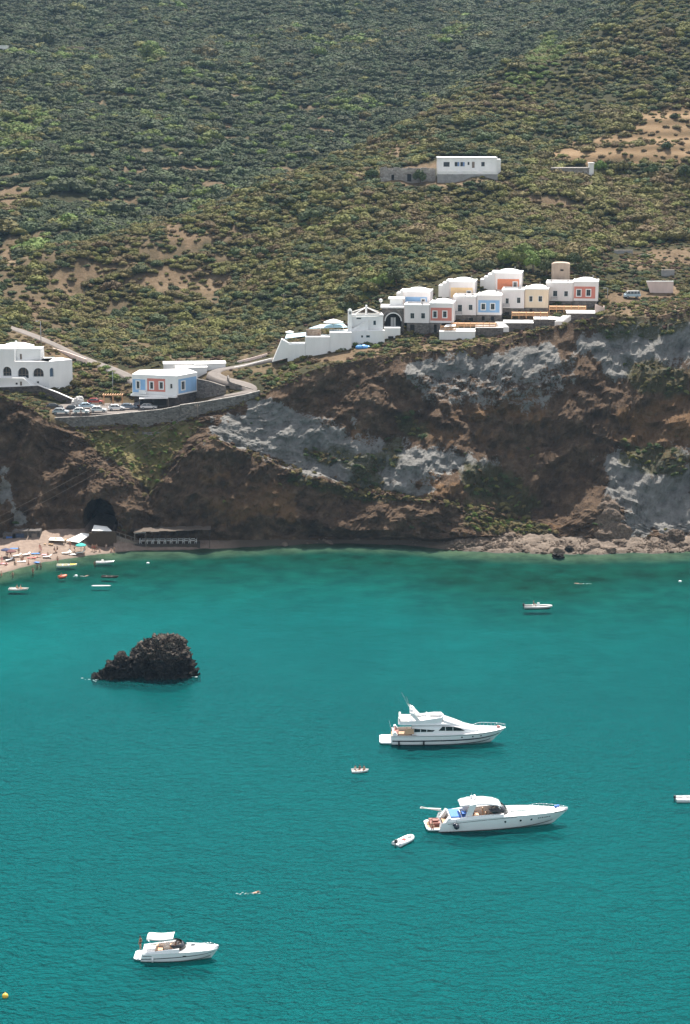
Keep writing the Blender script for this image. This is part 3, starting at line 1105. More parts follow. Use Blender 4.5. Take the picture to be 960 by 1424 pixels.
pts = np.stack([bx, by, bz - 0.12 * rad + lift], -1)
# real heights with the small relief of the mesh
for i in range(N):
    h = HILLTREE.ray_cast(Vector((bx[i], by[i], 500)), Vector((0, 0, -1)))
    if h[0] is not None:
        pts[i, 2] = h[0].z - 0.12 * rad[i]
size_px = rad * FPX / by * np.where(far, 0.45, 1.0)
inframe = (bu_ > 5) & (bu_ < 955) & (bv_ > 6)
NIND = 150
order = np.argsort(-np.where(inframe, size_px, 0))
single = np.zeros(N, bool)
single[order[:NIND]] = True
scatter('hillside_scrub', pts[~single], rsc[~single], rrot[~single], pick[~single], 'dense cushions of green and olive scrub covering the hillside')


def hill_words(i):
    if far[i]:
        return 'dark rounded shrub on the terraced far slope', 'large shrubs on the far slope'
    u, v = bu_[i], bv_[i]
    if v < 262:
        return 'rounded shrub on the slope around the small white hill house', 'shrubs around the hill house'
    if u > 800:
        return 'rounded shrub above the cleared tan ground at the right', 'shrubs above the cleared ground'
    if u > 480:
        return 'rounded olive shrub on the spur behind the terraced houses', 'shrubs behind the terraced houses'
    if u > 260:
        return 'rounded olive shrub on the spur above the white restaurant terrace', 'shrubs above the restaurant terrace'
    return 'rounded shrub on the dry slope above the lane and arched house', 'shrubs above the lane'


def put_shrub(p, sc, rot, kind, label, group, name='shrub'):
    word = ('dark green', 'olive', 'bronze-brown', 'light green', 'dry straw-coloured', 'rusty brown', 'deep green')[kind // 4]
    for w_ in ('dark green ', 'olive ', 'rusty dry ', 'dry low ', 'dark ', 'green '):
        if label.startswith(w_):
            label = label[len(w_):] if w_ not in ('dry low ',) else 'low ' + label[len(w_):]
            break
    label = label.replace('rounded olive', 'rounded')
    label = word + ' ' + label
    group = word + ' ' + group
    o = bpy.data.objects.new(name, SHRUB_MESH[(kind // 4, kind % 4)])
    COL.objects.link(o)
    o.location = p
    o.scale = sc
    o.rotation_euler = rot
    return tag(o, label, 'shrub', group)


for i in np.nonzero(single)[0]:
    lb, gr = hill_words(i)
    put_shrub(pts[i], rsc[i], rrot[i], int(pick[i]), lb, gr)

# -- planted and wild shrubs near the buildings: each its own
ZONES = [
    # polygon, count, radius range, colours, label, group
    ([(108, 548), (100, 540), (92, 520), (108, 506), (150, 510), (178, 522), (184, 540), (172, 556), (140, 556)], 34, (0.9, 1.7), (0, 1, 1, 3, 2), 'garden shrub on the slope between the arched white house and the parked cars', 'garden slope shrubs'),
    ([(372, 534), (368, 520), (395, 506), (430, 498), (452, 505), (425, 516), (395, 532)], 22, (0.8, 1.5), (0, 1, 3, 4), 'green shrub on the cliff edge right of the road bend', 'shrubs right of the road bend'),
    ([(332, 520), (346, 514), (362, 520), (352, 532), (336, 530)], 6, (0.8, 1.2), (0, 1), 'dark shrub inside the road bend below the white lane wall', 'shrubs inside the road bend'),
    ([(455, 484), (500, 478), (560, 474), (618, 470), (616, 477), (560, 482), (510, 486), (470, 488)], 26, (0.8, 1.3), (0, 0, 1, 3), 'dark green hedge shrub below the white restaurant', 'hedge below the restaurant'),
    ([(412, 494), (446, 489), (446, 496), (420, 500)], 7, (0.8, 1.2), (0, 0, 1), 'dark green shrub against the foot of the restaurant terrace wall', 'shrubs at the terrace wall'),
    ([(826, 400), (832, 375), (860, 372), (900, 380), (900, 396), (870, 400)], 22, (1.2, 1.8), (0, 0, 0, 1), 'tall dark hedge bush behind the pale blue van', 'hedge behind the van'),
    ([(930, 408), (938, 380), (980, 380), (980, 412), (950, 418)], 12, (1.2, 2.0), (0, 0, 1), 'dark bush right of the pink wall', 'bushes right of the pink wall'),
    ([(835, 436), (850, 424), (900, 420), (960, 416), (985, 440), (920, 442), (870, 446)], 30, (0.6, 1.2), (1, 0, 2, 4, 4), 'low scrub bush on the cliff edge below the pale blue van', 'scrub on the right cliff edge'),
    ([(520, 491), (560, 484), (640, 476), (720, 462), (800, 446), (830, 442), (830, 447), (720, 472), (640, 484), (560, 493)], 34, (0.45, 0.9), (4, 4, 2, 5, 1), 'dry low bush along the cliff edge below the hotel walls', 'dry bushes along the cliff edge'),
    ([(455, 506), (500, 494), (530, 487), (560, 486), (540, 494), (500, 503)], 14, (0.5, 0.9), (5, 5, 2, 4), 'rusty dry bush on the cliff edge below the blue tarpaulin', 'rusty bushes below the tarpaulin'),
]
for zi, (poly, cnt, rr, cols, lab, grp) in enumerate(ZONES):
    u0, u1 = min(p[0] for p in poly), max(p[0] for p in poly)
    v0, v1 = min(p[1] for p in poly), max(p[1] for p in poly)
    made, tries = 0, 0
    r = random.Random(500 + zi)
    while made < cnt and tries < 3000:
        tries += 1
        u, v = r.uniform(u0, u1), r.uniform(v0, v1)
        if not bool(inpoly(np.array([u]), np.array([v]), poly)[0]):
            continue
        g = ground_hit(u, v)
        if g is None or g.z < 20:
            continue
        s = r.uniform(*rr)
        put_shrub(g + Vector((0, 0, -0.15 * s)), (s * r.uniform(.9, 1.2), s * r.uniform(.9, 1.2), s * r.uniform(.75, 1.1)), (0, 0, r.uniform(0, 6.28)), r.choice(cols) * 4 + r.randrange(4), lab, grp)
        made += 1

# -- small scrub clinging to the cliff, the ledge and the rim
cp, csz, cpk = [], [], []
crs = np.random.RandomState(5)
prob = 0.10 * (m_green > 0.5) + 0.10 * (m_bank > 0.4)
ledgerow = (jj >= 34) & (jj <= 42)
prob = prob + ledgerow * 0.10 * (cu > 285) * (cu < 660) + ledgerow * 0.05 * (cu > 100) * (cu < 285)
prob = prob + (jj > J - 5) * 0.10
prob = prob + 0.0035 * (fbm(X * .08, Y * .08, Z * .08, 3, 301) > 0.25)
prob = prob * (cu > -60) * (cu < 1020) * (1 - m_cave)
prob = prob * np.where((m_pale > .5) & (m_green < .5), 0.12, 1)
sel = crs.rand(*prob.shape) < prob
ii = np.argwhere(sel)
for a, b in ii:
    p = cliff[a, b]
    if not np.isfinite(p).all():
        continue
    cp.append(p + crs.uniform(-.3, .3, 3) * np.array([1, 1, .3]))
    s = crs.uniform(0.28, 0.75) * (1.25 if m_green[a, b] > .5 else 1)
    csz.append((s * crs.uniform(.9, 1.4), s, s * crs.uniform(.7, 1.1)))
    if m_bank[a, b] > .4:
        c = crs.choice([4, 4, 1, 3])
    elif b >= J - 5 or ledgerow[a, b]:
        c = crs.choice([4, 4, 1, 2, 5])
    elif cv[a, b] > 695 and 640 < cu[a, b] < 780:
        c = crs.choice([3, 1, 4])
    else:
        c = crs.choice([0, 0, 1, 2])
    cpk.append(c * 4 + crs.randint(4))
scatter('cliff_scrub', cp, csz, [(0.5, 0, crs.uniform(0, 6.28)) for _ in cp], cpk, 'small dark bushes and dry tufts clinging to the cliff')


# -- dry tufts and low scrub on the open strip between the cliff rim and the hillside
LANE_UV = [[(246, 570), (290, 560), (325, 552), (348, 546.5), (355, 542), (345, 537), (322, 533), (300, 528), (292, 522), (306, 515), (335, 509), (362, 504), (384, 500)], [(10, 455), (34, 463), (60, 474), (92, 488), (118, 499), (150, 512), (180, 526), (190, 534)]]
lane_w = []
for L_ in LANE_UV:
    q_ = [ground_hit(u, v) for u, v in L_]
    for a, b in zip(q_[:-1], q_[1:]):
        for i in range(8):
            lane_w.append(a.lerp(b, i / 8))
lane_w = np.array([(p.x, p.y) for p in lane_w])
tx, ty = jgrid(-100, 105, 468, 600, 1.05)
tz = tps(tx, ty)
tu, tv = proj(tx, ty, tz)
rimv = np.interp(tu, US, vE)
lim = np.interp(tu, [p[0] for p in EDGE_LINE], [p[1] for p in EDGE_LINE])
okt = (tu > -60) & (tu < 1020) & (tv > lim - 4) & (tv < rimv + 1)
CARP = [(60, 590), (75, 560), (110, 556), (180, 552), (290, 548), (290, 575), (250, 585), (140, 602)]
okt &= ~inpoly(tu, tv, CARP)
dl = np.min((tx[:, None] - lane_w[None, :, 0]) ** 2 + (ty[:, None] - lane_w[None, :, 1]) ** 2, 1)
okt &= dl > 2.9 ** 2
tn = fbm(tx * .12, ty * .12, 0, 3, 401)
BARE = [[(436, 503), (458, 490), (515, 485), (540, 487), (500, 494), (470, 506)], [(838, 412), (930, 396), (960, 400), (930, 414), (850, 424)]]
okt &= ~(masks(BARE, tu, tv, 5, 411) > .5) | (rs.rand(len(tx)) < .12)
okt &= rs.rand(len(tx)) < np.where(tn > -.1, .62, .22)
tx, ty, tu, tv, tn = tx[okt], ty[okt], tu[okt], tv[okt], tn[okt]
tp_, ts_, tk_ = [], [], []
for i in range(len(tx)):
    h = HILLTREE.ray_cast(Vector((tx[i], ty[i], 500)), Vector((0, 0, -1)))
    if h[0] is None:
        continue
    s = rs.uniform(.35, .85) * (1.7 if rs.rand() < .13 and tn[i] > 0 else 1)
    tp_.append((tx[i], ty[i], h[0].z - .05))
    ts_.append((s * rs.uniform(.9, 1.3), s, s * rs.uniform(.6, 1.0)))
    c = rs.choice([4, 4, 1, 1, 2, 0, 5]) if s < .9 else rs.choice([0, 1, 0, 2])
    tk_.append(c * 4 + rs.randint(4))
scatter('clifftop_scrub', tp_, ts_, [(0, 0, rs.uniform(0, 6.28)) for _ in tp_], tk_, 'dry tufts and low scrub on the open ground along the cliff top')


# -- trees with a trunk
def make_tree(p, h, w, ci, seed, label, group, name='tree'):
    r = random.Random(seed)
    t = empty(name, p, r.uniform(0, 6.28), label, 'tree', group)
    mb = MB()
    top = Vector((r.uniform(-.15, .15) * h, r.uniform(-.1, .1) * h, h * 0.55))
    mid = top * 0.5 + Vector((r.uniform(-.1, .1), r.uniform(-.1, .1), 0))
    mb.tube((0, 0, -0.5), mid, 0.055 * h, 0.042 * h, 7)
    mb.tube(mid, top, 0.042 * h, 0.03 * h, 7)
    for k_ in range(5):
        a = 2.4 * k_
        mb.tube(mid.lerp(top, 0.3 + 0.14 * k_), top + Vector((math.cos(a) * w * .5, math.sin(a) * w * .5, r.uniform(0.05, .3) * h)), 0.022 * h, 0.008 * h, 5)
    mb.build('trunk', BARK, t)
    c = crown_mb(seed, lobes=15, spread=0.72, height=0.62, lobe=(0.26, 0.42), leaves=34)
    o = c.build('crown', LEAF[ci], t, fix=False)
    o.location = (top.x, top.y, h * 0.22)
    o.scale = (w, w, h * 0.80)
    return t


TREES = [
    (742, 378, 5.0, 2.8, 3, 'light green tree behind the cream house of the hotel row'),
    (722, 372, 4.6, 2.6, 3, 'light green tree behind the tall orange-panelled block'),
    (700, 368, 4.2, 2.4, 3, 'light green tree just behind the orange-panelled roof'),
    (760, 384, 5.2, 2.5, 0, 'dark tree tight against the left side of the beige tower'),
    (800, 372, 4.5, 2.5, 0, 'dark tree right behind the beige tower'),
    (812, 384, 4.4, 2.3, 0, 'dark tree behind the right-hand red-panelled house'),
    (820, 360, 3.6, 2.2, 3, 'yellow green tree above the right-hand hotel house'),
    (536, 402, 4.6, 2.6, 3, 'light green tree left of the blue-panelled upper block'),
    (516, 412, 4.4, 2.5, 1, 'olive tree above the stone arch'),
    (552, 396, 4.6, 2.5, 0, 'dark green tree behind the upper blue block'),
    (488, 428, 4.2, 2.4, 1, 'olive tree behind the slim white chimney'),
    (586, 256, 4.6, 2.4, 0, 'dark tree in front of the grey ruined wall'),
    (520, 250, 3.8, 2.2, 0, 'dark tree at the left end of the grey ruined wall'),
    (836, 240, 4.2, 2.4, 3, 'light green tree right of the white roofs on the hill'),
    (864, 242, 4.4, 2.6, 1, 'olive tree below the tan field'),
    (906, 246, 4.4, 2.4, 0, 'dark tree below the tan field near the right edge'),
    (952, 248, 4.4, 2.4, 0, 'dark tree at the right edge below the tan field'),
    (726, 244, 3.0, 1.9, 0, 'low dark tree beside the white hill house'),
    (64, 68, 9.0, 5.0, 0, 'large dark tree near the distant white roofs at top left'),
    (445, 82, 6.5, 4.0, 3, 'pale green tree standing alone on the far slope'),
    (208, 84, 8.0, 4.0, 3, 'bright green tree among dark scrub on the far slope'),
    (290, 100, 6.0, 4.5, 0, 'broad dark tree on the far slope, left of the terraces'),
    (312, 104, 6.0, 4.5, 0, 'broad dark tree on the far slope, right one of a pair'),
]
for i, (u, v, h, w, ci, lab) in enumerate(TREES):
    g = ground_hit(u, v)
    if g is not None:
        make_tree(g, h, w, ci, 900 + i, lab, None)
# ---------------------------------------------------------------- buildings
WHITE = simple_mat('whitewash', (0.80, 0.785, 0.76), 0.85, 0.045, 0.5, 0.05, streak=True)
CREAM = simple_mat('cream_plaster', (0.78, 0.64, 0.47), 0.85, 0.06, 0.8, streak=True)
PINKW = simple_mat('pinkish_plaster', (0.70, 0.55, 0.49), 0.85, 0.08, 0.8, streak=True)
BLUE = simple_mat('blue_plaster', (0.27, 0.45, 0.68), 0.85, 0.08, 0.9, streak=True)
ORANGE = simple_mat('orange_plaster', (0.66, 0.23, 0.12), 0.85, 0.08, 0.9, streak=True)
RUST = simple_mat('rust_plaster', (0.60, 0.21, 0.16), 0.85, 0.08, 0.9, streak=True)
YELLOW = simple_mat('yellow_plaster', (0.88, 0.62, 0.33), 0.85, 0.07, 0.9, streak=True)
BEIGE = simple_mat('beige_render', (0.40, 0.31, 0.24), 0.9, 0.15, 1.4, 0.1, streak=True)
CONCRETE = simple_mat('grey_concrete', (0.30, 0.29, 0.28), 0.9, 0.15, 0.9, 0.1)
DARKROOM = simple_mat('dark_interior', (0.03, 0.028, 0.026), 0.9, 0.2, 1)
TIMBER = simple_mat('orange_timber', (0.60, 0.33, 0.16), 0.7, 0.2, 3)
GREYWOOD = simple_mat('weathered_wood', (0.24, 0.19, 0.15), 0.9, 0.25, 3)
METAL = simple_mat('grey_metal', (0.35, 0.36, 0.37), 0.45, 0.1, 3, metal=0.7)
DARKMETAL = simple_mat('dark_metal', (0.05, 0.05, 0.055), 0.5, 0.2, 3)
CANVAS = simple_mat('white_canvas', (0.80, 0.78, 0.74), 0.85, 0.06, 1.5)
PALEBLUE = simple_mat('pale_blue_canvas', (0.48, 0.66, 0.76), 0.85, 0.07, 1.5)


def glass_mat():
    k = NT('window_glass')
    k.b.inputs['Base Color'].default_value = (0.035, 0.045, 0.055, 1)
    k.b.inputs['Roughness'].default_value = 0.08
    k.b.inputs['Specular IOR Level'].default_value = 0.6
    return k.mat


GLASS = glass_mat()


def stone_mat(name, lo, hi, mortar, scale=1.6, flat=1.7):
    k = NT(name)
    co = k.coords('Object', (1, 1, flat))
    v = k.n('ShaderNodeTexVoronoi', feature='F1')
    v.inputs['Scale'].default_value = scale
    k.l(co, v.inputs['Vector'])
    d = k.n('ShaderNodeTexVoronoi', feature='DISTANCE_TO_EDGE')
    d.inputs['Scale'].default_value = scale
    k.l(co, d.inputs['Vector'])
    sp = k.n('ShaderNodeSeparateColor')
    k.l(v.outputs['Color'], sp.inputs[0])
    c = k.ramp(k.mix(0.35, sp.outputs[0], k.noise(k.coords('Object'), 0.5, 5, 0.6)), [(0.25, lo), (0.75, hi)])
    edge = k.ramp(d.outputs['Distance'], [(0.02, 1.0), (0.10, 0.0)])
    k.l(k.mix(edge, c, mortar), k.b.inputs['Base Color'])
    k.b.inputs['Roughness'].default_value = 0.95
    k.bump(k.ramp(d.outputs['Distance'], [(0.0, 0.0), (0.15, 1.0)]), 0.8, 0.12)
    return k.mat


STONE = stone_mat('field_stone', (0.105, 0.092, 0.082), (0.235, 0.205, 0.18), (0.17, 0.15, 0.13))
DARKSTONE = stone_mat('dark_tuff_stone', (0.055, 0.047, 0.042), (0.125, 0.104, 0.092), (0.085, 0.075, 0.066))
PALESTONE = stone_mat('pale_ruin_stone', (0.24, 0.21, 0.19), (0.42, 0.38, 0.34), (0.30, 0.27, 0.24), 1.2)


def rect(x0, x1, z0, z1):
    return [(x0, z0), (x1, z0), (x1, z1), (x0, z1)]


class Facade:
    """an upright plane through a ground point; picture measurements are taken on that plane"""

    def __init__(s, root, base, yaw=0.0):
        s.root, s.base, s.yaw = root, Vector(base), yaw
        s.d = Vector((math.cos(yaw), math.sin(yaw), 0))
        s.n = Vector((math.sin(yaw), -math.cos(yaw), 0))
        s.loc = s.base - (Vector(root.location) if root is not None else Vector((0, 0, 0)))

    def xz(s, u, v):
        a, b = ray(u, v)
        dr = Vector((a, 1, b))
        o = Vector((0, 0, CAM_H))
        t = (s.base - o).dot(s.n) / dr.dot(s.n)
        p = o + dr * t - s.base
        return p.dot(s.d), p.z

    def rect(s, u0, u1, v0, v1):
        """picture rectangle (v0 top, v1 bottom) as local (x0, x1, z0, z1)"""
        vm, um = (v0 + v1) / 2, (u0 + u1) / 2
        return s.xz(u0, vm)[0], s.xz(u1, vm)[0], s.xz(um, v1)[1], s.xz(um, v0)[1]

    def arch(s, u0, u1, v0, v1, n=10):
        x0, x1, z0, z1 = s.rect(u0, u1, v0, v1)
        r = (x1 - x0) / 2
        k = min(r, (z1 - z0) * 0.75)
        pts = [(x0, z0), (x1, z0)]
        for i in range(n + 1):
            a = math.pi * i / n
            pts.append((x0 + r + r * math.cos(a), z1 - k + k * math.sin(a)))
        return pts

    def put(s, mb, name, mat, parent=None, **kw):
        if parent is None or parent is s.root:
            return mb.build(name, mat, s.root, loc=s.loc, rz=s.yaw, **kw)
        return mb.build(name, mat, parent, **kw)     # child of a part that shares this frame


def wall_block(F, name, mat, x0, x1, z0, z1, depth, holes=(), reveal=0.28, y0=0.0):
    """a solid block whose front has real openings"""
    mb = MB()
    mb.sheet(rect(x0, x1, z0, z1), [h for h in holes], y0, reveal)
    y1 = y0 + depth
    mb.add([(x0, y0, z0), (x1, y0, z0), (x1, y1, z0), (x0, y1, z0), (x0, y0, z1), (x1, y0, z1), (x1, y1, z1), (x0, y1, z1)],
           [(1, 2, 6, 5), (2, 3, 7, 6), (3, 0, 4, 7), (4, 5, 6, 7)])
    return F.put(mb, name, mat, fix=False)


def window(F, h, y=0.0, surround=0.16, bars=True, mat=None, name='window', proud=0.05, reveal=0.28):
    """window part: raised surround, with its pane and glazing bars as sub-parts; h is a local rect"""
    x0, x1, z0, z1 = h
    mb = MB()
    s = surround
    mb.span(x0 - s, x0, y - proud, y + 0.12, z0 - s, z1 + s)
    mb.span(x1, x1 + s, y - proud, y + 0.12, z0 - s, z1 + s)
    mb.span(x0, x1, y - proud, y + 0.12, z1, z1 + s)
    mb.span(x0, x1, y - proud - 0.04, y + 0.12, z0 - s, z0)
    w = F.put(mb, name, mat or WHITE)
    p = MB()
    p.span(x0, x1, y + reveal - 0.06, y + reveal, z0, z1)
    p.build('pane', GLASS, w)
    if bars:
        b = MB()
        xm, zm = (x0 + x1) / 2, z0 + (z1 - z0) * 0.6
        b.span(xm - 0.035, xm + 0.035, y + reveal - 0.11, y + reveal - 0.062, z0, z1)
        b.span(x0, xm - 0.036, y + reveal - 0.11, y + reveal - 0.062, zm - 0.03, zm + 0.03)
        b.span(xm + 0.036, x1, y + reveal - 0.11, y + reveal - 0.062, zm - 0.03, zm + 0.03)
        b.build('glazing_bar', GREYWOOD, w)
    return w


def panel(F, name, mat, h, holes=(), y=0.0, t=0.04):
    mb = MB()
    x0, x1, z0, z1 = h
    mb.sheet(rect(x0, x1, z0, z1), [rect(*q) for q in holes], y - t, t)
    o = rect(x0, x1, z0, z1)
    mb.add([(x, y - t, z) for x, z in o] + [(x, y, z) for x, z in o], [(i, (i + 1) % 4, 4 + (i + 1) % 4, 4 + i) for i in range(4)])
    return F.put(mb, name, mat, fix=False)


def vault(F, name, mat, x0, x1, y0, y1, z, h, n=9):
    rings = []
    for j in range(n):
        b = -1 + 2 * j / (n - 1)
        row = []
        for i in range(n):
            a = -1 + 2 * i / (n - 1)
            zz = h * (1 - abs(a) ** 2.6) ** 0.8 * (1 - abs(b) ** 2.6) ** 0.8
            row.append((x0 + (a + 1) / 2 * (x1 - x0), y0 + (b + 1) / 2 * (y1 - y0), z + zz))
        rings.append(row)
    mb = MB()
    mb.loft(rings, 0, True)
    return F.put(mb, name, mat)


def parapet(F, x0, x1, y0, y1, z, h=0.35, t=0.22, mat=None):
    mb = MB()
    mb.span(x0 - .06, x1 + .06, y0 - .06, y0 + t, z, z + h)
    mb.span(x0 - .06, x0 + t, y0 + t, y1, z, z + h)
    mb.span(x1 - t, x1 + .06, y0 + t, y1, z, z + h)
    mb.span(x0 - .06, x1 + .06, y1, y1 + t, z, z + h)
    return F.put(mb, 'parapet', mat or WHITE)


def balcony(F, h, y=0.0):
    """small slab with a barred railing; h = local rect of the railing"""
    x0, x1, z0, z1 = h
    mb = MB()
    mb.span(x0, x1, y - 0.75, y - 0.002, z0 - 0.15, z0)
    o = F.put(mb, 'balcony', WHITE)
    r = MB()
    n = max(5, int((x1 - x0) / 0.16))
    for i in range(n + 1):
        x = x0 + 0.03 + (x1 - x0 - 0.06) * i / n
        r.span(x - .015, x + .015, y - .73, y - .70, z0, z1)
    r.span(x0, x1, y - .745, y - .69, z1, z1 + .05)
    for x in (x0 + .03, x1 - .03):
        r.span(x - .02, x + .02, y - .69, y - .02, z1, z1 + .05)
        for k in range(1, 4):
            yy = y - .70 + .17 * k
            r.span(x - .015, x + .015, yy - .015, yy + .015, z0, z1)
    r.build('railing', DARKMETAL, o)
    return o


YAW = R(-8)


def hotel_house(label, u0, u1, vt, vb, Y, depth=8.5, wall=None, pan=None, pan_mat=None, wins=(), tall_wins=(), roof='vault', steps=0, base=None, base_wins=(), balc=None, below=3.5, group='terraced hotel houses'):
    uc = (u0 + u1) / 2
    root = empty('terraced_house', P(uc, vb, Y), 0, label, 'house', group)
    F = Facade(root, P(uc, vb, Y), YAW)
    x0, x1, z0, z1 = F.rect(u0, u1, vt, vb)
    hw = [F.rect(*w) for w in wins]
    ht = [F.rect(*w) for w in tall_wins]
    wall_block(F, 'wall', wall or HOTELW, x0, x1, z0 if base else z0 - below, z1, depth, [rect(*h) for h in hw + ht])
    for h in hw:
        window(F, h, 0.0, 0.24 if pan_mat is not None else 0.12, proud=0.085)
    for h in ht:
        window(F, h, 0.0, 0.10, name='door')
    if pan:
        hp = F.rect(*pan)
        panel(F, 'colour_panel', pan_mat, hp, [h for h in hw if hp[0] < (h[0] + h[1]) / 2 < hp[1]])
    if balc:
        balcony(F, F.rect(*balc))
    if roof == 'vault':
        vault(F, 'roof', WHITE, x0 + .25, x1 - .25, 0.25, depth - .25, z1 + 0.02, 1.05)
        parapet(F, x0, x1, 0, depth, z1, 0.3)
    else:
        parapet(F, x0, x1, 0, depth, z1, 0.45)
    r_ = random.Random(int(u0))
    for i in range(2 if roof == 'flat' else 1):     # roof vents and flues
        m = MB()
        xx_, yy_ = r_.uniform(x0 + 1, x1 - 1), r_.uniform(1.2, 3.5)
        zz_ = z1 + (.0 if roof == 'flat' else .75)
        m.tube((xx_, yy_, zz_), (xx_, yy_, zz_ + .75), .13, .13, 8)
        m.tube((xx_, yy_, zz_ + .76), (xx_, yy_, zz_ + .9), .2, .14, 8)
        F.put(m, 'flue', METAL if i else CONCRETE)
    m = MB()
    m.tube((x0 + .12, -.07, z0 + .1), (x0 + .12, -.07, z1 - .05), .045, .045, 6)
    F.put(m, 'rain_pipe', PINKW)
    for i in range(steps):      # stepped stair blocks climbing to the roof at the left
        mb = MB()
        w = 1.05
        mb.span(x0 - w * (i + 1), x0 - w * i - .004, 2.0 + .6 * i, depth - .5, z0 - 1.5, z1 + 0.35 - 0.72 * i)
        F.put(mb, 'stair_block', WHITE)
    if base:
        bx0, bx1, bz0, bz1 = F.rect(base[0], base[1], vb, base[2])
        hb = [F.rect(*w) for w in base_wins]
        wall_block(F, 'stone_base', STONE, bx0, bx1, bz0 - 2.0, z0 - .003, depth - .4, [rect(*h) for h in hb], 0.4, 0.12)
        for h in hb:
            p = MB()
            p.span(h[0], h[1], 0.42, 0.5, h[2], h[3])
            F.put(p, 'opening', DARKROOM)
    return root


HOTELW = simple_mat('pinkish_whitewash', (0.80, 0.745, 0.72), 0.85, 0.07, 0.5, 0.05, streak=True)
# the row from left to right
hotel_house('upper hotel block with a blue panel, leftmost of the upper row', 561, 598, 407, 428, 524, pan=(564, 594, 413, 424), pan_mat=BLUE, wins=[(586.6, 590.8, 416.2, 423.2)], steps=2)
hotel_house('plain white hotel house on a grey stone base, left of the lower red-panelled one', 562, 597, 426, 449, 515.3, 8, wins=[(571, 576.2, 435.5, 442.8), (586, 591.2, 435.5, 442.8)], roof='flat', base=(566, 597, 466), base_wins=[(570.5, 576.5, 451.5, 463)])
hotel_house('lowest and leftmost hotel house with a dark red panel and two windows', 597.3, 630, 423, 449, 514.6, 8.5, pan=(599, 628.5, 428, 446), pan_mat=RUST, wins=[(602.8, 607.4, 433, 441.2), (616.4, 621.2, 433, 441.2)], base=(597.3, 614, 466), base_wins=[(603.5, 607.5, 451.5, 463)])
hotel_house('upper hotel block with a yellow panel and one window', 625, 660.5, 393, 415, 532, pan=(627, 657.5, 400, 414), pan_mat=YELLOW, wins=[(650, 654.8, 405, 412.4)], steps=3)
hotel_house('white hotel house with a small balcony, between red and blue panelled fronts', 630.5, 662.5, 414, 438, 522, 8, wins=[(652.2, 657.2, 424, 431)], tall_wins=[(637, 642.6, 424, 433)], roof='flat', base=(630.5, 662.5, 448.5), base_wins=[(652.5, 658, 442, 447)], balc=(634, 642.8, 432.5, 437))
hotel_house('hotel house with a light blue panel and two windows', 663, 697.5, 412, 438, 521, 8.5, pan=(665.3, 694.8, 417.5, 434.5), pan_mat=BLUE, wins=[(669.8, 674.8, 422.5, 430.3), (682.8, 687.8, 422.5, 430.3)], base=(663, 697.5, 448), base_wins=[(670, 674, 440, 446), (683, 687.5, 440, 446)])
hotel_house('upper hotel block with a bright orange panel, highest of the row', 688.5, 725.5, 381, 404, 535, pan=(692, 722, 388, 403), pan_mat=ORANGE, wins=[(714.2, 718.8, 392.5, 400.5)], steps=4)
hotel_house('white hotel house with a balcony, right of the light blue panelled one', 698, 729, 405, 428.5, 525, 8, wins=[(719.2, 723.8, 414, 421.4)], tall_wins=[(703.5, 707.5, 415, 422)], roof='flat', base=(698, 729, 441), base_wins=[(702, 708.5, 434, 441), (720, 724, 431.5, 436)], balc=(700, 708.8, 422.2, 426.4))
hotel_house('cream hotel house with two windows and a vaulted roof', 729.5, 762.5, 403, 428, 525, 8.5, wall=CREAM, wins=[(736.4, 740.6, 412, 419.2), (749.2, 754, 412, 419.2)], base=(729.5, 762.5, 439), base_wins=[(736.5, 740.5, 429.5, 434.5)])
hotel_house('white hotel house with a balcony, left of the last red-panelled one', 759.5, 797, 395, 418.5, 530, 8, wins=[(785, 789.8, 405, 412)], tall_wins=[(769.5, 775, 404.5, 412)], roof='flat', base=(763, 797, 430), balc=(766.5, 775.3, 412.8, 416.8))
hotel_house('rightmost hotel house, with an orange-red panel and two windows', 797.3, 832, 393, 418.5, 528.5, 8.5, pan=(798.6, 828, 398.5, 415), pan_mat=RUST, wins=[(802.6, 807.8, 403, 411.4), (815.8, 821.2, 403, 411.4)], base=(797.3, 830, 431))

# beige tower with a barrel roof
root = empty('stone_tower', P(779.5, 397, 541), 0, 'plain beige tower with a barrel roof behind the white hotel house', 'tower')
F = Facade(root, P(779.5, 397, 541), R(-6))
x0, x1, z0, z1 = F.rect(767, 792.5, 368, 397)
h1 = F.rect(777.5, 782.5, 391, 395)
h2 = F.rect(779.5, 784, 374.5, 377)
wall_block(F, 'wall', BEIGE, x0, x1, z0 - 3, z1, 4.6, [rect(*h1), rect(*h2)], 0.5)
for h in (h1, h2):
    m = MB()
    m.span(h[0], h[1], .5, .6, h[2], h[3])
    F.put(m, 'opening', DARKROOM)
m = MB()
rings = []
for y in (-.12, 4.72):
    rings.append([((x0 + x1) / 2 - (x1 - x0) * .503 * math.cos(math.pi * i / 12), y, z1 + 0.45 * math.sin(math.pi * i / 12)) for i in range(13)])
m.loft(rings, 0, True, cap=True)
F.put(m, 'roof', BEIGE)
m = MB()
m.span(x0 + 2.4, x0 + 2.9, -0.5, -0.002, z0 - 1, z0 + 2.0)
F.put(m, 'chimney', BEIGE)

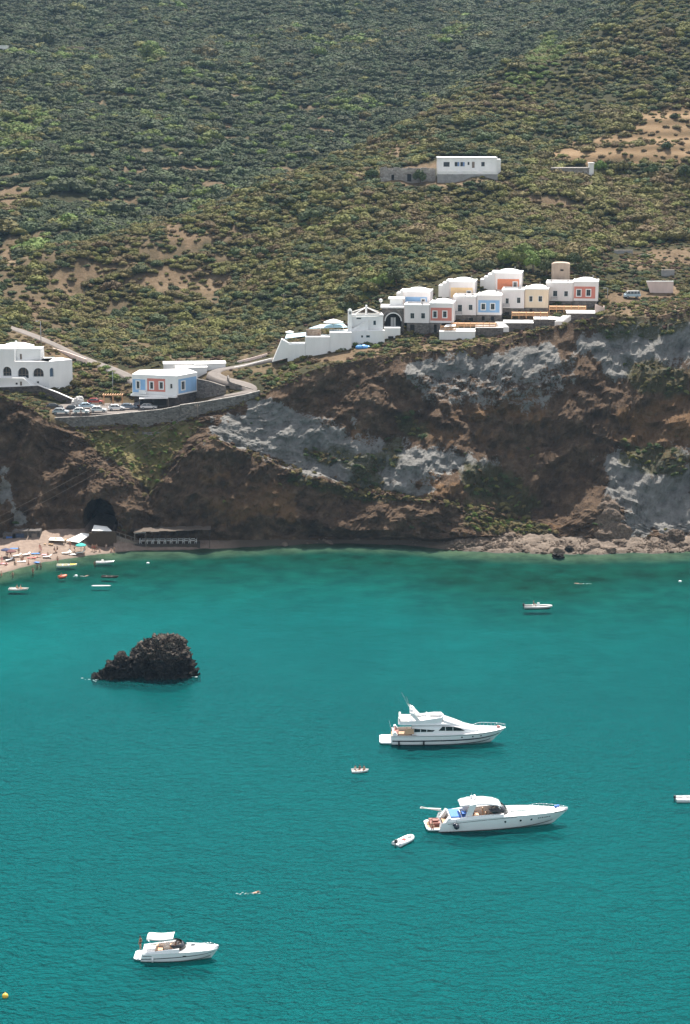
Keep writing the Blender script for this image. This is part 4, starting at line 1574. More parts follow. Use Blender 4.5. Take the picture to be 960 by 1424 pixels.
# stone arch block between the restaurant and the hotel
root = empty('stone_arch_house', P(548, 456, 517), 0, 'grey stone block with a wide arched opening and white rim between restaurant and hotel', 'house')
F = Facade(root, P(548, 456, 517), R(-3))
x0, x1, z0, z1 = F.rect(531, 562, 428.5, 456)
a = F.arch(535.5, 558.5, 435, 455)
wall_block(F, 'wall', STONE, x0, x1, z0 - 3, z1, 7, [a], 2.2)
m = MB()
for i in range(2, len(a) - 1):
    p, q = a[i], a[i + 1]
    m.tube((p[0], -.04, p[1]), (q[0], -.04, q[1]), .17, .17, 6, 0, False)
F.put(m, 'arch_rim', WHITE)
ax0, ax1 = a[0][0], a[1][0]
m = MB()
m.span(ax0 - .1, ax1 + .1, 2.2, 2.3, a[0][1] - .1, z1 - .3)
F.put(m, 'back_wall', DARKROOM)
for k, (da, db) in enumerate(((.34, .48), (.50, .64))):
    m = MB()
    m.span(ax0 + (ax1 - ax0) * da, ax0 + (ax1 - ax0) * db, 2.0, 2.15, a[0][1], a[0][1] + 2.3)
    F.put(m, 'door', WHITE)
m = MB()
m.span(x0 - .3, x1, -.3, 7, z1, z1 + .35)
F.put(m, 'roof', WHITE)
m = MB()
m.span(x0 + 2.0, x1 - 0.5, 3, 7, z1 + .352, z1 + 2.0)
F.put(m, 'upper_room', WHITE)
m = MB()
m.span(x0 + 1.6, x1, 2.7, 7.2, z1 + 2.002, z1 + 2.3)
F.put(m, 'upper_roof', WHITE)
m = MB()
m.tube((x0 - .3, 2, z1 + .35), (x0 - .3, 2, z1 + 1.3), .05)
m.ball((x0 - .3, 2, z1 + 1.75), .48, 10, 7)
F.put(m, 'globe_lamp', WHITE)

# restaurant house with the open pyramid frame
root = empty('restaurant_house', P(511, 471, 511), 0, 'white restaurant house with an open pyramid roof frame and slim chimney', 'restaurant')
F = Facade(root, P(511, 471, 511), R(4))
x0, x1, z0, z1 = F.rect(489.5, 533, 440, 472)
hA = F.rect(496, 502.5, 442, 444)
hB = F.rect(519.5, 523, 446, 452)
wall_block(F, 'wall', WHITE, x0, x1, z0 + 0.0, z1, 7.5, [rect(*hA), rect(*hB)], .3)
for h in (hA, hB):
    m = MB()
    m.span(h[0], h[1], .3, .36, h[2], h[3])
    F.put(m, 'window', GLASS)
lx0, lx1, lz0, lz1 = F.rect(478, 534, 458.5, 474)
hs = [F.rect(501.5, 504, 465, 468), F.rect(508.5, 513.5, 464.8, 468)]
wall_block(F, 'lower_wall', WHITE, lx0, lx1, lz0 - 2, lz1, 2.2, [rect(*h) for h in hs], .3, -2.4)
for h in hs:
    m = MB()
    m.span(h[0], h[1], -2.1, -2.04, h[2], h[3])
    F.put(m, 'window', GLASS)
m = MB()
cx, cz = F.xz(511, 429)
cor = [(x0, 0, z1 + .25), (x1, 0, z1 + .25), (x1, 7, z1 + .25), (x0, 7, z1 + .25)]
for c in cor:
    m.tube(c, (cx, 3.2, cz), .13, .11, 6)
for p, q in zip(cor, cor[1:] + cor[:1]):
    m.tube(p, q, .22, .22, 6)
m.tube((cx, 3.2, z1), (cx, 3.2, cz + .6), .3, .22, 8)
F.put(m, 'roof_frame', WHITE)
m = MB()
c0 = ((cx, 3.2, cz - .15))
m.add([cor[1], cor[2], (cx, 3.3, cz - .2), (cx, 3.2, cz - .12)], [(0, 1, 2, 3)])
m.add([cor[2], cor[3], (cx, 3.3, cz - .2)], [(0, 1, 2)])
F.put(m, 'reed_cover', GREYWOOD)
m = MB()
tx0, tx1, tz0, tz1 = F.rect(484, 489.2, 431, 462)
m.span(tx0, tx1, -1, 0.2, tz0 - 2, tz1)
m.ball(((tx0 + tx1) / 2, -.4, tz1), .42, 10, 6)
F.put(m, 'chimney', WHITE)
m = MB()
m.span((tx0 + tx1) / 2 - .15, (tx0 + tx1) / 2 + .15, -1.05, -1.004, tz1 - 1.0, tz1 - .3)
F.put(m, 'chimney_vent', DARKROOM)
m = MB()     # outside stair wall running down to the left
p0, p1 = F.xz(488, 459.5), F.xz(512, 444)
m.prism_y([(p0[0], p0[1] - .5), (p1[0], p0[1] - .5), (p1[0], p1[1]), (p0[0], p0[1] + .3)], -.9, -.5)
F.put(m, 'stair_wall', WHITE)

# low white annex in front of the stone arch
root = empty('annex', P(545, 472, 512), 0, 'low white flat annex in front of the stone arch', 'annex')
F = Facade(root, P(545, 472, 512), 0)
x0, x1, z0, z1 = F.rect(534.5, 557, 456, 473)
h = F.rect(540, 547.5, 467.5, 471.5)
wall_block(F, 'wall', WHITE, x0, x1, z0 - 2, z1, 4, [rect(*h)], .5)
m = MB()
m.span(h[0], h[1], .5, .6, h[2], h[3])
F.put(m, 'opening', DARKROOM)

# terraced platform of the restaurant
root = empty('terrace', P(430, 490, 505), 0, 'long white stepped terrace wall of the cliff-top restaurant', 'terrace')
F = Facade(root, P(430, 490, 505), R(2))
for nm, (ua, ub, va, vb2), dep, yo in (('lower_wall', (400, 425, 479, 494), 5, 0), ('middle_wall', (425.2, 459, 468.5, 492), 6, 0), ('upper_wall', (459.2, 489, 462.5, 488), 7, 0)):
    x0, x1, z0, z1 = F.rect(ua, ub, va, vb2)
    m = MB()
    m.span(x0, x1, yo, yo + dep, z0 - 2.5, z1)
    F.put(m, nm, WHITE)
m = MB()
q = [F.xz(379, 503), F.xz(402, 497), F.xz(402, 477), F.xz(397, 474), F.xz(392, 471.5)]
m.prism_y([q[0], q[1], q[2], q[3], q[4]], -.4, 2.2)
F.put(m, 'buttress', WHITE)
x0, x1, z0, z1 = F.rect(426, 447, 459.5, 468.4)
m = MB()
m.span(x0, x1, 2.6, 3.2, z0, z1)
F.put(m, 'stone_backdrop', stone_mat('tan_stone', (0.26, 0.18, 0.13), (0.44, 0.33, 0.25), (0.36, 0.27, 0.2)))


def awning(label, uv4, Y, mat, posts=True, name='awning', drop=0.25, cat='awning', leg=2.4):
    """sloping canvas on posts; four picture corners (front-left, front-right, back-right, back-left) with their depths"""
    pts = [P(u, v, y) for (u, v, y) in uv4]
    c = sum(pts, Vector((0, 0, 0))) / 4
    g = Vector((c.x, c.y, min(p.z for p in pts) - leg))
    root = empty(name, g, 0, label, cat)
    q = [p - g for p in pts]
    rows = []
    n = 7
    for j in range(n):
        b = j / (n - 1)
        row = []
        for i in range(n):
            a = i / (n - 1)
            p = (q[0] * (1 - a) + q[1] * a) * (1 - b) + (q[3] * (1 - a) + q[2] * a) * b
            sag = drop * (4 * a * (1 - a)) * (4 * b * (1 - b))
            row.append(p - Vector((0, 0, sag)))
        rows.append(row)
    mb = MB()
    mb.loft(rows)
    mb.loft([[p - Vector((0, 0, .05)) for p in r_] for r_ in rows])
    ring = lambda i_, j_: rows[j_][i_]
    edge = [rows[0][i] for i in range(n)] + [rows[j][n - 1] for j in range(1, n)] + [rows[n - 1][i] for i in range(n - 2, -1, -1)] + [rows[j][0] for j in range(n - 2, 0, -1)]
    low = [p - Vector((0, 0, .05)) for p in edge]
    mb.loft([edge, low], closed=True, smooth=False)
    mb.build('canvas', mat, root)
    if posts:
        for p in q:
            m = MB()
            m.tube((p.x, p.y, -1.2), (p.x, p.y, p.z - .03), .06, .05, 6)
            m.build('post', GREYWOOD if mat is not PALEBLUE else WHITE, root)
    return root


awning('pale blue awning over the lowest restaurant terrace', [(396.5, 470.5, 506), (426, 467, 506), (426, 462, 509.5), (399, 464.5, 509.5)], 506, PALEBLUE)
awning('long pale blue awning beside the slim white chimney', [(430, 456.5, 509), (484, 455, 509), (478, 450, 513), (446, 451, 513)], 509, PALEBLUE)


def parasol(label, u, v, Y, w, mat, h=2.5, slope=.45, group=None, n=8):
    p = P(u, v, Y)
    t = empty('parasol', p, 0, label, 'parasol', group)
    m = MB()
    m.tube((0, 0, 0), (0, 0, h + .12), .035, .03, 6)
    m.build('pole', GREYWOOD, t)
    m = MB()
    r0 = [(w * math.cos(2 * math.pi * i / n), w * math.sin(2 * math.pi * i / n), h - slope) for i in range(n)]
    r1 = [(x * .55, y * .55, h - slope * .42) for x, y, z in r0]
    r2 = [(x * .04, y * .04, h) for x, y, z in r0]
    lo = [(x, y, z - .16) for x, y, z in r0]
    m.loft([lo, r0, r1, r2], closed=True, smooth=False)
    m.build('canopy', mat, t)
    return t


parasol('broad white parasol on the top restaurant terrace', 464, 461, 511, 2.55, CANVAS, 3.2, .75)
parasol('small white parasol at the far left end of the restaurant terrace', 403, 470, 511, 1.15, CANVAS, 1.9, .35)

# blue tarpaulin heap on the cliff edge
g = ground_hit(505, 484)
mb = MB()
for i, (dx, dy, s) in enumerate(((-1.2, 0, 1.0), (0.4, .2, 1.15), (1.5, .5, .7))):
    vs, fs = ico(2)
    off = Vector((i * 7, 3, 1))
    mb.add([(dx + p.x * s * 1.2 * (1 + .3 * mnoise.noise(p * 2 + off)), dy + p.y * s, max(-.3, .25 + p.z * s * .75 * (1 + .35 * mnoise.noise(p * 2.4 + off)))) for p in vs], fs, 0, False)
mb.v = [(x * .8, y * .8, z * .8) for x, y, z in mb.v]
o = mb.build('tarpaulin', simple_mat('blue_tarpaulin', (0.10, 0.34, 0.72), 0.5, 0.25, 1.6), None, loc=g)
tag(o, 'crumpled bright blue tarpaulin heap on the cliff edge below the restaurant', 'tarpaulin')

# hotel front terraces
for (ua, ub, va, vb2, Y, mat, lab) in (
        (611, 661, 461.5, 472, 508.5, WHITE, 'low white terrace wall in front of the dark red panelled hotel house'),
        (661.3, 700, 456, 468, 511.5, STONE, 'grey terrace wall in front of the light blue panelled hotel house'),
        (700.3, 742, 449.5, 462, 513.5, STONE, 'grey terrace wall in front of the white balcony house'),
        (742.3, 788, 444.5, 456, 515, STONE, 'grey terrace wall in front of the cream hotel house'),
        (788.3, 834, 436, 450, 516.5, STONE, 'grey terrace wall in front of the last red-panelled house')):
    root = empty('terrace', P((ua + ub) / 2, vb2, Y), 0, lab, 'terrace', 'stepped hotel terraces')
    F = Facade(root, P((ua + ub) / 2, vb2, Y), YAW * .5)
    x0, x1, z0, z1 = F.rect(ua, ub, va, vb2)
    m = MB()
    m.span(x0, x1, 0, 7.5, z0 - 2.5, z1)
    F.put(m, 'retaining_wall', mat)
    m = MB()
    m.span(x0 - .03, x1 + .03, -.08, 7.5, z1 + .002, z1 + .12)
    F.put(m, 'paving', WHITE)


def timber_fence(label, ua, ub, va, vb2, Y):
    root = empty('garden_fence', P((ua + ub) / 2, vb2, Y), 0, label, 'fence', 'orange timber fences of the hotel')
    F = Facade(root, P((ua + ub) / 2, vb2, Y), YAW * .5)
    x0, x1, z0, z1 = F.rect(ua, ub, va, vb2)
    n = max(3, int((x1 - x0) / 1.6))
    for i in range(n + 1):
        m = MB()
        x = x0 + (x1 - x0) * i / n
        m.span(x - .07, x + .07, -.07, .07, z0 - .6, z1 + .35)
        F.put(m, 'post', TIMBER)
    for k in range(3):
        m = MB()
        zz = z0 + (z1 - z0) * (.25 + .33 * k)
        m.span(x0, x1, -.12, -.071, zz - .10, zz + .10)
        F.put(m, 'rail', TIMBER)
    m = MB()
    m.span(x0, x1, 0.075, 1.5, z0 + (z1 - z0) * .92, z0 + (z1 - z0) * .92 + .1)
    F.put(m, 'bench_top', TIMBER)


timber_fence('orange timber fence below the light blue panelled house', 628, 690, 449.8, 454.5, 513)
timber_fence('orange timber fence below the cream hotel house', 712, 762, 434.8, 440, 517)
timber_fence('orange timber fence below the rightmost white balcony house', 764, 815, 426.2, 431.5, 521)
timber_fence('short orange timber fence on the lowest white terrace', 613, 633, 453.5, 459.5, 511)


def stairs(label, ua, va, ub, vb2, Y, w=2.2, n=8):
    a, b = P(ua, va, Y), P(ub, vb2, Y + 3.2)
    root = empty('steps', a, 0, label, 'steps', 'white hotel steps')
    for i in range(n):
        m = MB()
        p = (b - a) * (i / n)
        m.box((p.x, p.y + .3, p.z - .6), (w, abs((b - a).y) / n + .25, 1.25))
        m.build('step', WHITE, root)


stairs('white steps left of the third terrace wall', 702, 455, 694, 447, 511.5)
stairs('white steps climbing between the last two terrace walls', 778, 447, 790, 438, 513)
awning('small white sun sail on the lowest hotel terrace', [(618, 454.5, 509.5), (634, 453.5, 509.5), (634, 451, 512), (621, 451, 512)], 510, CANVAS)
root = empty('boundary_wall', P(833, 437, 518), 0, 'short pinkish white boundary wall at the right end of the hotel row', 'wall')
m = MB()
m.prism_y([(-1.0, -1.5), (1.1, -1.5), (1.1, 1.7), (-1.0, 2.7)], 0, .4)
m.build('wall', PINKW, root)
m = MB()
m.box((1.3, .4, .4), (.35, .8, 3.4))
m.build('pillar', PINKW, root)

# pink wall and low walls at the right
root = empty('boundary_wall', P(918, 412, 540), 0, 'pale pink rendered wall with a sloping left end, right of the van', 'wall')
F = Facade(root, P(918, 412, 540), 0)
q = [F.xz(899, 391.5), F.xz(937, 392.5), F.xz(936, 414), F.xz(907, 414), F.xz(903, 402)]
m = MB()
m.prism_y([(q[3][0], q[3][1] - 1), (q[2][0], q[2][1] - 1), q[1], q[0], q[4]], 0, .5)
F.put(m, 'wall', PINKW)
m = MB()
m.span(q[0][0], q[1][0], -.05, .55, q[1][1] + .12, q[1][1] + .3)
F.put(m, 'coping', WHITE)
for (ua, ub, va, vb2, Y, lab) in ((854, 880, 348.5, 362, 583, 'plain grey wall at the top of the tan clearing'), (888, 908, 354.5, 360, 584, 'short grey wall beside the pale rubble on the clearing'), (920, 938, 376, 393, 556, 'grey brown wall between hedge and dark bushes')):
    p = P((ua + ub) / 2, vb2, Y)
    root = empty('field_wall', p, 0, lab, 'wall')
    F = Facade(root, p, 0)
    x0, x1, z0, z1 = F.rect(ua, ub, va, vb2)
    m = MB()
    m.span(x0, x1, 0, .5, z0 - 2, z1)
    F.put(m, 'wall', CONCRETE)
    m = MB()
    m.span(x0 - .05, x1 + .05, -.06, .56, z1 + .002, z1 + .15)
    F.put(m, 'coping', PALESTONE)

# ---- small white house on the hill, ruined wall, sheds
root = empty('hill_house', P(650, 247, 643), 0, 'long low white house with blue shutters alone on the hillside', 'house')
F = Facade(root, P(650, 247, 643), 0)
x0, x1, z0, z1 = F.rect(609, 691, 220, 246)
wl = [(617, 625.5, 225.3, 231.8), (632.5, 636.5, 225.3, 231.3), (640.5, 644, 225.3, 231.3), (650.5, 653, 225.3, 229.5), (669.5, 674.3, 225.3, 231.3)]
wr = [F.rect(*w) for w in wl]
dr = F.rect(656.5, 660.3, 225, 233.5)
wall_block(F, 'wall', WHITE, x0, x1, z0 - 2, z1, 8, [rect(*h) for h in wr + [dr]])
SHUT = simple_mat('blue_shutter', (0.16, 0.26, 0.46), 0.7, 0.1, 2)
for h in wr:
    window(F, h, 0, .10, False)
for h in wr[1:3]:
    m = MB()
    m.span(h[1] + .02, h[1] + .55, -.07, -.012, h[2], h[3])
    F.put(m, 'shutter', SHUT)
m = MB()
m.span(dr[0], dr[1], .2, .27, dr[2], dr[3])
F.put(m, 'door', GREYWOOD)
m = MB()
m.span(x0 - .2, x1 + .2, -.2, 8.2, z1 + .002, z1 + .3)
F.put(m, 'roof', WHITE)
m = MB()
tx0, tx1, tz0, tz1 = F.rect(608, 691, 234.5, 247)
m.span(tx0, tx1, -4, -.004, tz0 - 2, tz0 + 1.2)
F.put(m, 'terrace', CONCRETE)
for i in range(12):
    if i in (4, 8):
        continue
    m = MB()
    xa_ = tx0 + (tx1 - tx0) * i / 12
    m.span(xa_ + .12, xa_ + (tx1 - tx0) / 12 - .12, -4, -3.75, tz0 + 1.202, tz0 + 2.2)
    F.put(m, 'balustrade', WHITE)
m = MB()
ax0, ax1, az0, az1 = F.rect(691.2, 697, 221.5, 240)
m.span(ax0, ax1, 1.0, 6, az0 - 2, az1)
F.put(m, 'side_porch', WHITE)
root = empty('ruined_wall', P(568, 253, 641), 0, 'roofless grey stone ruin with dark doorways, left of the white hill house', 'ruin')
F = Facade(root, P(568, 253, 641), R(3))
top = [(530, 233), (538, 232), (540, 235), (546, 236), (548, 233), (556, 233), (558, 236), (566, 235), (568, 232.5), (575, 234), (577, 237), (584, 236), (586, 233), (594, 233), (596, 236), (606, 235)]
outer = [F.xz(530, 254), F.xz(606, 254)] + [F.xz(u, v) for u, v in reversed(top)]
outer[0] = (outer[0][0], outer[0][1] - 1.5)
outer[1] = (outer[1][0], outer[1][1] - 1.5)
hh = [F.rect(544.5, 548.5, 243, 253), F.rect(566.5, 572.5, 242, 252.5), F.rect(584, 586.5, 243, 252)]
m = MB()
m.sheet(outer, [rect(*h) for h in hh], 0, .6)
m.sheet(outer, [rect(*h) for h in hh], .62, 0)
n = len(outer)
m.add([(x, 0, z) for x, z in outer] + [(x, .62, z) for x, z in outer], [(i, (i + 1) % n, n + (i + 1) % n, n + i) for i in range(n)])
F.put(m, 'wall', PALESTONE, fix=False)
for h in hh:
    m = MB()
    m.span(h[0] - .2, h[1] + .2, .66, 1.2, h[2] - .5, h[3] + .1)
    F.put(m, 'doorway', DARKROOM)  # dark block added behind each opening, shade put in as colour
x0, x1, z0, z1 = F.rect(530, 606, 239, 254)
m = MB()
m.span(x0, x1, 5, 5.6, z0 - 1.5, z1 + 1)
F.put(m, 'rear_wall', PALESTONE)
for (ua, ub, va, vb2, Y, d, lab) in ((768, 819, 234.5, 238, 650, 5, 'long low pale grey shed beside the tan field on the hill'), (819.5, 826, 227.5, 238, 650, 2.5, 'small square white hut at the end of the low shed on the hill'),
                                    (36, 60, 83, 88.5, 985, 6, 'distant low white roof among dark trees at top left'), (-12, 9, 128 / 2, 74, 1000, 8, 'distant pale house cut by the left edge at top'), (82, 117, 66, 74, 1010, 1, 'distant long beige wall on the far slope at top left'), (-8, 8, 88, 104, 965, 6, 'distant grey stone house at the left edge')):
    p = P((ua + ub) / 2, vb2, Y)
    root = empty('hut' if d < 4 else 'shed', p, 0, lab, 'shed')
    F = Facade(root, p, 0)
    x0, x1, z0, z1 = F.rect(ua, ub, va, vb2)
    mt = BEIGE if 'beige' in lab else (PALESTONE if 'grey' in lab or 'pale grey' in lab else WHITE)
    m = MB()
    m.span(x0, x1, 0, d, z0 - 4, z1)
    F.put(m, 'wall', mt)
    m = MB()
    m.span(x0 - .2, x1 + .2, -.25, d + .2, z1 + .002, z1 + .3)
    F.put(m, 'roof', mt)

# dark bushes standing alone on the tan field terraces
for (u, v, sz, lab) in ((927, 207, 1.9, 'lone tall bush in the middle of the tan field terraces'), (938, 165, 1.5, 'lone bush high on the tan field terraces')):
    g = ground_hit(u, v)
    put_shrub(g, (sz, sz, sz * 1.5), (0, 0, 1.0), 24, lab, 'lone field bushes')

# ---- white house with arches at the left
root = empty('arched_house', P(40, 538, 503), 0, 'white house with dark arched openings above a brown stone wall at the left edge', 'house')
F = Facade(root, P(40, 538, 503), R(-2))
x0, x1, z0, z1 = F.rect(-42, 68, 502.5, 536)
ar = [F.arch(4.2, 16, 510, 523), F.arch(25, 40, 511, 526), F.arch(46.3, 60.8, 512, 524)]
sq = F.rect(51.3, 54.5, 530.3, 533.2)
wall_block(F, 'wall', WHITE, x0, x1, z0 - 1.5, z1, 9, ar + [rect(*sq)], .9)
for k_, a in enumerate(ar):
    m = MB()
    xs0, xs1 = min(p[0] for p in a), max(p[0] for p in a)
    zs0, zs1 = min(p[1] for p in a), max(p[1] for p in a)
    m.span(xs0, xs1, .9, 1.0, zs0, zs1)
    w = F.put(m, 'arch_window', GLASS)
    b = MB()
    for t_ in (.33, .66):
        xx_ = xs0 + (xs1 - xs0) * t_
        b.span(xx_ - .05, xx_ + .05, .78, .896, zs0, zs1 - .3)
    b.span(xs0, xs1, .70, .776, zs0 + .8, zs0 + .9)
    b.build('mullion', GREYWOOD, w)
m = MB()
m.span(sq[0], sq[1], .85, .9, sq[2], sq[3])
F.put(m, 'window', DARKROOM)
# angled right wing
ex, ez = F.xz(68, 520)
cw = F.base + F.d * ex
F2 = Facade(root, Vector((cw.x, cw.y, F.base.z)), R(38))
a4 = F2.arch(69.5, 75.2, 511.5, 524)
wx1 = F2.xz(101, 515)[0]
m = MB()
m.sheet(rect(0, wx1, z0 - 1.5, z1), [a4], 0, .5)
m.add([(0, 0, z0 - 1.5), (wx1, 0, z0 - 1.5), (wx1, 5, z0 - 1.5), (0, 9, z0 - 1.5), (0, 0, z1), (wx1, 0, z1), (wx1, 5, z1), (-4, 9, z1)], [(1, 2, 6, 5), (4, 5, 6, 7), (2, 3, 7, 6)])
F2.put(m, 'wing_wall', WHITE, fix=False)
m = MB()
m.span(min(p[0] for p in a4), max(p[0] for p in a4), .5, .56, min(p[1] for p in a4), max(p[1] for p in a4))
F2.put(m, 'arch_window', simple_mat('blue_grey_glass', (0.10, 0.15, 0.22), 0.2, 0.1, 1))
ux0, ux1, uz0, uz1 = F.rect(-42, 20.2, 485, 502.5)
m = MB()
m.span(ux0, ux1, .03, 9, z1 + .003, uz1)
F.put(m, 'upper_wall', WHITE)
ux2, ux3, uz2, uz3 = F.rect(20.4, 54, 486.5, 502.5)
h = F.rect(25, 28, 494, 501.5)
wall_block(F, 'upper_wing', WHITE, ux2, ux3, z1 + .003, uz3, 5, [rect(*h)], .3, 2.5)
m = MB()
m.span(h[0], h[1], 2.8, 2.86, h[2], h[3])
F.put(m, 'window', GREYWOOD)
vault(F, 'roof', WHITE, ux1 - 4.2, ux3 - 2.6, 3.2, 8.8, uz1 - .05, 1.0)
m = MB()
xf, zf = F.xz(16.5, 478)
m.box((xf, 5.5, uz1 + .9), (.7, .7, 1.0), 0, 0, .6)
F.put(m, 'finial', WHITE)
sx0, sx1, sz0, sz1 = F.rect(-42, 36, 523.4, 537)
h3, h4 = F.rect(24.8, 28, 530, 532.8), F.rect(31, 34, 528.4, 536)
m = MB()
q = [(sx0, sz0 - 1.5), (F.xz(49, 537)[0], sz0 - 1.5), (F.xz(49, 536)[0], sz0 + .3), (sx1, sz1), (sx0, sz1)]
m.sheet(q, [rect(*h3), rect(*h4)], -3.0, .4)
n = len(q)
m.add([(x, -3.0, z) for x, z in q] + [(x, -.003, z) for x, z in q], [(i, (i + 1) % n, n + (i + 1) % n, n + i) for i in range(n)])
F.put(m, 'stair_terrace', WHITE, fix=False)
for h in (h3, h4):
    m = MB()
    m.span(h[0], h[1], -2.6, -2.54, h[2], h[3])
    F.put(m, 'door' if h is h4 else 'window', DARKROOM if h is h3 else GREYWOOD)

# ---- house with blue and orange panels beside the car park
root = empty('panelled_house', P(247, 566, 490), 0, 'white corner house with blue and orange panels over a dark ground floor by parked cars', 'house')
pc = P(247, 566, 490)
pl, pr = P(184, 563, 493.5), P(275, 560, 497)
yl = math.atan2(pc.y - pl.y, pc.x - pl.x)
yr = math.atan2(pr.y - pc.y, pr.x - pc.x)
FL, FR = Facade(root, pc, yl), Facade(root, pc, yr)
wL = [(190.3, 194.2, 530.3, 540), (209, 213.2, 531.5, 540.5), (222.3, 226.8, 531.5, 540.5), (237, 240, 534, 540)]
hL = [FL.rect(*w) for w in wL]
x0, _, z0, z1 = FL.rect(184, 247, 523.5, 548.5)
m = MB()
m.sheet(rect(x0, 0, z0, z1), [rect(*h) for h in hL], 0, .28)
FL.put(m, 'wall', WHITE, fix=False)
for i, h in enumerate(hL):
    window(FL, h, 0, .26 if i < 3 else .08, proud=.09)
bp = FL.rect(184.8, 202.5, 527.5, 545.5)
op = FL.rect(205, 230, 526.5, 544.5)
panel(FL, 'blue_panel', BLUE, bp, [hL[0]])
panel(FL, 'orange_panel', RUST, op, hL[1:3])
hR = [FR.rect(252.5, 257, 530.5, 541.5)]
_, xr1, _, _ = FR.rect(247, 275, 523.5, 548.5)
m = MB()
m.sheet(rect(0, xr1, z0, z1), [rect(*h) for h in hR], 0, .28)
FR.put(m, 'side_wall', WHITE, fix=False)
window(FR, hR[0], 0, .26, proud=.09)
rp = FR.rect(248.3, 273.3, 525.5, 544.5)
panel(FR, 'blue_panel', BLUE, (rp[0], rp[1], bp[2], bp[3] + .3), hR)
# roof slab and body behind, ground floor
aL, aR = Vector((math.cos(yl), math.sin(yl))), Vector((math.cos(yr), math.sin(yr)))
A_ = aL * x0
B_ = aR * xr1
foot = [(A_.x, A_.y), (0, 0), (B_.x, B_.y), (B_.x - 3.0, B_.y + 7), (A_.x + 1, A_.y + 8)]
m = MB()
m.prism([(p[0] * 1.0, p[1] * 1.0) for p in foot], z1 + .002, z1 + .35)
m.build('roof', WHITE, root)
inn = [(p[0] * .985, p[1] * .985 + .5) for p in foot]
m = MB()
m.prism(inn, z0 - .05, z1 - .01)
m.build('core', DARKROOM, root)
m = MB()
m.span(x0 + 7.2, x0 + 7.6, 0, 0, 0, 0)
gfo = [(p[0] * .97, p[1] * .97 + .7) for p in foot]
m = MB()
m.prism(gfo, z0 - 4.0, z0 - .055)
m.build('ground_floor', DARKSTONE, root)
m = MB()
m.span(x0, 0, -1.2, .1, z0 - .45, z0 - .003)
FL.put(m, 'porch_roof', WHITE)
m = MB()
m.span(x0 + 2.1, x0 + 4.0, -.9, -.004, z0 + .1, z0 + 1.0)
FL.put(m, 'balcony', WHITE)
ox0, ox1, oz0, oz1 = FL.rect(195, 232, 552, 563)
for k_, (ta, tb_) in enumerate(((0.0, .42), (.5, .95))):
    m = MB()
    m.span(ox0 + (ox1 - ox0) * ta, ox0 + (ox1 - ox0) * tb_, .55, .62, oz0, oz1 - .4)
    FL.put(m, 'shopfront', DARKROOM)
awning('long white awning along the ground floor of the panelled house', [(194, 554.5, 488), (234, 554, 488), (234, 551.5, 490.5), (194, 552, 490.5)], 489, CANVAS, True, leg=2.0)

for (ua, ub, va, vb2, Y, d, lab, wins) in ((228, 268, 507, 524, 510, 5, 'small flat white block behind the panelled corner house', [(233.5, 236.5, 513.2, 515.8), (252.5, 255.5, 509.5, 511.5)]),
                                          (245, 288, 512, 526, 504, 4, 'low white flat roof right behind the panelled corner house', []), (270, 314, 506.5, 520, 507, 5, 'long low white building behind the upper lane', [])):
    p = P((ua + ub) / 2, vb2, Y)
    root = empty('outbuilding', p, 0, lab, 'outbuilding')
    F = Facade(root, p, R(6))
    x0, x1, z0, z1 = F.rect(ua, ub, va, vb2)
    hs = [F.rect(*w) for w in wins]
    wall_block(F, 'wall', WHITE if d == 5 or not wins else CREAM, x0, x1, z0 - 2, z1, d, [rect(*h) for h in hs], .3)
    for h in hs:
        m = MB()
        m.span(h[0], h[1], .3, .36, h[2], h[3])
        F.put(m, 'window', GLASS)
    m = MB()
    m.span(x0 - .15, x1 + .15, -.15, d + .1, z1 + .002, z1 + .25)
    F.put(m, 'roof', WHITE)


# ---------------------------------------------------------------- walls, car park, lanes
def ribbon_wall(name, label, pts, mat, t=.5, below=3.0, coping=None, cat='wall', parts=True):
    """upright wall through (u, v_top, Y) points, real thickness, foot well under the ground"""
    W = [P(*p) for p in pts]
    root = empty(name, Vector((W[0].x, W[0].y, W[0].z - below)), 0, label, cat)
    for nm, mt, z_off, zl, th, o_ in ((('wall', mat, 0.0, None, t, 0.0),) + ((('coping', coping, .16, .002, t + .12, .06),) if coping else ())):
        mb = MB()
        rings = []
        for i, w in enumerate(W):
            a = W[max(0, i - 1)]
            b = W[min(len(W) - 1, i + 1)]
            d = Vector((b.x - a.x, b.y - a.y, 0)).normalized()
            nrm = Vector((-d.y, d.x, 0))
            if nrm.y < 0 and nm == 'wall' and False:
                nrm = -nrm
            zt = w.z + z_off
            zb = (w.z - below) if zl is None else w.z + zl
            f, k_ = w - nrm * o_, w + nrm * (th - o_)
            o3 = root.location
            rings.append([Vector((f.x, f.y, zb)) - o3, Vector((f.x, f.y, zt)) - o3, Vector((k_.x, k_.y, zt)) - o3, Vector((k_.x, k_.y, zb)) - o3])
        mb.loft(rings, 0, False, closed=True, cap=True)
        mb.build(nm, mt, root)
    return root


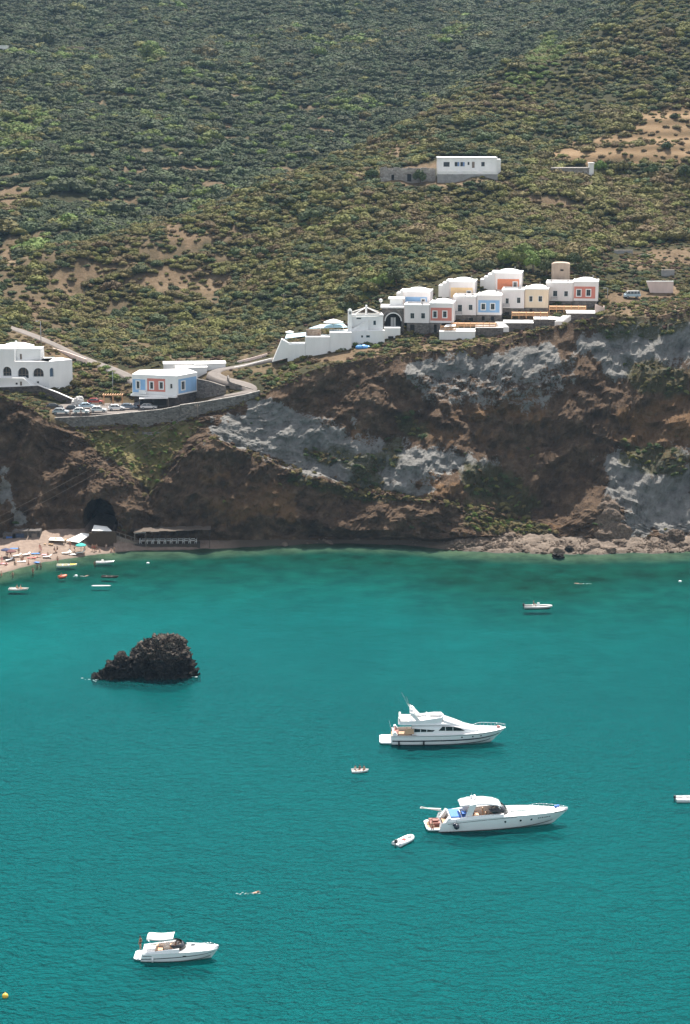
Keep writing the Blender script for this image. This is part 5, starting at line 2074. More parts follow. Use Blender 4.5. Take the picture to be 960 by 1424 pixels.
ribbon_wall('retaining_wall', 'long grey stone retaining wall holding up the car park on the cliff', [(62, 584, 477), (80, 581.5, 478.6), (130, 579.5, 480.8), (190, 573.5, 481.2), (225, 570, 480.6), (250, 565, 480.2)], STONE, .6, 5.5, PALESTONE)
ribbon_wall('retaining_wall', 'grey stone retaining wall climbing with the road bend above the pale cliff', [(250.5, 564, 480.2), (280, 560, 480.8), (310, 555, 481.8), (340, 549.5, 483), (362, 544, 484.6)], STONE, .6, 6.0, PALESTONE)
ribbon_wall('retaining_wall', 'dark brown stone wall under the arched house with a sloping white coping', [(-30, 539.5, 499.5), (20, 538, 499.5), (53, 536.3, 499.5), (80, 546.5, 499), (103, 556.5, 498.6)], DARKSTONE, .7, 5.0, WHITE)
ribbon_wall('retaining_wall', 'brown stone wall carrying the upper lane beside the panelled house', [(270, 526, 497.5), (290, 530, 494.5), (312, 537, 490.5)], STONE, .6, 5.5)
ribbon_wall('lane_wall', 'low dark stone wall on the inner side of the road bend', [(316, 522, 496), (320, 531, 491.8), (340, 537.5, 489), (352, 541, 487.8)], STONE, .4, 1.6)
ribbon_wall('lane_wall', 'white wall along the upper lane leading to the restaurant', [(313, 512.5, 506), (340, 508, 507), (378, 498, 507.5)], WHITE, .35, 2.2)
ribbon_wall('lane_wall', 'pale pink wall above the upper lane beside the restaurant buttress', [(330, 502.5, 512), (352, 497, 512.5), (372, 491.5, 513)], PINKW, .35, 2.5)
ribbon_wall('lane_wall', 'white parapet on the lower edge of the lane behind the arched house', [(70, 483, 529), (95, 490.5, 525), (120, 499.5, 519)], PINKW, .3, 1.3)
ribbon_wall('lane_wall', 'dark stone wall along the upper side of the lane behind the arched house', [(92, 483, 538), (120, 492, 532), (160, 507, 523)], DARKSTONE, .4, 1.8)
ribbon_wall('terrace_wall', 'low dry stone wall crossing the grass bank below the car park', [(186, 600, 479.0), (215, 601.5, 478.8), (246, 598, 479.0)], STONE, .5, 3.2)
ribbon_wall('field_wall', 'long thin stone wall along the upper edge of the hedge', [(800, 368.5, 566), (840, 371, 565), (900, 375, 563), (940, 379, 560)], PALESTONE, .4, 1.2)

ASPHALT = simple_mat('pale_road', (0.135, 0.112, 0.098), 0.9, 0.14, 0.5, 0.15)


def lane(name, uvs, width, lift=.18, step=1.2):
    pts = [ground_hit(u, v) if len((u, v)) == 2 else None for u, v in uvs]
    pts = [p for p in pts if p is not None]
    dense = []
    for a, b in zip(pts[:-1], pts[1:]):
        n = max(2, int((b - a).length / step))
        for i in range(n):
            dense.append(a.lerp(b, i / n))
    dense.append(pts[-1])
    for _ in range(6):
        dense = [dense[0]] + [(dense[i - 1] + dense[i] * 2 + dense[i + 1]) / 4 for i in range(1, len(dense) - 1)] + [dense[-1]]
    rows = []
    for i, p in enumerate(dense):
        a, b = dense[max(0, i - 1)], dense[min(len(dense) - 1, i + 1)]
        d = Vector((b.x - a.x, b.y - a.y, 0)).normalized()
        nrm = Vector((-d.y, d.x, 0))
        row = []
        zs = [land_z(p.x + nrm.x * w * width, p.y + nrm.y * w * width) for w in (-.5, -.25, 0, .25, .5)]
        zc = max(zs[1:4])
        for w, zz in zip((-.62, -.5, -.25, 0, .25, .5, .62), [zs[0]] + zs + [zs[4]]):
            h = max(zc, zz) + lift - (.9 if abs(w) > .6 else 0)
            row.append((p.x + nrm.x * w * width, p.y + nrm.y * w * width, h))
        rows.append(row)
    mb = MB()
    mb.loft(rows, 0, True)
    o = mb.build(name, ASPHALT)
    return tag(o, kind='structure')


lane('road', [(246, 570), (290, 560), (325, 552), (348, 546.5), (355, 542), (345, 537), (322, 533), (300, 528), (292, 522), (306, 515), (335, 509), (362, 504), (384, 500)], 3.2)
lane('road', [(10, 455), (34, 463), (60, 474), (92, 488), (118, 499), (150, 512), (180, 526), (190, 534)], 2.9)
# car park surface
mb = MB()
cpoly = []
for (u, y) in ((70, 479.4), (130, 481.6), (190, 482), (225, 481.4), (252, 481.2), (285, 487), (283, 497), (240, 499.5), (120, 500.5), (84, 499.5), (66, 490)):
    p = P(u, 570, y)
    cpoly.append((p.x, y))
mb.prism(cpoly, CARPARK_Z - 1.2, CARPARK_Z + .25)
o = mb.build('car_park', ASPHALT)
tag(o, kind='structure')
CPZ = CARPARK_Z + .25
# ---------------------------------------------------------------- people
def skin_mat(name, c):
    return simple_mat(name, c, 0.55, 0.06, 8)


SKINS = [skin_mat('skin_tanned', (0.36, 0.20, 0.125)), skin_mat('skin_fair', (0.58, 0.36, 0.26)), skin_mat('skin_brown', (0.22, 0.115, 0.07))]
HAIRS = [simple_mat('hair_dark', (0.020, 0.014, 0.010), 0.6, 0.2, 20), simple_mat('hair_brown', (0.075, 0.042, 0.022), 0.6, 0.2, 20)]
CLOTH = {n: simple_mat('cloth_' + n, c, 0.85, 0.1, 6) for n, c in dict(red=(0.52, 0.05, 0.05), navy=(0.02, 0.03, 0.09), white=(0.78, 0.76, 0.73), black=(0.018, 0.018, 0.02), blue=(0.06, 0.2, 0.5), pink=(0.75, 0.32, 0.36), orange=(0.75, 0.25, 0.06), green=(0.06, 0.3, 0.2)).items()}

POSES = {
    # pelvis, chest, neck, head, then per side: shoulder, elbow, wrist, hip, knee, ankle, toe   (x forward, y left, z up; metres)
    'stand': dict(sp=[(0, 0, .95), (0, 0, 1.15), (0.0, 0, 1.36), (0.01, 0, 1.48), (0.02, 0, 1.62)],
                  arm=[(0, .19, 1.38), (-.02, .27, 1.10), (.06, .28, .86)], leg=[(0, .09, .90), (.02, .10, .50), (-.02, .11, .08), (.12, .12, .03)]),
    'walk': dict(sp=[(0, 0, .93), (.02, 0, 1.13), (.04, 0, 1.34), (.06, 0, 1.46), (.08, 0, 1.60)],
                 arm=[(.03, .19, 1.36), (.10, .28, 1.10), (.28, .27, .95)], leg=[(0, .09, .88), (.16, .10, .50), (.20, .10, .08), (.34, .11, .04)],
                 leg2=[(0, -.09, .88), (-.06, -.10, .50), (-.30, -.10, .12), (-.18, -.11, .03)], arm2=[(.03, -.19, 1.36), (-.12, -.27, 1.12), (-.14, -.28, .88)]),
    'sit': dict(sp=[(0, 0, .12), (-.06, 0, .32), (-.08, 0, .52), (-.05, 0, .64), (-.02, 0, .78)],
                arm=[(-.07, .19, .53), (.05, .28, .30), (.26, .24, .30)], leg=[(.02, .10, .11), (.38, .16, .42), (.62, .13, .08), (.74, .14, .05)]),
    'seat': dict(sp=[(0, 0, .50), (-.04, 0, .70), (-.05, 0, .90), (-.03, 0, 1.02), (0, 0, 1.16)],
                 arm=[(-.04, .19, .92), (.02, .27, .66), (.24, .22, .60)], leg=[(.02, .10, .48), (.44, .12, .48), (.46, .12, .08), (.58, .12, .03)]),
    'lie': dict(sp=[(0, 0, .12), (-.22, 0, .13), (-.44, 0, .14), (-.57, 0, .15), (-.71, 0, .17)],
                arm=[(-.44, .19, .12), (-.22, .32, .08), (.02, .30, .06)], leg=[(.05, .10, .11), (.46, .13, .14), (.86, .13, .07), (.93, .14, .16)]),
    'swim': dict(sp=[(0, 0, -.06), (.22, 0, -.04), (.43, 0, 0), (.56, 0, .03), (.70, 0, .08)],
                 arm=[(.43, .19, .0), (.70, .26, .10), (.93, .20, .02)], leg=[(-.05, .10, -.08), (-.46, .12, -.06), (-.86, .12, -.04), (-.98, .12, 0)],
                 arm2=[(.43, -.19, 0), (.20, -.30, .02), (-.02, -.26, -.05)]),
    'wade': dict(sp=[(0, 0, .30), (0, 0, .50), (0, 0, .71), (.01, 0, .83), (.02, 0, .97)],
                 arm=[(0, .19, .73), (.04, .32, .50), (.22, .30, .34)], leg=[(0, .09, .25), (.02, .10, -.15), (-.02, .11, -.50), (.10, .12, -.54)]),
}


def skin_chain(verts, edges, radii, root=0, sub=1):
    me = bpy.data.meshes.new('tmp_chain')
    me.from_pydata(verts, edges, [])
    o = bpy.data.objects.new('tmp_chain', me)
    COL.objects.link(o)
    md = o.modifiers.new('s', 'SKIN')
    md.use_smooth_shade = True
    for i, r_ in enumerate(radii):
        sv = me.skin_vertices[0].data[i]
        sv.radius = r_ if isinstance(r_, tuple) else (r_, r_)
        sv.use_root = (i == root)
    if sub:
        sm = o.modifiers.new('d', 'SUBSURF')
        sm.levels = sub
    dg = bpy.context.evaluated_depsgraph_get()
    res = bpy.data.meshes.new_from_object(o.evaluated_get(dg))
    vs = [v.co.copy() for v in res.vertices]
    fs = [tuple(p.vertices) for p in res.polygons]
    bpy.data.objects.remove(o)
    bpy.data.meshes.remove(me)
    bpy.data.meshes.remove(res)
    return vs, fs


def person_parts(pose):
    d = POSES[pose]
    sp = [Vector(p) for p in d['sp']]
    armL = [Vector(p) for p in d['arm']]
    legL = [Vector(p) for p in d['leg']]
    mir = lambda q: [Vector((p.x, -p.y, p.z)) for p in q]
    armR = [Vector(p) for p in d['arm2']] if 'arm2' in d else mir(armL)
    legR = [Vector(p) for p in d['leg2']] if 'leg2' in d else mir(legL)
    V, E, Rr = [], [], []

    def addp(p, r_):
        V.append(tuple(p))
        Rr.append(r_)
        return len(V) - 1
    rad = [(.13, .10), (.125, .09), (.145, .095), .052, .095]
    ids = [addp(p, r_) for p, r_ in zip(sp, rad)]
    up = (sp[4] - sp[3]).normalized()
    ids.append(addp(sp[4] + up * .10, .075))
    E += [(a, b) for a, b in zip(ids[:-1], ids[1:])]
    for arm in (armL, armR):
        pr = ids[2]
        for p, r_ in zip(arm, (.062, .046, .032)):
            k_ = addp(p, r_)
            E.append((pr, k_))
            pr = k_
        dirv = (arm[2] - arm[1]).normalized()
        k_ = addp(arm[2] + dirv * .08, (.040, .020))
        E.append((pr, k_))
    for leg in (legL, legR):
        pr = ids[0]
        for p, r_ in zip(leg, (.092, .062, .042, .036)):
            k_ = addp(p, r_)
            E.append((pr, k_))
            pr = k_
    vs, fs = skin_chain(V, E, Rr)
    body = MB()
    body.add(vs, fs, 0, True)
    # fingers and thumb, rooted in the palm
    for arm in (armL, armR):
        dirv = (arm[2] - arm[1]).normalized()
        palm = arm[2] + dirv * .085
        side = dirv.cross(Vector((1, 0, 0.2))).normalized()
        bend = dirv.cross(side).normalized()
        for j, ln in enumerate((.062, .075, .08, .07)):
            b = palm + side * (.027 - .018 * j)
            m_ = b + dirv * ln * .55
            body.tube(b, m_, .0095, .009, 5)
            body.tube(m_, m_ + dirv * ln * .4 + bend * .02, .009, .007, 5)
        b = arm[2] + dirv * .03 + side * .03
        body.tube(b, b + side * .03 + dirv * .035, .011, .008, 5)
    fwd = Vector((1, 0, 0)) if abs(up.z) > .5 else Vector((0, 0, 1))
    hc = sp[4] + up * .03
    body.ball(hc + fwd * .10 - up * .015, .018, 6, 4)           # nose
    side = fwd.cross(up).normalized()
    for sgn in (-1, 1):
        body.ball(hc + side * (.092 * sgn), .022, 6, 4)           # ears
    eyes = MB()
    for sgn in (-1, 1):
        eyes.ball(hc + fwd * .088 + side * (.034 * sgn) + up * .018, .011, 6, 4)
    eyes.box(tuple(hc + fwd * .093 - up * .05), (.012, .045, .010))
    hair = MB()
    vsH, fsH = ico(2)
    q = up.to_track_quat('Z', 'X')
    hv = []
    for p in vsH:
        w = hc + up * .035 + (q @ Vector((p.x * .102, p.y * .102, p.z * .105)))
        rel = (w - hc)
        if rel.dot(fwd) > .055 and rel.dot(up) < .07:
            w = w - fwd * (rel.dot(fwd) - .04)
        if rel.dot(up) < -.045:
            w = w + up * (-.045 - rel.dot(up))
        hv.append(w)
    hair.add(hv, fsH, 0, True)
    VS, ES, RS = [tuple(sp[0] + (sp[1] - sp[0]) * .35)], [], [(.145, .118)]
    for leg in (legL, legR):
        a = leg[0]
        VS += [tuple(a), tuple(a.lerp(leg[1], .42))]
        RS += [.108, .092]
        n_ = len(VS)
        ES += [(0, n_ - 2), (n_ - 2, n_ - 1)]
    vs, fs = skin_chain(VS, ES, RS)
    sh = MB()
    sh.add(vs, fs, 0, True)
    VS = [tuple(sp[0] + (sp[1] - sp[0]) * .6), tuple(sp[1]), tuple(sp[2]), tuple(sp[2].lerp(sp[3], .45))]
    vs, fs = skin_chain(VS, [(0, 1), (1, 2), (2, 3)], [(.145, .115), (.145, .112), (.17, .118), (.09, .07)])
    top = MB()
    top.add(vs, fs, 0, True)
    return dict(body=body, eyes=eyes, hair=hair, shorts=sh, top=top)


_pm = {}


def person(loc, pose, rz, label, skin=0, hair=0, shorts='navy', top=None, group=None, hat=None, s=1.0):
    if pose not in _pm:
        parts = person_parts(pose)
        _pm[pose] = {k_: m.mesh('person_' + pose + '_' + k_, SKINS[0]) for k_, m in parts.items()}
    M = _pm[pose]

    def mk(name, me, mat, parent=None):
        o = bpy.data.objects.new(name, me)
        COL.objects.link(o)
        o.material_slots[0].link = 'OBJECT'
        o.material_slots[0].material = mat
        if parent is not None:
            o.parent = parent
        return o
    b = mk('person', M['body'], SKINS[skin])
    b.location = loc
    b.rotation_euler = (0, 0, rz)
    b.scale = (s, s, s)
    mk('face', M['eyes'], HAIRS[0], b)
    mk('hair', M['hair'], CLOTH[hat] if hat else HAIRS[hair], b)
    mk('shorts', M['shorts'], CLOTH[shorts], b)
    if top:
        mk('shirt', M['top'], CLOTH[top], b)
    return tag(b, label, 'person', group)


# ---------------------------------------------------------------- rocks
def rock_verts(seed, sub=3, amp=.45, freq=1.2, squash=(1, 1, .75)):
    r = random.Random(seed)
    off = Vector((r.uniform(0, 90), r.uniform(0, 90), r.uniform(0, 90)))
    vs, fs = ico(sub)
    out = []
    for p in vs:
        d = 1 + amp * mnoise.noise(p * freq + off) + amp * .5 * mnoise.noise(p * freq * 2.3 + off) + amp * .22 * mnoise.noise(p * freq * 5.5 + off)
        # a few flat cleavage faces
        d = min(d, 1.12)
        out.append(Vector((p.x * squash[0], p.y * squash[1], p.z * squash[2])) * d)
    return out, fs


def boulder_mat(name, lo, mid, hi):
    k = NT(name)
    co = k.coords('Object')
    n1, n2 = k.noise(co, 1.3, 6, .65), k.noise(co, 4.5, 6, .7)
    k.l(k.ramp(k.mix(.5, n1, n2), [(.33, lo), (.5, mid), (.67, hi)]), k.b.inputs['Base Color'])
    if name == 'black_lava_rock':       # sunlit top painted in as paler tan; the lower part stays black
        sx = k.n('ShaderNodeSeparateXYZ')
        k.l(co, sx.inputs[0])
        up = k.math('MULTIPLY', k.ramp(k.math('ADD', k.math('MULTIPLY', sx.outputs[2], .11), k.math('MULTIPLY', n1, .35)), [(.50, 0.0), (.85, 1.0)]), k.ramp(n2, [(.46, 0.0), (.62, .8)]))
        k.l(k.mix(up, k.b.inputs['Base Color'].links[0].from_socket, (.30, .235, .185)), k.b.inputs['Base Color'])
    k.b.inputs['Roughness'].default_value = .92
    k.b.inputs['Specular IOR Level'].default_value = .25
    k.bump(k.mix(.5, n2, k.noise(co, 11, 6, .7)), 1.0, .25)
    return k.mat


B_PALE = boulder_mat('pale_boulder', (.045, .032, .023), (.118, .085, .062), (.24, .185, .14))
B_BROWN = boulder_mat('brown_boulder', (.05, .038, .028), (.125, .092, .068), (.24, .185, .14))
B_BLACK = boulder_mat('black_lava_rock', (.003, .002, .0015), (.008, .006, .0045), (.07, .054, .042))


def big_rock(name, blobs, mat, loc, label, cat='rock', voxel=.22, detail=.34, freq=1.1):
    """several noisy lumps fused into one closed surface"""
    mb = MB()
    for i, (x, y, z, rx, ry, rz_) in enumerate(blobs):
        vs, fs = rock_verts(40 + i * 7 + len(blobs), 3, .30, 1.3, (1, 1, 1))
        mb.add([(x + p.x * rx, y + p.y * ry, z + p.z * rz_) for p in vs], fs)
    me = mb.mesh('tmp', mat)
    o = bpy.data.objects.new('tmp', me)
    COL.objects.link(o)
    rm = o.modifiers.new('r', 'REMESH')
    rm.mode = 'VOXEL'
    rm.voxel_size = voxel
    dg = bpy.context.evaluated_depsgraph_get()
    res = bpy.data.meshes.new_from_object(o.evaluated_get(dg))
    bpy.data.objects.remove(o)
    n = len(res.vertices)
    co = np.empty(n * 3)
    res.vertices.foreach_get('co', co)
    co = co.reshape(-1, 3)
    no = np.empty(n * 3)
    res.vertices.foreach_get('normal', no)
    no = no.reshape(-1, 3)
    d = fbm(co[:, 0] * freq, co[:, 1] * freq, co[:, 2] * freq, 4, 77, ridged=True, gain=.55) - .5
    co = co + no * (d * detail)[:, None]
    res.vertices.foreach_set('co', co.reshape(-1))
    res.materials.clear()
    res.materials.append(mat)
    res.polygons.foreach_set('use_smooth', np.zeros(len(res.polygons), bool))
    res.update()
    res.name = name
    ob = bpy.data.objects.new(name, res)
    COL.objects.link(ob)
    ob.location = loc
    return tag(ob, label, cat)


# the black sea rock
c = on_z(206, 943)
s_ = scale_at(c.y, 0)
px_ = lambda u: (u - 206) / s_
big_rock('sea_rock', [
    (px_(222), 3.0, 2.6, 4.6, 3.6, 4.2), (px_(232), 2.6, 3.6, 3.2, 3.0, 3.4), (px_(212), 3.4, 2.8, 3.4, 3.2, 3.4), (px_(245), 2.5, 5.6, 1.0, 1.0, 1.3), (px_(240), 3.0, 1.2, 3.0, 3.0, 3.2),
    (px_(198), 2.6, 1.4, 2.6, 2.6, 2.6), (px_(168), 1.6, 1.0, 2.3, 2.2, 2.5), (px_(162), 1.8, 1.8, 1.2, 1.3, 1.3), (px_(182), 2.2, 1.2, 1.9, 2.0, 2.1), (px_(184), 2.4, 2.4, .8, .8, .9), (px_(150), 1.0, 0.2, 1.9, 1.5, 1.0), (px_(260), 2.2, 0.2, 1.5, 1.5, 1.2), (px_(254), 2.4, .8, 1.1, 1.1, 1.4), (px_(268), 2.2, -.2, .8, .8, .5), (px_(206), 1.2, -.4, 7.2, 2.0, 1.2)],
    B_BLACK, c - Vector((0, 0, .45)), 'jagged black rock standing in the turquoise water', 'rock', .13, 1.0, .7)

m = MB()
r_ = random.Random(3)
for i in range(20):
    q_ = on_z(r_.gauss(132, 8) if i < 13 else r_.gauss(276, 8), r_.uniform(939, 948) if i < 13 else r_.uniform(935, 942), .015) - c
    s = r_.uniform(.04, .11)
    vs, fs = ico(1)
    m.add([(q_.x + p.x * s * 2.6, q_.y + p.y * s, q_.z + p.z * s * .3) for p in vs], fs, 0, True)
o = m.build('foam', simple_mat('sea_foam', (.72, .77, .76), .9, .1, 3), None, loc=c)
tag(o, 'flecks of white foam at both ends of the black sea rock', None, None, 'stuff')

# pyramid shaped outcrop and fallen slabs at the foot of the cliff
g = on_z(853, 752, 1.5)
big_rock('outcrop', [(0, 3, .8, 5.0, 3.8, 3.4), (-.3, 4.2, 2.8, 3.9, 3.2, 4.2), (-.6, 5.4, 4.8, 2.7, 2.6, 4.2), (-.8, 6.2, 6.4, 1.6, 1.8, 3.2), (2.8, 3.4, .4, 2.6, 2.6, 1.8)], B_PALE, g, 'tall pale pyramid-shaped outcrop leaning on the cliff foot at the right', 'rock', .2, .22, .45)
for i, (u, v, blobs, mat, lab) in enumerate((
        (652, 764, [(0, 1.6, .7, 4.4, 2.2, 1.2), (-2.8, 1.4, .5, 2.0, 1.8, .9), (3.0, 1.8, .5, 2.4, 1.6, .8)], B_BROWN, 'long flat brown slab at the left end of the rocky shore'),
        (688, 766, [(0, 1.2, .4, 2.8, 1.5, .8), (1.8, 1.4, .5, 1.6, 1.2, .9)], B_BROWN, 'broken brown ledge beside the long flat slab'),
        (777, 776, [(0, .6, .1, 1.5, .9, .62)], B_BLACK, 'wet black rock in the water just off the rocky shore'),
        (792, 769, [(0, .6, .4, 1.1, .9, .9)], B_BLACK, 'dark boulder at the water edge right of the wet black rock'),
        (620, 762, [(0, .8, .3, 1.6, 1.0, .7), (1.6, .7, .2, 1.2, .8, .5)], B_BROWN, 'low brown rocks where the rocky shore begins'),
        (940, 752, [(0, 1.2, .8, 2.0, 1.6, 1.5), (-2, 1.4, .4, 1.4, 1.3, 1.0)], B_PALE, 'heap of pale blocks at the cliff foot near the right edge'))):
    big_rock('rock_slab' if i < 2 else 'boulder', blobs, mat, on_z(u, v, 0.0 if v > 760 else 1.6), lab, 'rock', .16, .3, 1.2)

ROCKM = {}
for i in range(6):
    vs, fs = rock_verts(300 + i, 2, .5, 1.3, (1.15, .95, .72))
    m = MB()
    m.add(vs, fs)
    for mt in (B_PALE, B_BROWN):
        ROCKM[(i, mt.name)] = m.mesh('boulder_shape', mt)
rr = random.Random(77)
made = 0
while made < 150:
    u = rr.uniform(618, 985) if made > 18 else rr.uniform(395, 625)
    i_ = int(np.argmin(np.abs(US - u)))
    t_ = rr.random() ** 1.2
    p0, p1 = pS[i_], pB2[i_]
    x, y = p0[0] + (p1[0] - p0[0]) * t_, p0[1] + (p1[1] - p0[1]) * t_
    x *= 1 + (u - US[i_]) * .0001
    z = 0.0 + float(np.interp(t_, [0, 1], [0, p1[2]]))
    s = rr.uniform(.18, .55) * (2.4 if rr.random() < .16 else 1)
    if u < 625:
        s *= .7
    mt = B_BROWN if (rr.random() < .38 + .5 * (t_ < .15) or u < 625) else B_PALE
    o = bpy.data.objects.new('boulder', ROCKM[(rr.randrange(6), mt.name)])
    COL.objects.link(o)
    o.location = (x, y - .2, z + .1 * s)
    o.scale = (s * rr.uniform(.9, 1.5), s, s * rr.uniform(.8, 1.2))
    o.rotation_euler = (rr.uniform(-.3, .3), rr.uniform(-.3, .3), rr.uniform(0, 6.28))
    if u < 625:
        tag(o, 'small dark boulder at the foot of the overhanging brown cliff', 'boulder', 'boulders below the overhang')
    elif mt is B_BROWN:
        tag(o, 'brown boulder among the pale stones of the right-hand shore', 'boulder', 'brown boulders on the shore')
    else:
        tag(o, 'pale boulder on the rocky shore below the right-hand cliff', 'boulder', 'pale boulders on the shore')
    made += 1
# pebbles between them
pm = MB()
for i in range(2200):
    u = rr.uniform(622, 1000)
    i_ = int(np.argmin(np.abs(US - u)))
    t_ = rr.random()
    p0, p1 = pS[i_], pB2[i_]
    s = rr.uniform(.08, .24)
    vs, fs = ico(1)
    a = rr.uniform(0, 6)
    b = (p0[0] + (p1[0] - p0[0]) * t_ + rr.uniform(-.3, .3), p0[1] + (p1[1] - p0[1]) * t_, p1[2] * t_ + .12)
    pm.add([(b[0] + p.x * s * 1.3 * (1 + .3 * math.sin(a + 5 * p.y)), b[1] + p.y * s, b[2] + p.z * s * .7 * (1 + .3 * math.cos(a + 4 * p.x))) for p in vs], fs)
o = pm.build('shore_stones', B_PALE, fix=False)
tag(o, 'loose pale stones between the boulders of the rocky shore', None, None, 'stuff')


# ---------------------------------------------------------------- poles and cables
def pole(name, label, u, v, vtop, Y=None, kind='lamp', cat='lamp post'):
    g = ground_hit(u, v) if Y is None else P(u, v, Y)
    h = (v - vtop) / scale_at(g.y, g.z)
    t = empty(name, g, 0, label, cat)
    m = MB()
    m.tube((0, 0, -.6), (0, 0, h), .11, .07, 8)
    m.build('pole', METAL if kind == 'lamp' else GREYWOOD, t)
    if kind == 'lamp':
        m = MB()
        m.path([(0, 0, h), (-.3, -.1, h + .12), (-.7, -.2, h + .12)], .05)
        m.build('arm', METAL, t)
        m = MB()
        m.box((-.95, -.25, h + .10), (.6, .28, .14), 0.3, 0, .8)
        m.build('lamp_head', METAL, t)
    else:
        m = MB()
        m.box((0, 0, h - .35), (1.3, .1, .1))
        m.build('crossarm', GREYWOOD, t)
        for x in (-.55, .55):
            m = MB()
            m.tube((x, 0, h - .3), (x, 0, h - .1), .05, .04, 6)
            m.build('insulator', WHITE, t)
    return g + Vector((0, 0, h))


pole('street_lamp', 'tall grey street lamp on the garden slope behind the parked cars', 157.5, 554, 516)
pole('street_lamp', 'grey street lamp beside the lane above the arched house', 57.5, 483, 447)
tp = pole('cable_pole', 'pale leaning post on the retaining wall where two cables start', 275, 588, 562, 480.0, 'wood', 'pole')
tp2 = pole('utility_pole', 'thin utility pole standing in the scrub above the restaurant', 395, 434, 409, None, 'wood', 'pole')
pole('fence_post', 'thin pale post on the dry ground left of the van', 845, 414, 401, None, 'lamp', 'post')


def cable(label, a, b, sag, r=.024, group=None):
    m = MB()
    pts = []
    for i in range(25):
        t_ = i / 24
        p = a.lerp(b, t_) - Vector((0, 0, sag * 4 * t_ * (1 - t_)))
        pts.append(p - a)
    m.path([tuple(p) for p in pts], r, 5)
    o = m.build('overhead_cable', GREYWOOD, None, loc=a)
    return tag(o, label, 'cable', group)


cable('upper of two cables slanting from the pale post down to the beach at left', tp + Vector((0, -.2, -.3)), P(-30, 732, 449), 1.0)
cable('lower of two cables slanting from the pale post down to the beach at left', tp + Vector((.4, -.2, -.8)), P(-30, 742, 449), 1.6)
cable('thin cable running right from the utility pole in front of the scrub', tp2 + Vector((.5, 0, -.3)), P(560, 411, 545), .8, .02)


# ---------------------------------------------------------------- cars
def car_mats():
    out = {}
    for n, c in dict(white=(.72, .72, .71), silver=(.40, .42, .44), dark=(.035, .04, .05), bluegrey=(.13, .18, .24), paleblue=(.42, .55, .64), red=(.33, .04, .03)).items():
        out[n] = simple_mat('car_paint_' + n, c, .28, .02, 1, 0, .15, .6)
    return out


PAINT = car_mats()
TYRE = simple_mat('tyre', (.02, .02, .02), .85, .1, 5)
LAMPGLASS = simple_mat('lamp_lens', (.6, .6, .58), .15, .02, 5)


def make_car(loc, rz, paint, label, group=None, van=False, name='car'):
    t = empty(name, loc, rz, label, 'van' if van else 'car', group)
    L, Wd = (4.4, 1.75) if van else (4.1, 1.7)
    b = MB()
    if van:
        prof = [(-2.2, .45), (-2.22, 1.0), (-2.05, 1.15), (1.7, 1.15), (2.1, 1.05), (2.2, .75), (2.18, .42)]
    else:
        prof = [(-2.0, .42), (-2.05, .78), (-1.85, .93), (-.9, .95), (1.0, .92), (1.8, .78), (2.05, .62), (2.03, .38)]
    rings = []
    for y, k in ((-Wd / 2, .97), (-Wd / 2 + .08, 1.0), (0, 1.0), (Wd / 2 - .08, 1.0), (Wd / 2, .97)):
        rings.append([(x * k, y, z if k == 1 else .4 + (z - .4) * .96) for x, z in prof])
    b.loft(rings, 0, False, closed=True, cap=True)
    b.build('body', PAINT[paint], t)
    c = MB()
    if van:
        gp, roof = [(-2.0, 1.15), (-1.95, 1.78), (1.25, 1.78), (1.72, 1.15)], [(-1.98, 1.76), (-1.8, 1.92), (1.1, 1.92), (1.28, 1.76)]
    else:
        gp, roof = [(-1.75, .93), (-1.2, 1.36), (.25, 1.38), (.95, .92)], [(-1.24, 1.345), (-1.05, 1.43), (.1, 1.44), (.3, 1.36)]
    c.loft([[(x, y * (1 - .12 * ((z - .9) / .5 if not van else (z - 1.1) / 1.2)), z) for x, z in gp] for y in (-Wd / 2 + .05, Wd / 2 - .05)], 0, False, closed=True, cap=True)
    c.build('windows', GLASS, t)
    r = MB()
    r.loft([[(x, y, z) for x, z in roof] for y in (-Wd / 2 + .14, Wd / 2 - .14)], 0, False, closed=True, cap=True)
    for x0_, z0_, x1_, z1_ in ((gp[0][0], gp[0][1], gp[1][0], gp[1][1]), (gp[3][0], gp[3][1], gp[2][0], gp[2][1]), (-.35, gp[0][1], -.35, gp[1][1])) + (((-1.2, 1.15, -1.2, 1.78), (.5, 1.15, .5, 1.78)) if van else ()):
        for sg in (-1, 1):
            r.tube((x0_, sg * (Wd / 2 - .055), z0_), (x1_, sg * (Wd / 2 - .11), z1_), .05, .05, 5)
    r.build('roof', PAINT['white'] if van else PAINT[paint], t)
    for x in (-1.28, 1.28):
        for sg in (-1, 1):
            m = MB()
            m.tube((x, sg * (Wd / 2 - .18), .31), (x, sg * (Wd / 2 + .02), .31), .31, .31, 14)
            w = m.build('wheel', TYRE, t)
            m = MB()
            m.tube((x, sg * (Wd / 2 + .021), .31), (x, sg * (Wd / 2 + .04), .31), .19, .17, 10)
            m.build('rim', METAL, w)
    for sg in (-1, 1):
        m = MB()
        m.box((L / 2 - .02, sg * .6, .68 if not van else .85), (.14, .3, .16))
        m.build('headlight', LAMPGLASS, t)
        m = MB()
        m.box((-L / 2 + .0, sg * .68, .75), (.1, .2, .18))
        m.build('tail_light', PAINT['red'], t)
    m = MB()
    m.box((L / 2 + .0, 0, .42), (.14, Wd * .92, .16))
    m.build('bumper', PAINT[paint] if not van else METAL, t)
    return t


def cp_pt(u, v):
    return on_z(u, v, CPZ)


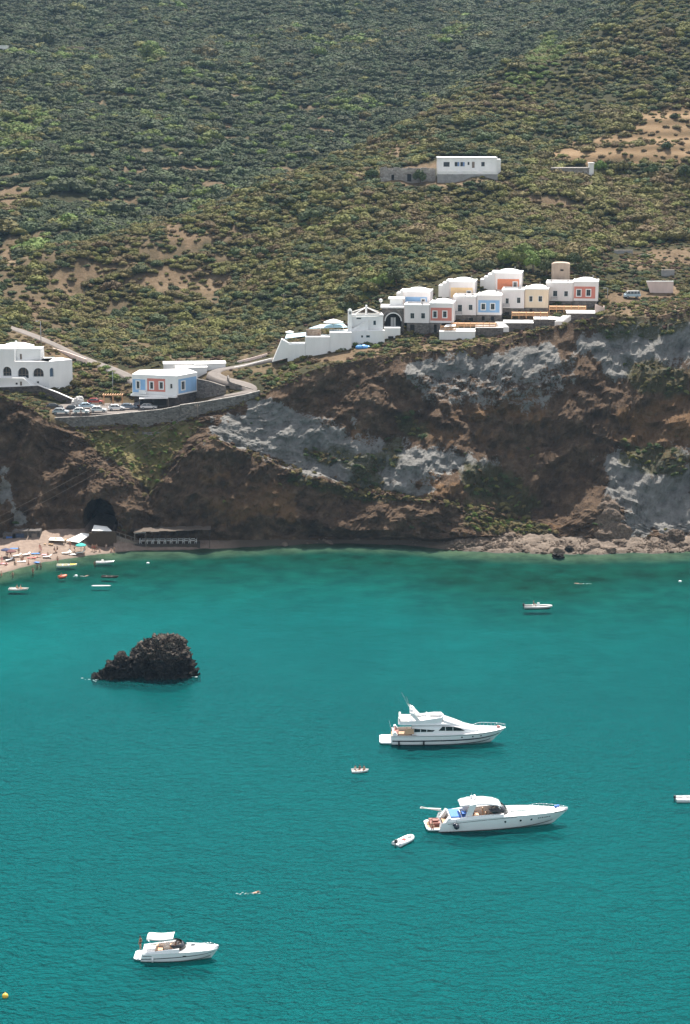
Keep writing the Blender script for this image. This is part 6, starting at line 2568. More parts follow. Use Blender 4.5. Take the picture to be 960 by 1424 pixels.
for (u, v, rz, pt, lab) in (
        (85, 575.5, 0.05, 'silver', 'silver car parked leftmost along the car park wall'),
        (103, 571.5, 0.1, 'dark', 'dark car parked second from the left, behind two pale ones'),
        (113, 575.0, 0.12, 'white', 'white car parked close to the wall, right of the silver one'),
        (121, 568, 0.3, 'paleblue', 'pale blue-green car in the rear row of the car park'),
        (137, 573, 0.12, 'white', 'white car in the middle of the parked row'),
        (162, 570.5, 0.2, 'white', 'white car below the orange timber pergola'),
        (179, 569, 0.15, 'bluegrey', 'blue-grey car at the right end of the parked row'),
        (76, 569, 0.2, 'dark', 'small dark car at the far left back of the car park'),
        (195, 566, 1.2, 'dark', 'dark car nose-on at the porch of the panelled house'),
        (133, 561.5, 0.1, 'red', 'dark red car at the foot of the garden slope')):
    make_car(cp_pt(u, v), rz, pt, lab, 'cars in the cliff-top car park', name='parked_car')
make_car(cp_pt(207, 569), .03, 'white', 'white estate car parked in front of the awning of the panelled house', 'cars in the cliff-top car park', name='parked_car')
g = ground_hit(879, 414.5)
make_car(Vector((g.x, g.y, land_z(g.x, g.y) + .03)), math.pi + .05, 'paleblue', 'pale blue van with a white roof on the dry ground right of the hotel', None, True, 'van')

# pergola by the cars
g = cp_pt(157, 563)
t = empty('pergola', g, 0, 'small orange timber pergola at the back of the car park', 'pergola')
for x in (-2.3, 0, 2.3):
    for y in (0, 1.8):
        m = MB()
        m.span(x - .07, x + .07, y - .07, y + .07, 0, 2.3)
        m.build('post', TIMBER, t)
for i in range(9):
    m = MB()
    m.span(-2.5 + i * .6, -2.5 + i * .6 + .16, -.3, 2.1, 2.44, 2.56)
    m.build('rafter', TIMBER, t)
for y in (0, 1.8):
    m = MB()
    m.span(-2.5, 2.5, y - .06, y + .06, 2.302, 2.438)
    m.build('beam', TIMBER, t)
big_rock('garden_rock', [(0, 0, .8, 1.3, 1.0, 1.3), (-.9, .2, .5, 1.0, .9, .9), (.6, .1, 1.6, .5, .5, .8)], simple_mat('white_limestone', (.62, .60, .57), .9, .2, 2, .3), cp_pt(110, 564), 'pale carved-looking rock at the lower end of the white coping', 'rock', .12, .2, 1.6)
for (u, v, lab, sh, tp_) in ((98, 580, 'person in dark clothes standing at the car park edge, left of two others', 'black', 'black'), (113, 579.5, 'person in dark top at the car park edge, middle of three', 'navy', 'navy'), (126, 578.5, 'person in white top at the car park edge, right of two others', 'black', 'white')):
    person(cp_pt(u, v), 'stand', -1.5, lab, 0, 0, sh, tp_, 'people at the car park edge')

# ---------------------------------------------------------------- the beach
def beach_z(x, y):
    h = LAND[1].ray_cast(Vector((x, y, 60)), Vector((0, 0, -1)))
    return h[0].z if h[0] is not None else 0.5


def beach_pt(u, v):
    a, b = ray(u, v)
    h = LAND[1].ray_cast(Vector((0, 0, CAM_H)), Vector((a, 1, b)).normalized())
    return h[0] if h[0] is not None else on_z(u, v, .5)


WICKER = simple_mat('tan_wicker', (.36, .24, .14), .9, .25, 4)
REED = simple_mat('dark_reed', (.085, .056, .034), .95, .35, 5, .4)
TEAL = simple_mat('teal_canvas', (.02, .36, .32), .8, .06, 2)
BLUEDOOR = simple_mat('blue_door', (.07, .17, .45), .6, .12, 3)

bp_ = beach_pt(108, 762)
Yb = bp_.y


def sail(label, uv, mat=CANVAS, drop=.3, leg=2.3):
    awning(label, uv, Yb, mat, True, 'sun_sail', drop, 'sun sail', leg)


Yc = Yb
Yr = beach_pt(143, 761).y + .2
sail('white canvas awning on the raised terrace in front of the dark cave', [(128, 738, Yr + .3), (156, 738.5, Yr + .3), (149, 732, Yr + 3.2), (131, 730, Yr + 3.2)], drop=-.3)
sail('large slanting white sun sail between the wicker hut and the reed wall', [(92, 751.5, Yc + 2), (110, 754.5, Yc + 1), (127, 742.5, Yc + 5), (114, 741, Yc + 6)])
sail('pale flat canvas roof over the left wicker hut', [(68, 751, Yc + 1), (90, 752, Yc + 1), (86, 747.5, Yc + 4), (70, 747.5, Yc + 4)], drop=.1)
sail('low white canvas over the sunbeds nearest the water', [(83, 768.5, Yc - 3), (100, 768, Yc - 3), (97, 763.5, Yc - 1), (83, 764, Yc - 1)], drop=.15, leg=1.3)
parasol('open teal parasol on the sand beside the white sun sail', 113, 768, beach_pt(113, 768).y, 1.25, TEAL, 2.2, .5)


def panel_wall(name, label, u0, u1, v0, v1, Y, mat, cat, n=10, t=.12, yaw=0.0):
    p = P((u0 + u1) / 2, v1, Y)
    t_ = empty(name, p, 0, label, cat)
    F = Facade(t_, p, yaw)
    x0, x1, z0, z1 = F.rect(u0, u1, v0, v1)
    r = random.Random(int(u0 * 7))
    for i in range(n):
        a, b = x0 + (x1 - x0) * i / n, x0 + (x1 - x0) * (i + 1) / n
        m = MB()
        m.span(a + .01, b - .01, r.uniform(-.05, .05), t, z0 - .6, z1 + r.uniform(-.25, .15))
        F.put(m, 'reed_bundle' if mat is REED else 'wicker_panel', mat)
    return t_


panel_wall('wicker_hut', 'low wicker-walled hut at the left of the beach bar', 61, 74, 757, 770, Yc - .5, WICKER, 'hut', 4, 2.2)
panel_wall('wicker_hut', 'wicker hut between the flat canvas roof and the slanting sail', 75, 92, 751, 765, Yc + 2.0, WICKER, 'hut', 5, 2.2)
panel_wall('reed_screen', 'tall dark reed screen of the beach bar below the cave', 124, 162, 740, 762, Yr, REED, 'screen', 16, .5)

# raised stone terraces behind the huts
for (u0, u1, v0, v1, Y, lab) in ((58, 90, 741, 750, Yc + 9, 'pale stone terrace behind the left wicker hut'), (84, 122, 735, 747, Yc + 11, 'pale stone terrace climbing towards the cave'), (0, 30, 762, 768, Yc - 4, 'low sandy step in front of the blue doors')):
    if 'sandy' in lab:
        continue
    p = P((u0 + u1) / 2, v1, Y)
    t = empty('stone_terrace', p, 0, lab, 'terrace')
    F = Facade(t, p, R(8))
    x0, x1, z0, z1 = F.rect(u0, u1, v0 + 2, v1)
    m = MB()
    m.span(x0, x1, 0, 5, z0 - 2.5, z1)
    F.put(m, 'wall', PALESTONE)
    for k in range(3):
        m = MB()
        m.span(x0 + .5 + k * .3, x1 - .5 - k * .6, .8 + 1.2 * k, 5, z1 + .3 * k + .002, z1 + .3 * (k + 1))
        F.put(m, 'step', PINKW)
# boat-house doors cut in the rock
for (u0, u1, v0, v1, lab, mat) in ((8.5, 17.5, 746, 759, 'bright blue wooden door of a rock-cut store at the back of the beach', BLUEDOOR), (22, 34, 742, 753, 'dark blue double door of a rock-cut store right of the bright blue one', simple_mat('dark_blue_door', (.03, .05, .10), .6, .15, 3)), (44, 52, 742, 751, 'dark brown wooden door of a rock-cut store', GREYWOOD)):
    p = P((u0 + u1) / 2, v1, Yc + 3)
    h = LAND[0].ray_cast(Vector((p.x, Yc - 40, p.z + 1)), Vector((0, 1, 0)))
    Yd = (h[0].y - .9) if h[0] is not None else Yc + 3
    p = P((u0 + u1) / 2, v1, Yd)
    t = empty('store_front', p, 0, lab, 'door')
    F = Facade(t, p, 0)
    x0, x1, z0, z1 = F.rect(u0, u1, v0, v1)
    wall_block(F, 'wall', DARKSTONE, x0 - .7, x1 + .7, z0 - 1.5, z1 + .6, 3, [rect(x0, x1, z0, z1)], .25)
    for k in range(2):
        m = MB()
        m.span(x0 + (x1 - x0) * .5 * k + .02, x0 + (x1 - x0) * .5 * (k + 1) - .02, .18, .25, z0, z1)
        F.put(m, 'door_leaf', mat)

# dining shelter under the overhang with its white chairs
pY = beach_pt(235, 759).y - .3
root = empty('dining_shelter', P(240, 757, pY), 0, 'long low dining shelter with a reed roof under the brown cliff', 'shelter')
F = Facade(root, P(240, 757, pY), R(2))
x0, x1, z0, z1 = F.rect(186, 293, 740, 757)
m = MB()
m.span(x0, x1 - 2.5, -.3, 4.5, z0 - 1.6, z0 + .1)
DARKWOOD = simple_mat('dark_wood', (.055, .042, .032), .9, .3, 3)
F.put(m, 'deck', DARKWOOD)
nb = 9
ROOFMAT = simple_mat('brown_reed_mat', (.085, .062, .045), .95, .3, 3, .3)
for i in range(nb):
    m = MB()
    a, b = x0 + (x1 - x0) * i / nb, x0 + (x1 - x0) * (i + 1) / nb
    zz = z1 + .06 * i + (.12 if i % 2 else 0)
    m.prism_y([(a, zz), (b + .05, zz + .05), (b + .05, zz + .15), (a, zz + .1)], -.6, 4.2)
    F.put(m, 'roof_mat', ROOFMAT)
for i in range(8):
    for y in (-.35, 3.9):
        m = MB()
        xx_ = x0 + .2 + (x1 - x0 - .4) * i / 7
        m.tube((xx_, y, z0 - 1.2), (xx_, y, z1 + .055 * i), .07, .06, 6)
        F.put(m, 'post', DARKWOOD)
sail('small pale canvas at the left end of the dining shelter', [(187, 741.5, pY - .8), (203, 740.5, pY - .8), (203, 738.5, pY + .8), (188, 739, pY + .8)], drop=.05, leg=2.2)


def make_chair(loc, rz):
    t = empty('chair', loc, rz, 'white plastic chair at the tables of the dining shelter', 'chair', 'white chairs in the dining shelter')
    m = MB()
    m.span(-.22, .22, -.22, .22, .42, .46)
    m.build('seat', CANVAS, t)
    m = MB()
    m.span(-.22, .22, .18, .22, .46, .9)
    m.build('backrest', CANVAS, t)
    for x in (-.19, .19):
        for y in (-.19, .19):
            m = MB()
            m.span(x - .02, x + .02, y - .02, y + .02, 0, .42)
            m.build('leg', CANVAS, t)
    return t


def make_table(loc):
    t = empty('table', loc, 0, 'small table among the white chairs of the dining shelter', 'table', 'tables in the dining shelter')
    m = MB()
    m.span(-.45, .45, -.4, .4, .70, .74)
    m.build('tabletop', CANVAS, t)
    for x in (-.38, .38):
        for y in (-.33, .33):
            m = MB()
            m.span(x - .025, x + .025, y - .025, y + .025, 0, .70)
            m.build('leg', GREYWOOD, t)
    return t


c0 = t0 = None
for i in range(9):
    for j in range(2):
        lx, ly = x0 + 2.2 + i * (x1 - x0 - 5.5) / 8.6, .45 + j * 1.9
        w = F.base + F.d * lx + Vector((math.sin(-F.yaw) * ly, math.cos(F.yaw) * ly, z0 + .1))
        if t0 is None:
            t0 = make_table(w)
            c0 = [make_chair(w + Vector((-.68, 0, 0)), math.pi / 2), make_chair(w + Vector((.68, 0, 0)), -math.pi / 2)]
        else:
            q = copy_tree(t0)
            q.location = w
            for c_, dx in zip(c0, (-.68, .68)):
                q = copy_tree(c_)
                q.location = w + Vector((dx, rr.uniform(-.1, .1), 0))
                q.rotation_euler.z += rr.uniform(-.3, .3)

# handrail ramp right of the reed screen
root = empty('ramp', P(176, 757, pY), 0, 'grey timber ramp with a handrail between reed screen and dining shelter', 'ramp')
m = MB()
m.prism_y([(-3.0, -1), (2.6, -1.0), (2.6, .3), (-3.0, 2.2)], 0, 1.2)
m.build('ramp_board', GREYWOOD, root)
for k in range(5):
    m = MB()
    m.tube((-2.9 + 1.35 * k, -.05, 1.2 - .45 * k), (-2.9 + 1.35 * k, -.05, 3.2 - .45 * k), .05, .05, 6)
    m.build('post', GREYWOOD, root)
m = MB()
m.tube((-2.9, -.05, 3.2), (2.5, -.05, 1.4), .05, .05, 6)
m.build('handrail', GREYWOOD, root)

# towels, sunbeds
TOW = [('blue', CLOTH['blue']), ('white', CLOTH['white']), ('pink', CLOTH['pink']), ('red', CLOTH['red'])]
for (u, v, k, lab) in ((49.5, 770, 0, 'blue and white towel on the sand left of the wicker hut'), (60, 771.5, 2, 'pink towel beside the wicker hut'), (20, 763, 0, 'folded blue beach shelter in front of the blue door'), (5, 784, 2, 'pink towel at the left edge of the beach'), (30, 781, 1, 'white towel by the seated group at left'), (50, 782, 0, 'blue towel on the wet sand edge'), (44, 776, 3, 'red towel in the middle of the beach'), (101, 771, 1, 'white towel below the teal parasol')):
    p = beach_pt(u, v)
    m = MB()
    rws = []
    for j in range(4):
        rws.append([(-.95 + 1.9 * i / 6, -.45 + .3 * j, .05 + .03 * math.sin(i * 2.1 + j)) for i in range(7)])
    m.loft(rws)
    o = m.build('towel', TOW[k][1], None, loc=p + Vector((0, 0, .03)), rz=rr.uniform(-.4, .4))
    tag(o, lab, 'towel')

PEOPLE = [
    # u, v(feet), pose, facing, label, skin, shorts, top
    (26.5, 771, 'stand', -1.2, 'person in black standing alone on the upper sand at left', 0, 'black', 'black', None),
    (56, 766, 'stand', -1.8, 'person in red standing left of the wicker hut', 1, 'red', 'red', None),
    (57.5, 769, 'walk', -1.4, 'person in pink walking in front of the wicker hut', 1, 'pink', None, None),
    (10.5, 776, 'stand', -1.0, 'tanned person standing in front of the dark parasols at left', 2, 'navy', None, None),
    (15, 775, 'walk', -.6, 'tanned person in red shorts walking at left', 0, 'red', None, None),
    (3, 783, 'walk', -1.5, 'person in pink by the left edge of the beach', 1, 'pink', 'pink', None),
    (30, 779, 'sit', -1.2, 'tanned person sitting on the sand in the middle of the left group', 0, 'black', None, None),
    (32, 778, 'sit', -1.9, 'second person sitting close beside the tanned one', 2, 'red', None, None),
    (21, 785, 'sit', -.9, 'person sitting on dark beach gear near the water at left', 2, 'green', None, None),
    (9, 786, 'sit', -2.2, 'person sitting low at the left end of the beach', 1, 'red', None, None),
    (45, 777, 'lie', .4, 'person lying on the red towel', 0, 'black', None, None),
    (52, 775, 'lie', .3, 'person lying on the sand right of the red towel', 1, 'red', None, None),
    (67, 773, 'sit', -1.6, 'person sitting in front of the low wicker hut', 0, 'navy', None, None),
    (40, 784, 'sit', -1.4, 'person in orange sitting near the wet sand', 1, 'orange', None, None),
    (76, 768, 'seat', -.7, 'person in a dark shirt seated under the flat canvas roof', 0, 'navy', 'navy', None),
    (80, 767, 'seat', -2.4, 'person in black shorts seated beside the low white canvas', 2, 'black', None, None),
    (98, 762, 'stand', -1.5, 'person standing under the slanting sun sail', 0, 'red', None, None),
    (104, 766, 'seat', -1.2, 'person seated left of the teal parasol', 1, 'white', None, None),
    (118, 768, 'seat', -1.9, 'person in white seated right of the teal parasol', 0, 'white', 'white', None),
    (129, 766, 'stand', -1.4, 'tanned person standing left of the group by the reed screen', 0, 'red', None, None),
    (132, 767, 'stand', -2.0, 'person in red standing in the group by the reed screen', 2, 'red', 'red', None),
    (134.5, 766, 'stand', -1.1, 'person in dark shorts in the group by the reed screen', 0, 'black', None, None),
    (139, 767, 'sit', -1.5, 'person in white sitting in front of the reed screen', 1, 'white', 'white', None),
    (148, 763, 'seat', -1.7, 'person in a white top seated by the dark reeds', 0, 'white', 'white', None),
    (155, 767, 'sit', -1.2, 'fair-skinned person sitting at the right end of the reed screen', 1, 'orange', None, None),
    (159, 770, 'walk', -1.7, 'tanned person walking at the water edge by the reed screen', 0, 'navy', None, None),
]
for (u, v, pose, rz, lab, sk, sh, tp_, _) in PEOPLE:
    p = beach_pt(u, v)
    person(p, pose, rz, lab, sk, sk % 2, sh, tp_, None)
for (u, v, pose, rz, lab, sk, sh) in ((80.3, 783.5, 'stand', -1.4, 'person standing in the shallows left of the yellow and white boat', 0, 'red'),
                                      (52, 789.5, 'wade', -1.4, 'person wading knee-deep, left one of a pair', 2, 'navy'), (57, 789, 'wade', -1.8, 'person wading knee-deep, right one of a pair', 2, 'black'),
                                      (46, 795, 'wade', -1.2, 'person wading further out left of the pair', 0, 'red'), (18, 801.5, 'wade', -1.9, 'single wader near the left edge', 0, 'navy'),
                                      (46, 799, 'wade', .4, 'second wader further out below the pair', 2, 'green'), (2, 801, 'wade', 0, 'wader at the extreme left edge', 0, 'red'), (132, 786.5, 'wade', -1.2, 'person in the water left of the white boat', 2, 'black')):
    person(on_z(u, v, -.02), pose, rz, lab, sk, 0, sh)

# two dark parasols at the left of the beach
parasol('dark parasol on the sand at the left, nearer the blue door', 8.5, 774, beach_pt(8.5, 774).y, 1.1, CLOTH['navy'], 2.0, .4)
parasol('dark red parasol right of the dark one at the left of the beach', 16, 776, beach_pt(16, 776).y, 1.2, simple_mat('maroon_canvas', (.12, .04, .04), .85, .1, 3), 2.0, .4)

# sunbeds on the sand
def make_sunbed(p, rz, lab):
    t = empty('sunbed', p + Vector((0, 0, .02)), rz, lab, 'sunbed')
    m = MB()
    m.span(-.95, .45, -.32, .32, .26, .33)
    m.build('bed', CANVAS, t)
    m = MB()
    m.prism_y([(.45, .26), (1.0, .62), (1.0, .69), (.45, .33)], -.32, .32)
    m.build('backrest', CANVAS, t)
    for x in (-.8, .35):
        for y in (-.27, .27):
            m = MB()
            m.span(x - .025, x + .025, y - .025, y + .025, -.1, .26)
            m.build('leg', METAL, t)


for (u, v, rz, lab) in ((24, 774, .5, 'white sunbed in front of the person in black'), (37, 772.5, .7, 'white sunbed between the person in black and the blue towel'), (66, 775.5, .3, 'white sunbed below the low wicker hut'), (13, 780, .9, 'white sunbed beside the maroon parasol'), (92, 770.5, .2, 'white sunbed under the edge of the low canvas'), (112, 770, .4, 'white sunbed beneath the teal parasol')):
    make_sunbed(beach_pt(u, v), rz, lab)
# ---------------------------------------------------------------- boats
def gel(name, c, rough=.22, coat=.5):
    return simple_mat(name, c, rough, .025, .6, 0, 0, coat)


GEL = gel('white_gelcoat', (.80, .80, .79))
GELW = gel('cream_gelcoat', (.74, .71, .66))
NAVY = gel('navy_stripe', (.012, .016, .035))
ANTI = gel('dark_antifouling', (.035, .014, .012), .6, 0)
TEAK = simple_mat('teak_deck', (.36, .22, .12), .7, .15, 3)
TINT = gel('tinted_glass', (.012, .013, .016), .06, .3)
TANV = simple_mat('tan_vinyl', (.58, .36, .22), .6, .08, 3)
BROWNV = simple_mat('brown_vinyl', (.22, .06, .04), .6, .1, 3)
CUSH = simple_mat('blue_cushion', (.04, .16, .52), .7, .1, 3)
SUNPAD = simple_mat('pale_sunpad', (.66, .74, .70), .8, .05, 2)
CHROME = simple_mat('steel_rail', (.72, .73, .74), .2, .03, 5, metal=.9)
RUBBER = simple_mat('black_rubber', (.02, .02, .022), .6, .1, 4)


class Hull:
    """t runs stern 0 .. bow 1; table rows: t, x_keel, x_sheer, z_keel, half-beam chine, z_chine, half-beam sheer, z_sheer"""

    def __init__(s, rows):
        s.a = np.array(rows, float)

    def at(s, t):
        a = s.a
        i = min(max(int(np.searchsorted(a[:, 0], t, 'right') - 1), 0), len(a) - 2)
        p0, p1, p2, p3 = a[max(i - 1, 0)], a[i], a[i + 1], a[min(i + 2, len(a) - 1)]
        u = (t - p1[0]) / (p2[0] - p1[0])
        m1 = (p2 - p0) / max(p2[0] - p0[0], 1e-6) * (p2[0] - p1[0])
        m2 = (p3 - p1) / max(p3[0] - p1[0], 1e-6) * (p2[0] - p1[0])
        h = (2 * u ** 3 - 3 * u ** 2 + 1) * p1 + (u ** 3 - 2 * u ** 2 + u) * m1 + (-2 * u ** 3 + 3 * u ** 2) * p2 + (u ** 3 - u ** 2) * m2
        return h

    def side(s, t, f, sgn, off=0.0):
        """f: -1 keel, 0 chine, 1 sheer"""
        _, xk, xs, zk, bc, zc, bs, zs = s.at(t)
        bc, bs = max(bc, 0.0), max(bs, 0.0)
        if f < 0:
            g = f + 1
            z = zk + (zc - zk) * g
            b = bc * g
        else:
            z = zc + (zs - zc) * f
            b = bc + (bs - bc) * (f ** .8) + .04 * math.sin(math.pi * f) * min(1, bs)
        xx = xk + (xs - xk) * max(0, min(1, (z - zk) / max(zs - zk, 1e-3)))
        return Vector((xx, sgn * (b + off), z))

    def hull(s, n=34):
        mb = MB()
        fs = (1, .8, .6, .4, .2, 0, -.5, -1)
        rings = []
        for i in range(n):
            t = i / (n - 1)
            rings.append([s.side(t, f, 1) for f in fs] + [s.side(t, f, -1) for f in fs[::-1][1:]])
        mb.loft(rings, 0, True)
        b = len(mb.v)
        mb.v += [tuple(p) for p in rings[0]]
        mb.f.append(tuple(range(b, b + len(rings[0]))))
        mb.m.append(0)
        mb.sm.append(False)
        return mb

    def band(s, t0, t1, f0, f1, off=.02, n=24, f0b=None, f1b=None):
        mb = MB()
        for sg in (-1, 1):
            rings = []
            for i in range(n + 1):
                t = t0 + (t1 - t0) * i / n
                k = i / n
                a = f0 + ((f0b if f0b is not None else f0) - f0) * k
                b = f1 + ((f1b if f1b is not None else f1) - f1) * k
                rings.append([s.side(t, a, sg, 0), s.side(t, a, sg, off), s.side(t, b, sg, off), s.side(t, b, sg, 0)])
            mb.loft(rings, 0, False, closed=True, cap=True)
        return mb

    def deck(s, t0, t1, inset=0.0, dz=0.0, crown=.12, n=22, m=9):
        mb = MB()
        rings = []
        for i in range(n + 1):
            t = t0 + (t1 - t0) * i / n
            p = s.side(t, 1, 1)
            b = max(p.y - inset, .02)
            rings.append([(p.x, b * (1 - 2 * j / (m - 1)), p.z + dz + crown * (1 - (1 - 2 * j / (m - 1)) ** 2)) for j in range(m)])
        mb.loft(rings, 0, True)
        return mb


def cabin(xs, half, zb, zt, round_=.18, n=7):
    """lofted superstructure: stations x, half-width, base z, top z"""
    rings = []
    for x, b, a, c in zip(xs, half, zb, zt):
        h = c - a
        pts = [(b, a), (b * .97, a + h * .55), (b * .90, a + h * .85), (b * .72, a + h * .97), (b * .35, a + h * 1.02), (0, a + h * 1.04)]
        rings.append([(x, y, z) for y, z in pts] + [(x, -y, z) for y, z in pts[::-1][1:]])
    mb = MB()
    mb.loft(rings, 0, True, cap=True)
    return mb


def rail(H, t0, t1, hgt, n, inset=.12, r=.022):
    mb = MB()
    tops = {}
    for sg in (-1, 1):
        prev = None
        for i in range(n + 1):
            t = t0 + (t1 - t0) * i / n
            p = H.side(t, 1, sg)
            p.y -= sg * min(inset, abs(p.y) * .9)
            q = p + Vector((.05, 0, hgt * min(1, .35 + i * .4)))
            mb.tube(p, q, r, r, 5)
            if prev is not None:
                mb.tube(prev, q, r * 1.2, r * 1.2, 5)
            prev = q
        tops[sg] = prev
    mb.tube(tops[-1], tops[1], r * 1.2, r * 1.2, 5)
    return mb


def portholes(H, root, ts, f, r=.13, sgns=(-1, 1), name='porthole'):
    for t in ts:
        for sg in sgns:
            m = MB()
            p = H.side(t, f, sg, -.03)
            m.tube(p, p + Vector((0, sg * .06, 0)), r, r, 10)
            m.build(name, TINT, root)


def boat_root(name, label, cat, u, v, yaw, group=None):
    return empty(name, on_z(u, v), yaw, label, cat, group)


# ---- flybridge motor yacht
yr_ = boat_root('motor_yacht', 'large white flybridge motor yacht with a dark blue hull stripe and radar arch', 'yacht', 545.3, 1030.5, R(-1.5))
H = Hull([(0, 0.0, -.15, -.7, 2.15, -.02, 2.25, 1.55), (.15, 2.6, 2.4, -.75, 2.2, -.02, 2.38, 1.62), (.35, 6.0, 6.1, -.75, 2.15, 0.02, 2.42, 1.72), (.55, 9.4, 10.0, -.7, 1.95, .08, 2.40, 1.86), (.75, 12.6, 14.0, -.6, 1.35, .22, 2.05, 2.06), (.88, 14.4, 16.4, -.45, .70, .45, 1.35, 2.24), (.96, 15.4, 17.7, -.25, .22, .75, .62, 2.36), (1.0, 15.9, 18.4, -.05, .02, 1.0, .06, 2.44)])
H.hull().build('hull', GEL, yr_)
H.band(0.01, .985, .40, .53, .025).build('hull_stripe', NAVY, yr_)
H.band(0.0, .93, .0, .09, .012).build('boot_stripe', NAVY, yr_)
H.band(.0, .99, .90, .94, .02).build('rubbing_strake', simple_mat('grey_strake', (.10, .10, .12), .5, .1, 2), yr_)
H.band(0.0, .99, .96, 1.03, .05).build('gunwale', GEL, yr_)
H.deck(.24, .998, .05, .02, .10).build('deck', GEL, yr_)
m = MB()
m.span(-.1, 4.9, -2.1, 2.1, .95, 1.05)
m.build('cockpit_floor', TEAK, yr_)
m = MB()
m.prism([(-2.0, -1.7), (-2.05, 1.7), (-1.7, 2.1), (-.12, 2.15), (-.12, -2.15), (-1.7, -2.1)], .22, .42)
m.build('swim_platform', GEL, yr_)
m = MB()
m.prism_y([(-.12, .42), (.5, .42), (.9, 1.7), (.55, 2.15), (.25, 2.1)], -2.2, -1.55)
m.prism_y([(-.12, .42), (.5, .42), (.9, 1.7), (.55, 2.15), (.25, 2.1)], 1.55, 2.2)
m.prism_y([(-.1, .42), (.15, .42), (.3, 1.75), (.1, 1.75)], -1.54, 1.54)
m.build('transom', GEL, yr_)
m = MB()
m.span(.45, 1.05, -1.5, 1.5, 1.06, 1.5)
m.span(.35, .5, -1.5, 1.5, 1.5, 1.95)
m.build('aft_sofa', BROWNV, yr_)
# saloon body, with the dark side windows set proud in a recess
xs = [3.2, 4.5, 6.5, 8.4, 9.8, 11.2, 12.6, 14.0, 15.3]
sal = cabin(xs, [1.92, 1.95, 1.97, 1.97, 1.94, 1.85, 1.6, 1.15, .6], [1.6, 1.62, 1.7, 1.78, 1.85, 1.92, 2.0, 2.08, 2.16], [3.35, 3.4, 3.42, 3.38, 3.28, 3.0, 2.68, 2.42, 2.26])
sal.build('saloon', GEL, yr_)
for sg in (-1, 1):
    m = MB()     # aft saloon window
    q = [(3.6, 2.15), (6.6, 2.25), (6.9, 2.50), (3.6, 2.72)]
    m.prism_y(q, sg * 1.945 - .03, sg * 1.945 + .05 if sg < 0 else sg * 1.945 + .03)
    w = m.build('side_window', TINT, yr_)
    for k in (4.6, 5.6):
        b = MB()
        b.span(k - .05, k + .05, sg * 2.0 - .03, sg * 2.0 + .03, 2.2, 2.62)
        b.build('window_post', GEL, w)
    m = MB()
    q = [(7.5, 2.42), (11.7, 2.45), (11.0, 2.86), (9.9, 3.10), (8.1, 3.08)]
    m.prism_y(q, sg * 1.88 - .09, sg * 1.88 + .09)
    w = m.build('side_window', TINT, yr_)
    for k in (8.6, 9.8):
        b = MB()
        b.span(k - .05, k + .05, sg * 1.985 - .02, sg * 1.985 + .02, 2.46, 3.06)
        b.build('window_post', GEL, w)
m = MB()
m.span(3.12, 3.19, -1.6, 1.6, 1.1, 3.0)
m.build('saloon_door', TINT, yr_)
m = MB()
m.prism_y([(1.9, 1.75), (3.5, 1.85), (3.5, 2.75), (2.1, 2.6)], -2.02, -1.96)
m.build('side_curtain', TANV, yr_)
# flybridge
m = cabin([1.0, 1.6, 3.5, 6.0, 8.2, 9.4], [1.85, 2.05, 2.1, 2.05, 1.9, 1.6], [3.36, 3.34, 3.36, 3.4, 3.36, 3.3], [3.55, 3.62, 3.66, 3.7, 3.66, 3.5])
m.build('flybridge_deck', GEL, yr_)
m = MB()
for sg in (-1, 1):
    rings = []
    for x, b, h in ((1.3, 1.95, 3.86), (3.0, 2.02, 3.95), (5.0, 2.0, 4.15), (6.8, 1.9, 4.42), (8.0, 1.6, 4.5)):
        rings.append([(x, sg * b, 3.5), (x, sg * (b - .04), h), (x, sg * (b - .16), h), (x, sg * (b - .14), 3.5)])
    m.loft(rings, 0, False, closed=True, cap=True)
rings = []
for j in range(9):
    y = -1.6 + 3.2 * j / 8
    rings.append([(8.0 + .6 * (1 - (y / 1.6) ** 2), y, 3.5), (7.75 + .6 * (1 - (y / 1.6) ** 2), y, 4.5), (7.6 + .6 * (1 - (y / 1.6) ** 2), y, 4.5), (7.8 + .6 * (1 - (y / 1.6) ** 2), y, 3.5)])
m.loft(rings, 0, False, closed=True, cap=True)
m.build('flybridge_coaming', GEL, yr_)
m = cabin([8.25, 9.0, 10.0, 11.0, 11.9], [1.5, 1.55, 1.5, 1.35, 1.0], [3.2, 3.1, 3.0, 2.9, 2.75], [4.2, 3.95, 3.6, 3.2, 2.85])
m.build('windscreen_fairing', GEL, yr_)
m = MB()
m.span(1.3, 2.9, -1.75, 1.75, 3.67, 4.0)
m.span(1.1, 1.4, -1.75, 1.75, 4.0, 4.4)
m.build('flybridge_sofa', GELW, yr_)
for y in (-.6, .5):
    m = MB()
    m.span(5.6, 6.1, y - .3, y + .3, 3.68, 4.15)
    m.span(5.5, 5.65, y - .3, y + .3, 4.15, 4.75)
    m.build('helm_seat', GELW, yr_)
m = MB()
for sg in (-1, 1):
    m.prism_y([(4.1, 3.7), (4.9, 3.7), (3.5, 5.25), (2.9, 5.35), (2.95, 5.1)], sg * 1.72 - .12, sg * 1.72 + .12)
m.span(2.85, 3.55, -1.6, 1.6, 5.12, 5.34)
m.build('radar_arch', GEL, yr_)
for y, r_, h in ((-.9, .3, .28), (.9, .28, .26)):
    m = MB()
    m.tube((3.15, y, 5.34), (3.15, y, 5.34 + h), r_ * .8, r_, 10)
    m.ball((3.15, y, 5.34 + h), r_, 10, 5, 0, (1, 1, .6))
    m.build('radar_dome', GEL, yr_)
m = MB()
m.tube((3.1, 0, 5.34), (2.9, 0, 6.2), .09, .06, 6)
m.box((2.95, 0, 5.95), (.1, 1.0, .12))
m.build('mast', GEL, yr_)
m = MB()
m.tube((2.9, -.3, 5.6), (1.5, -.3, 8.3), .03, .015, 5)
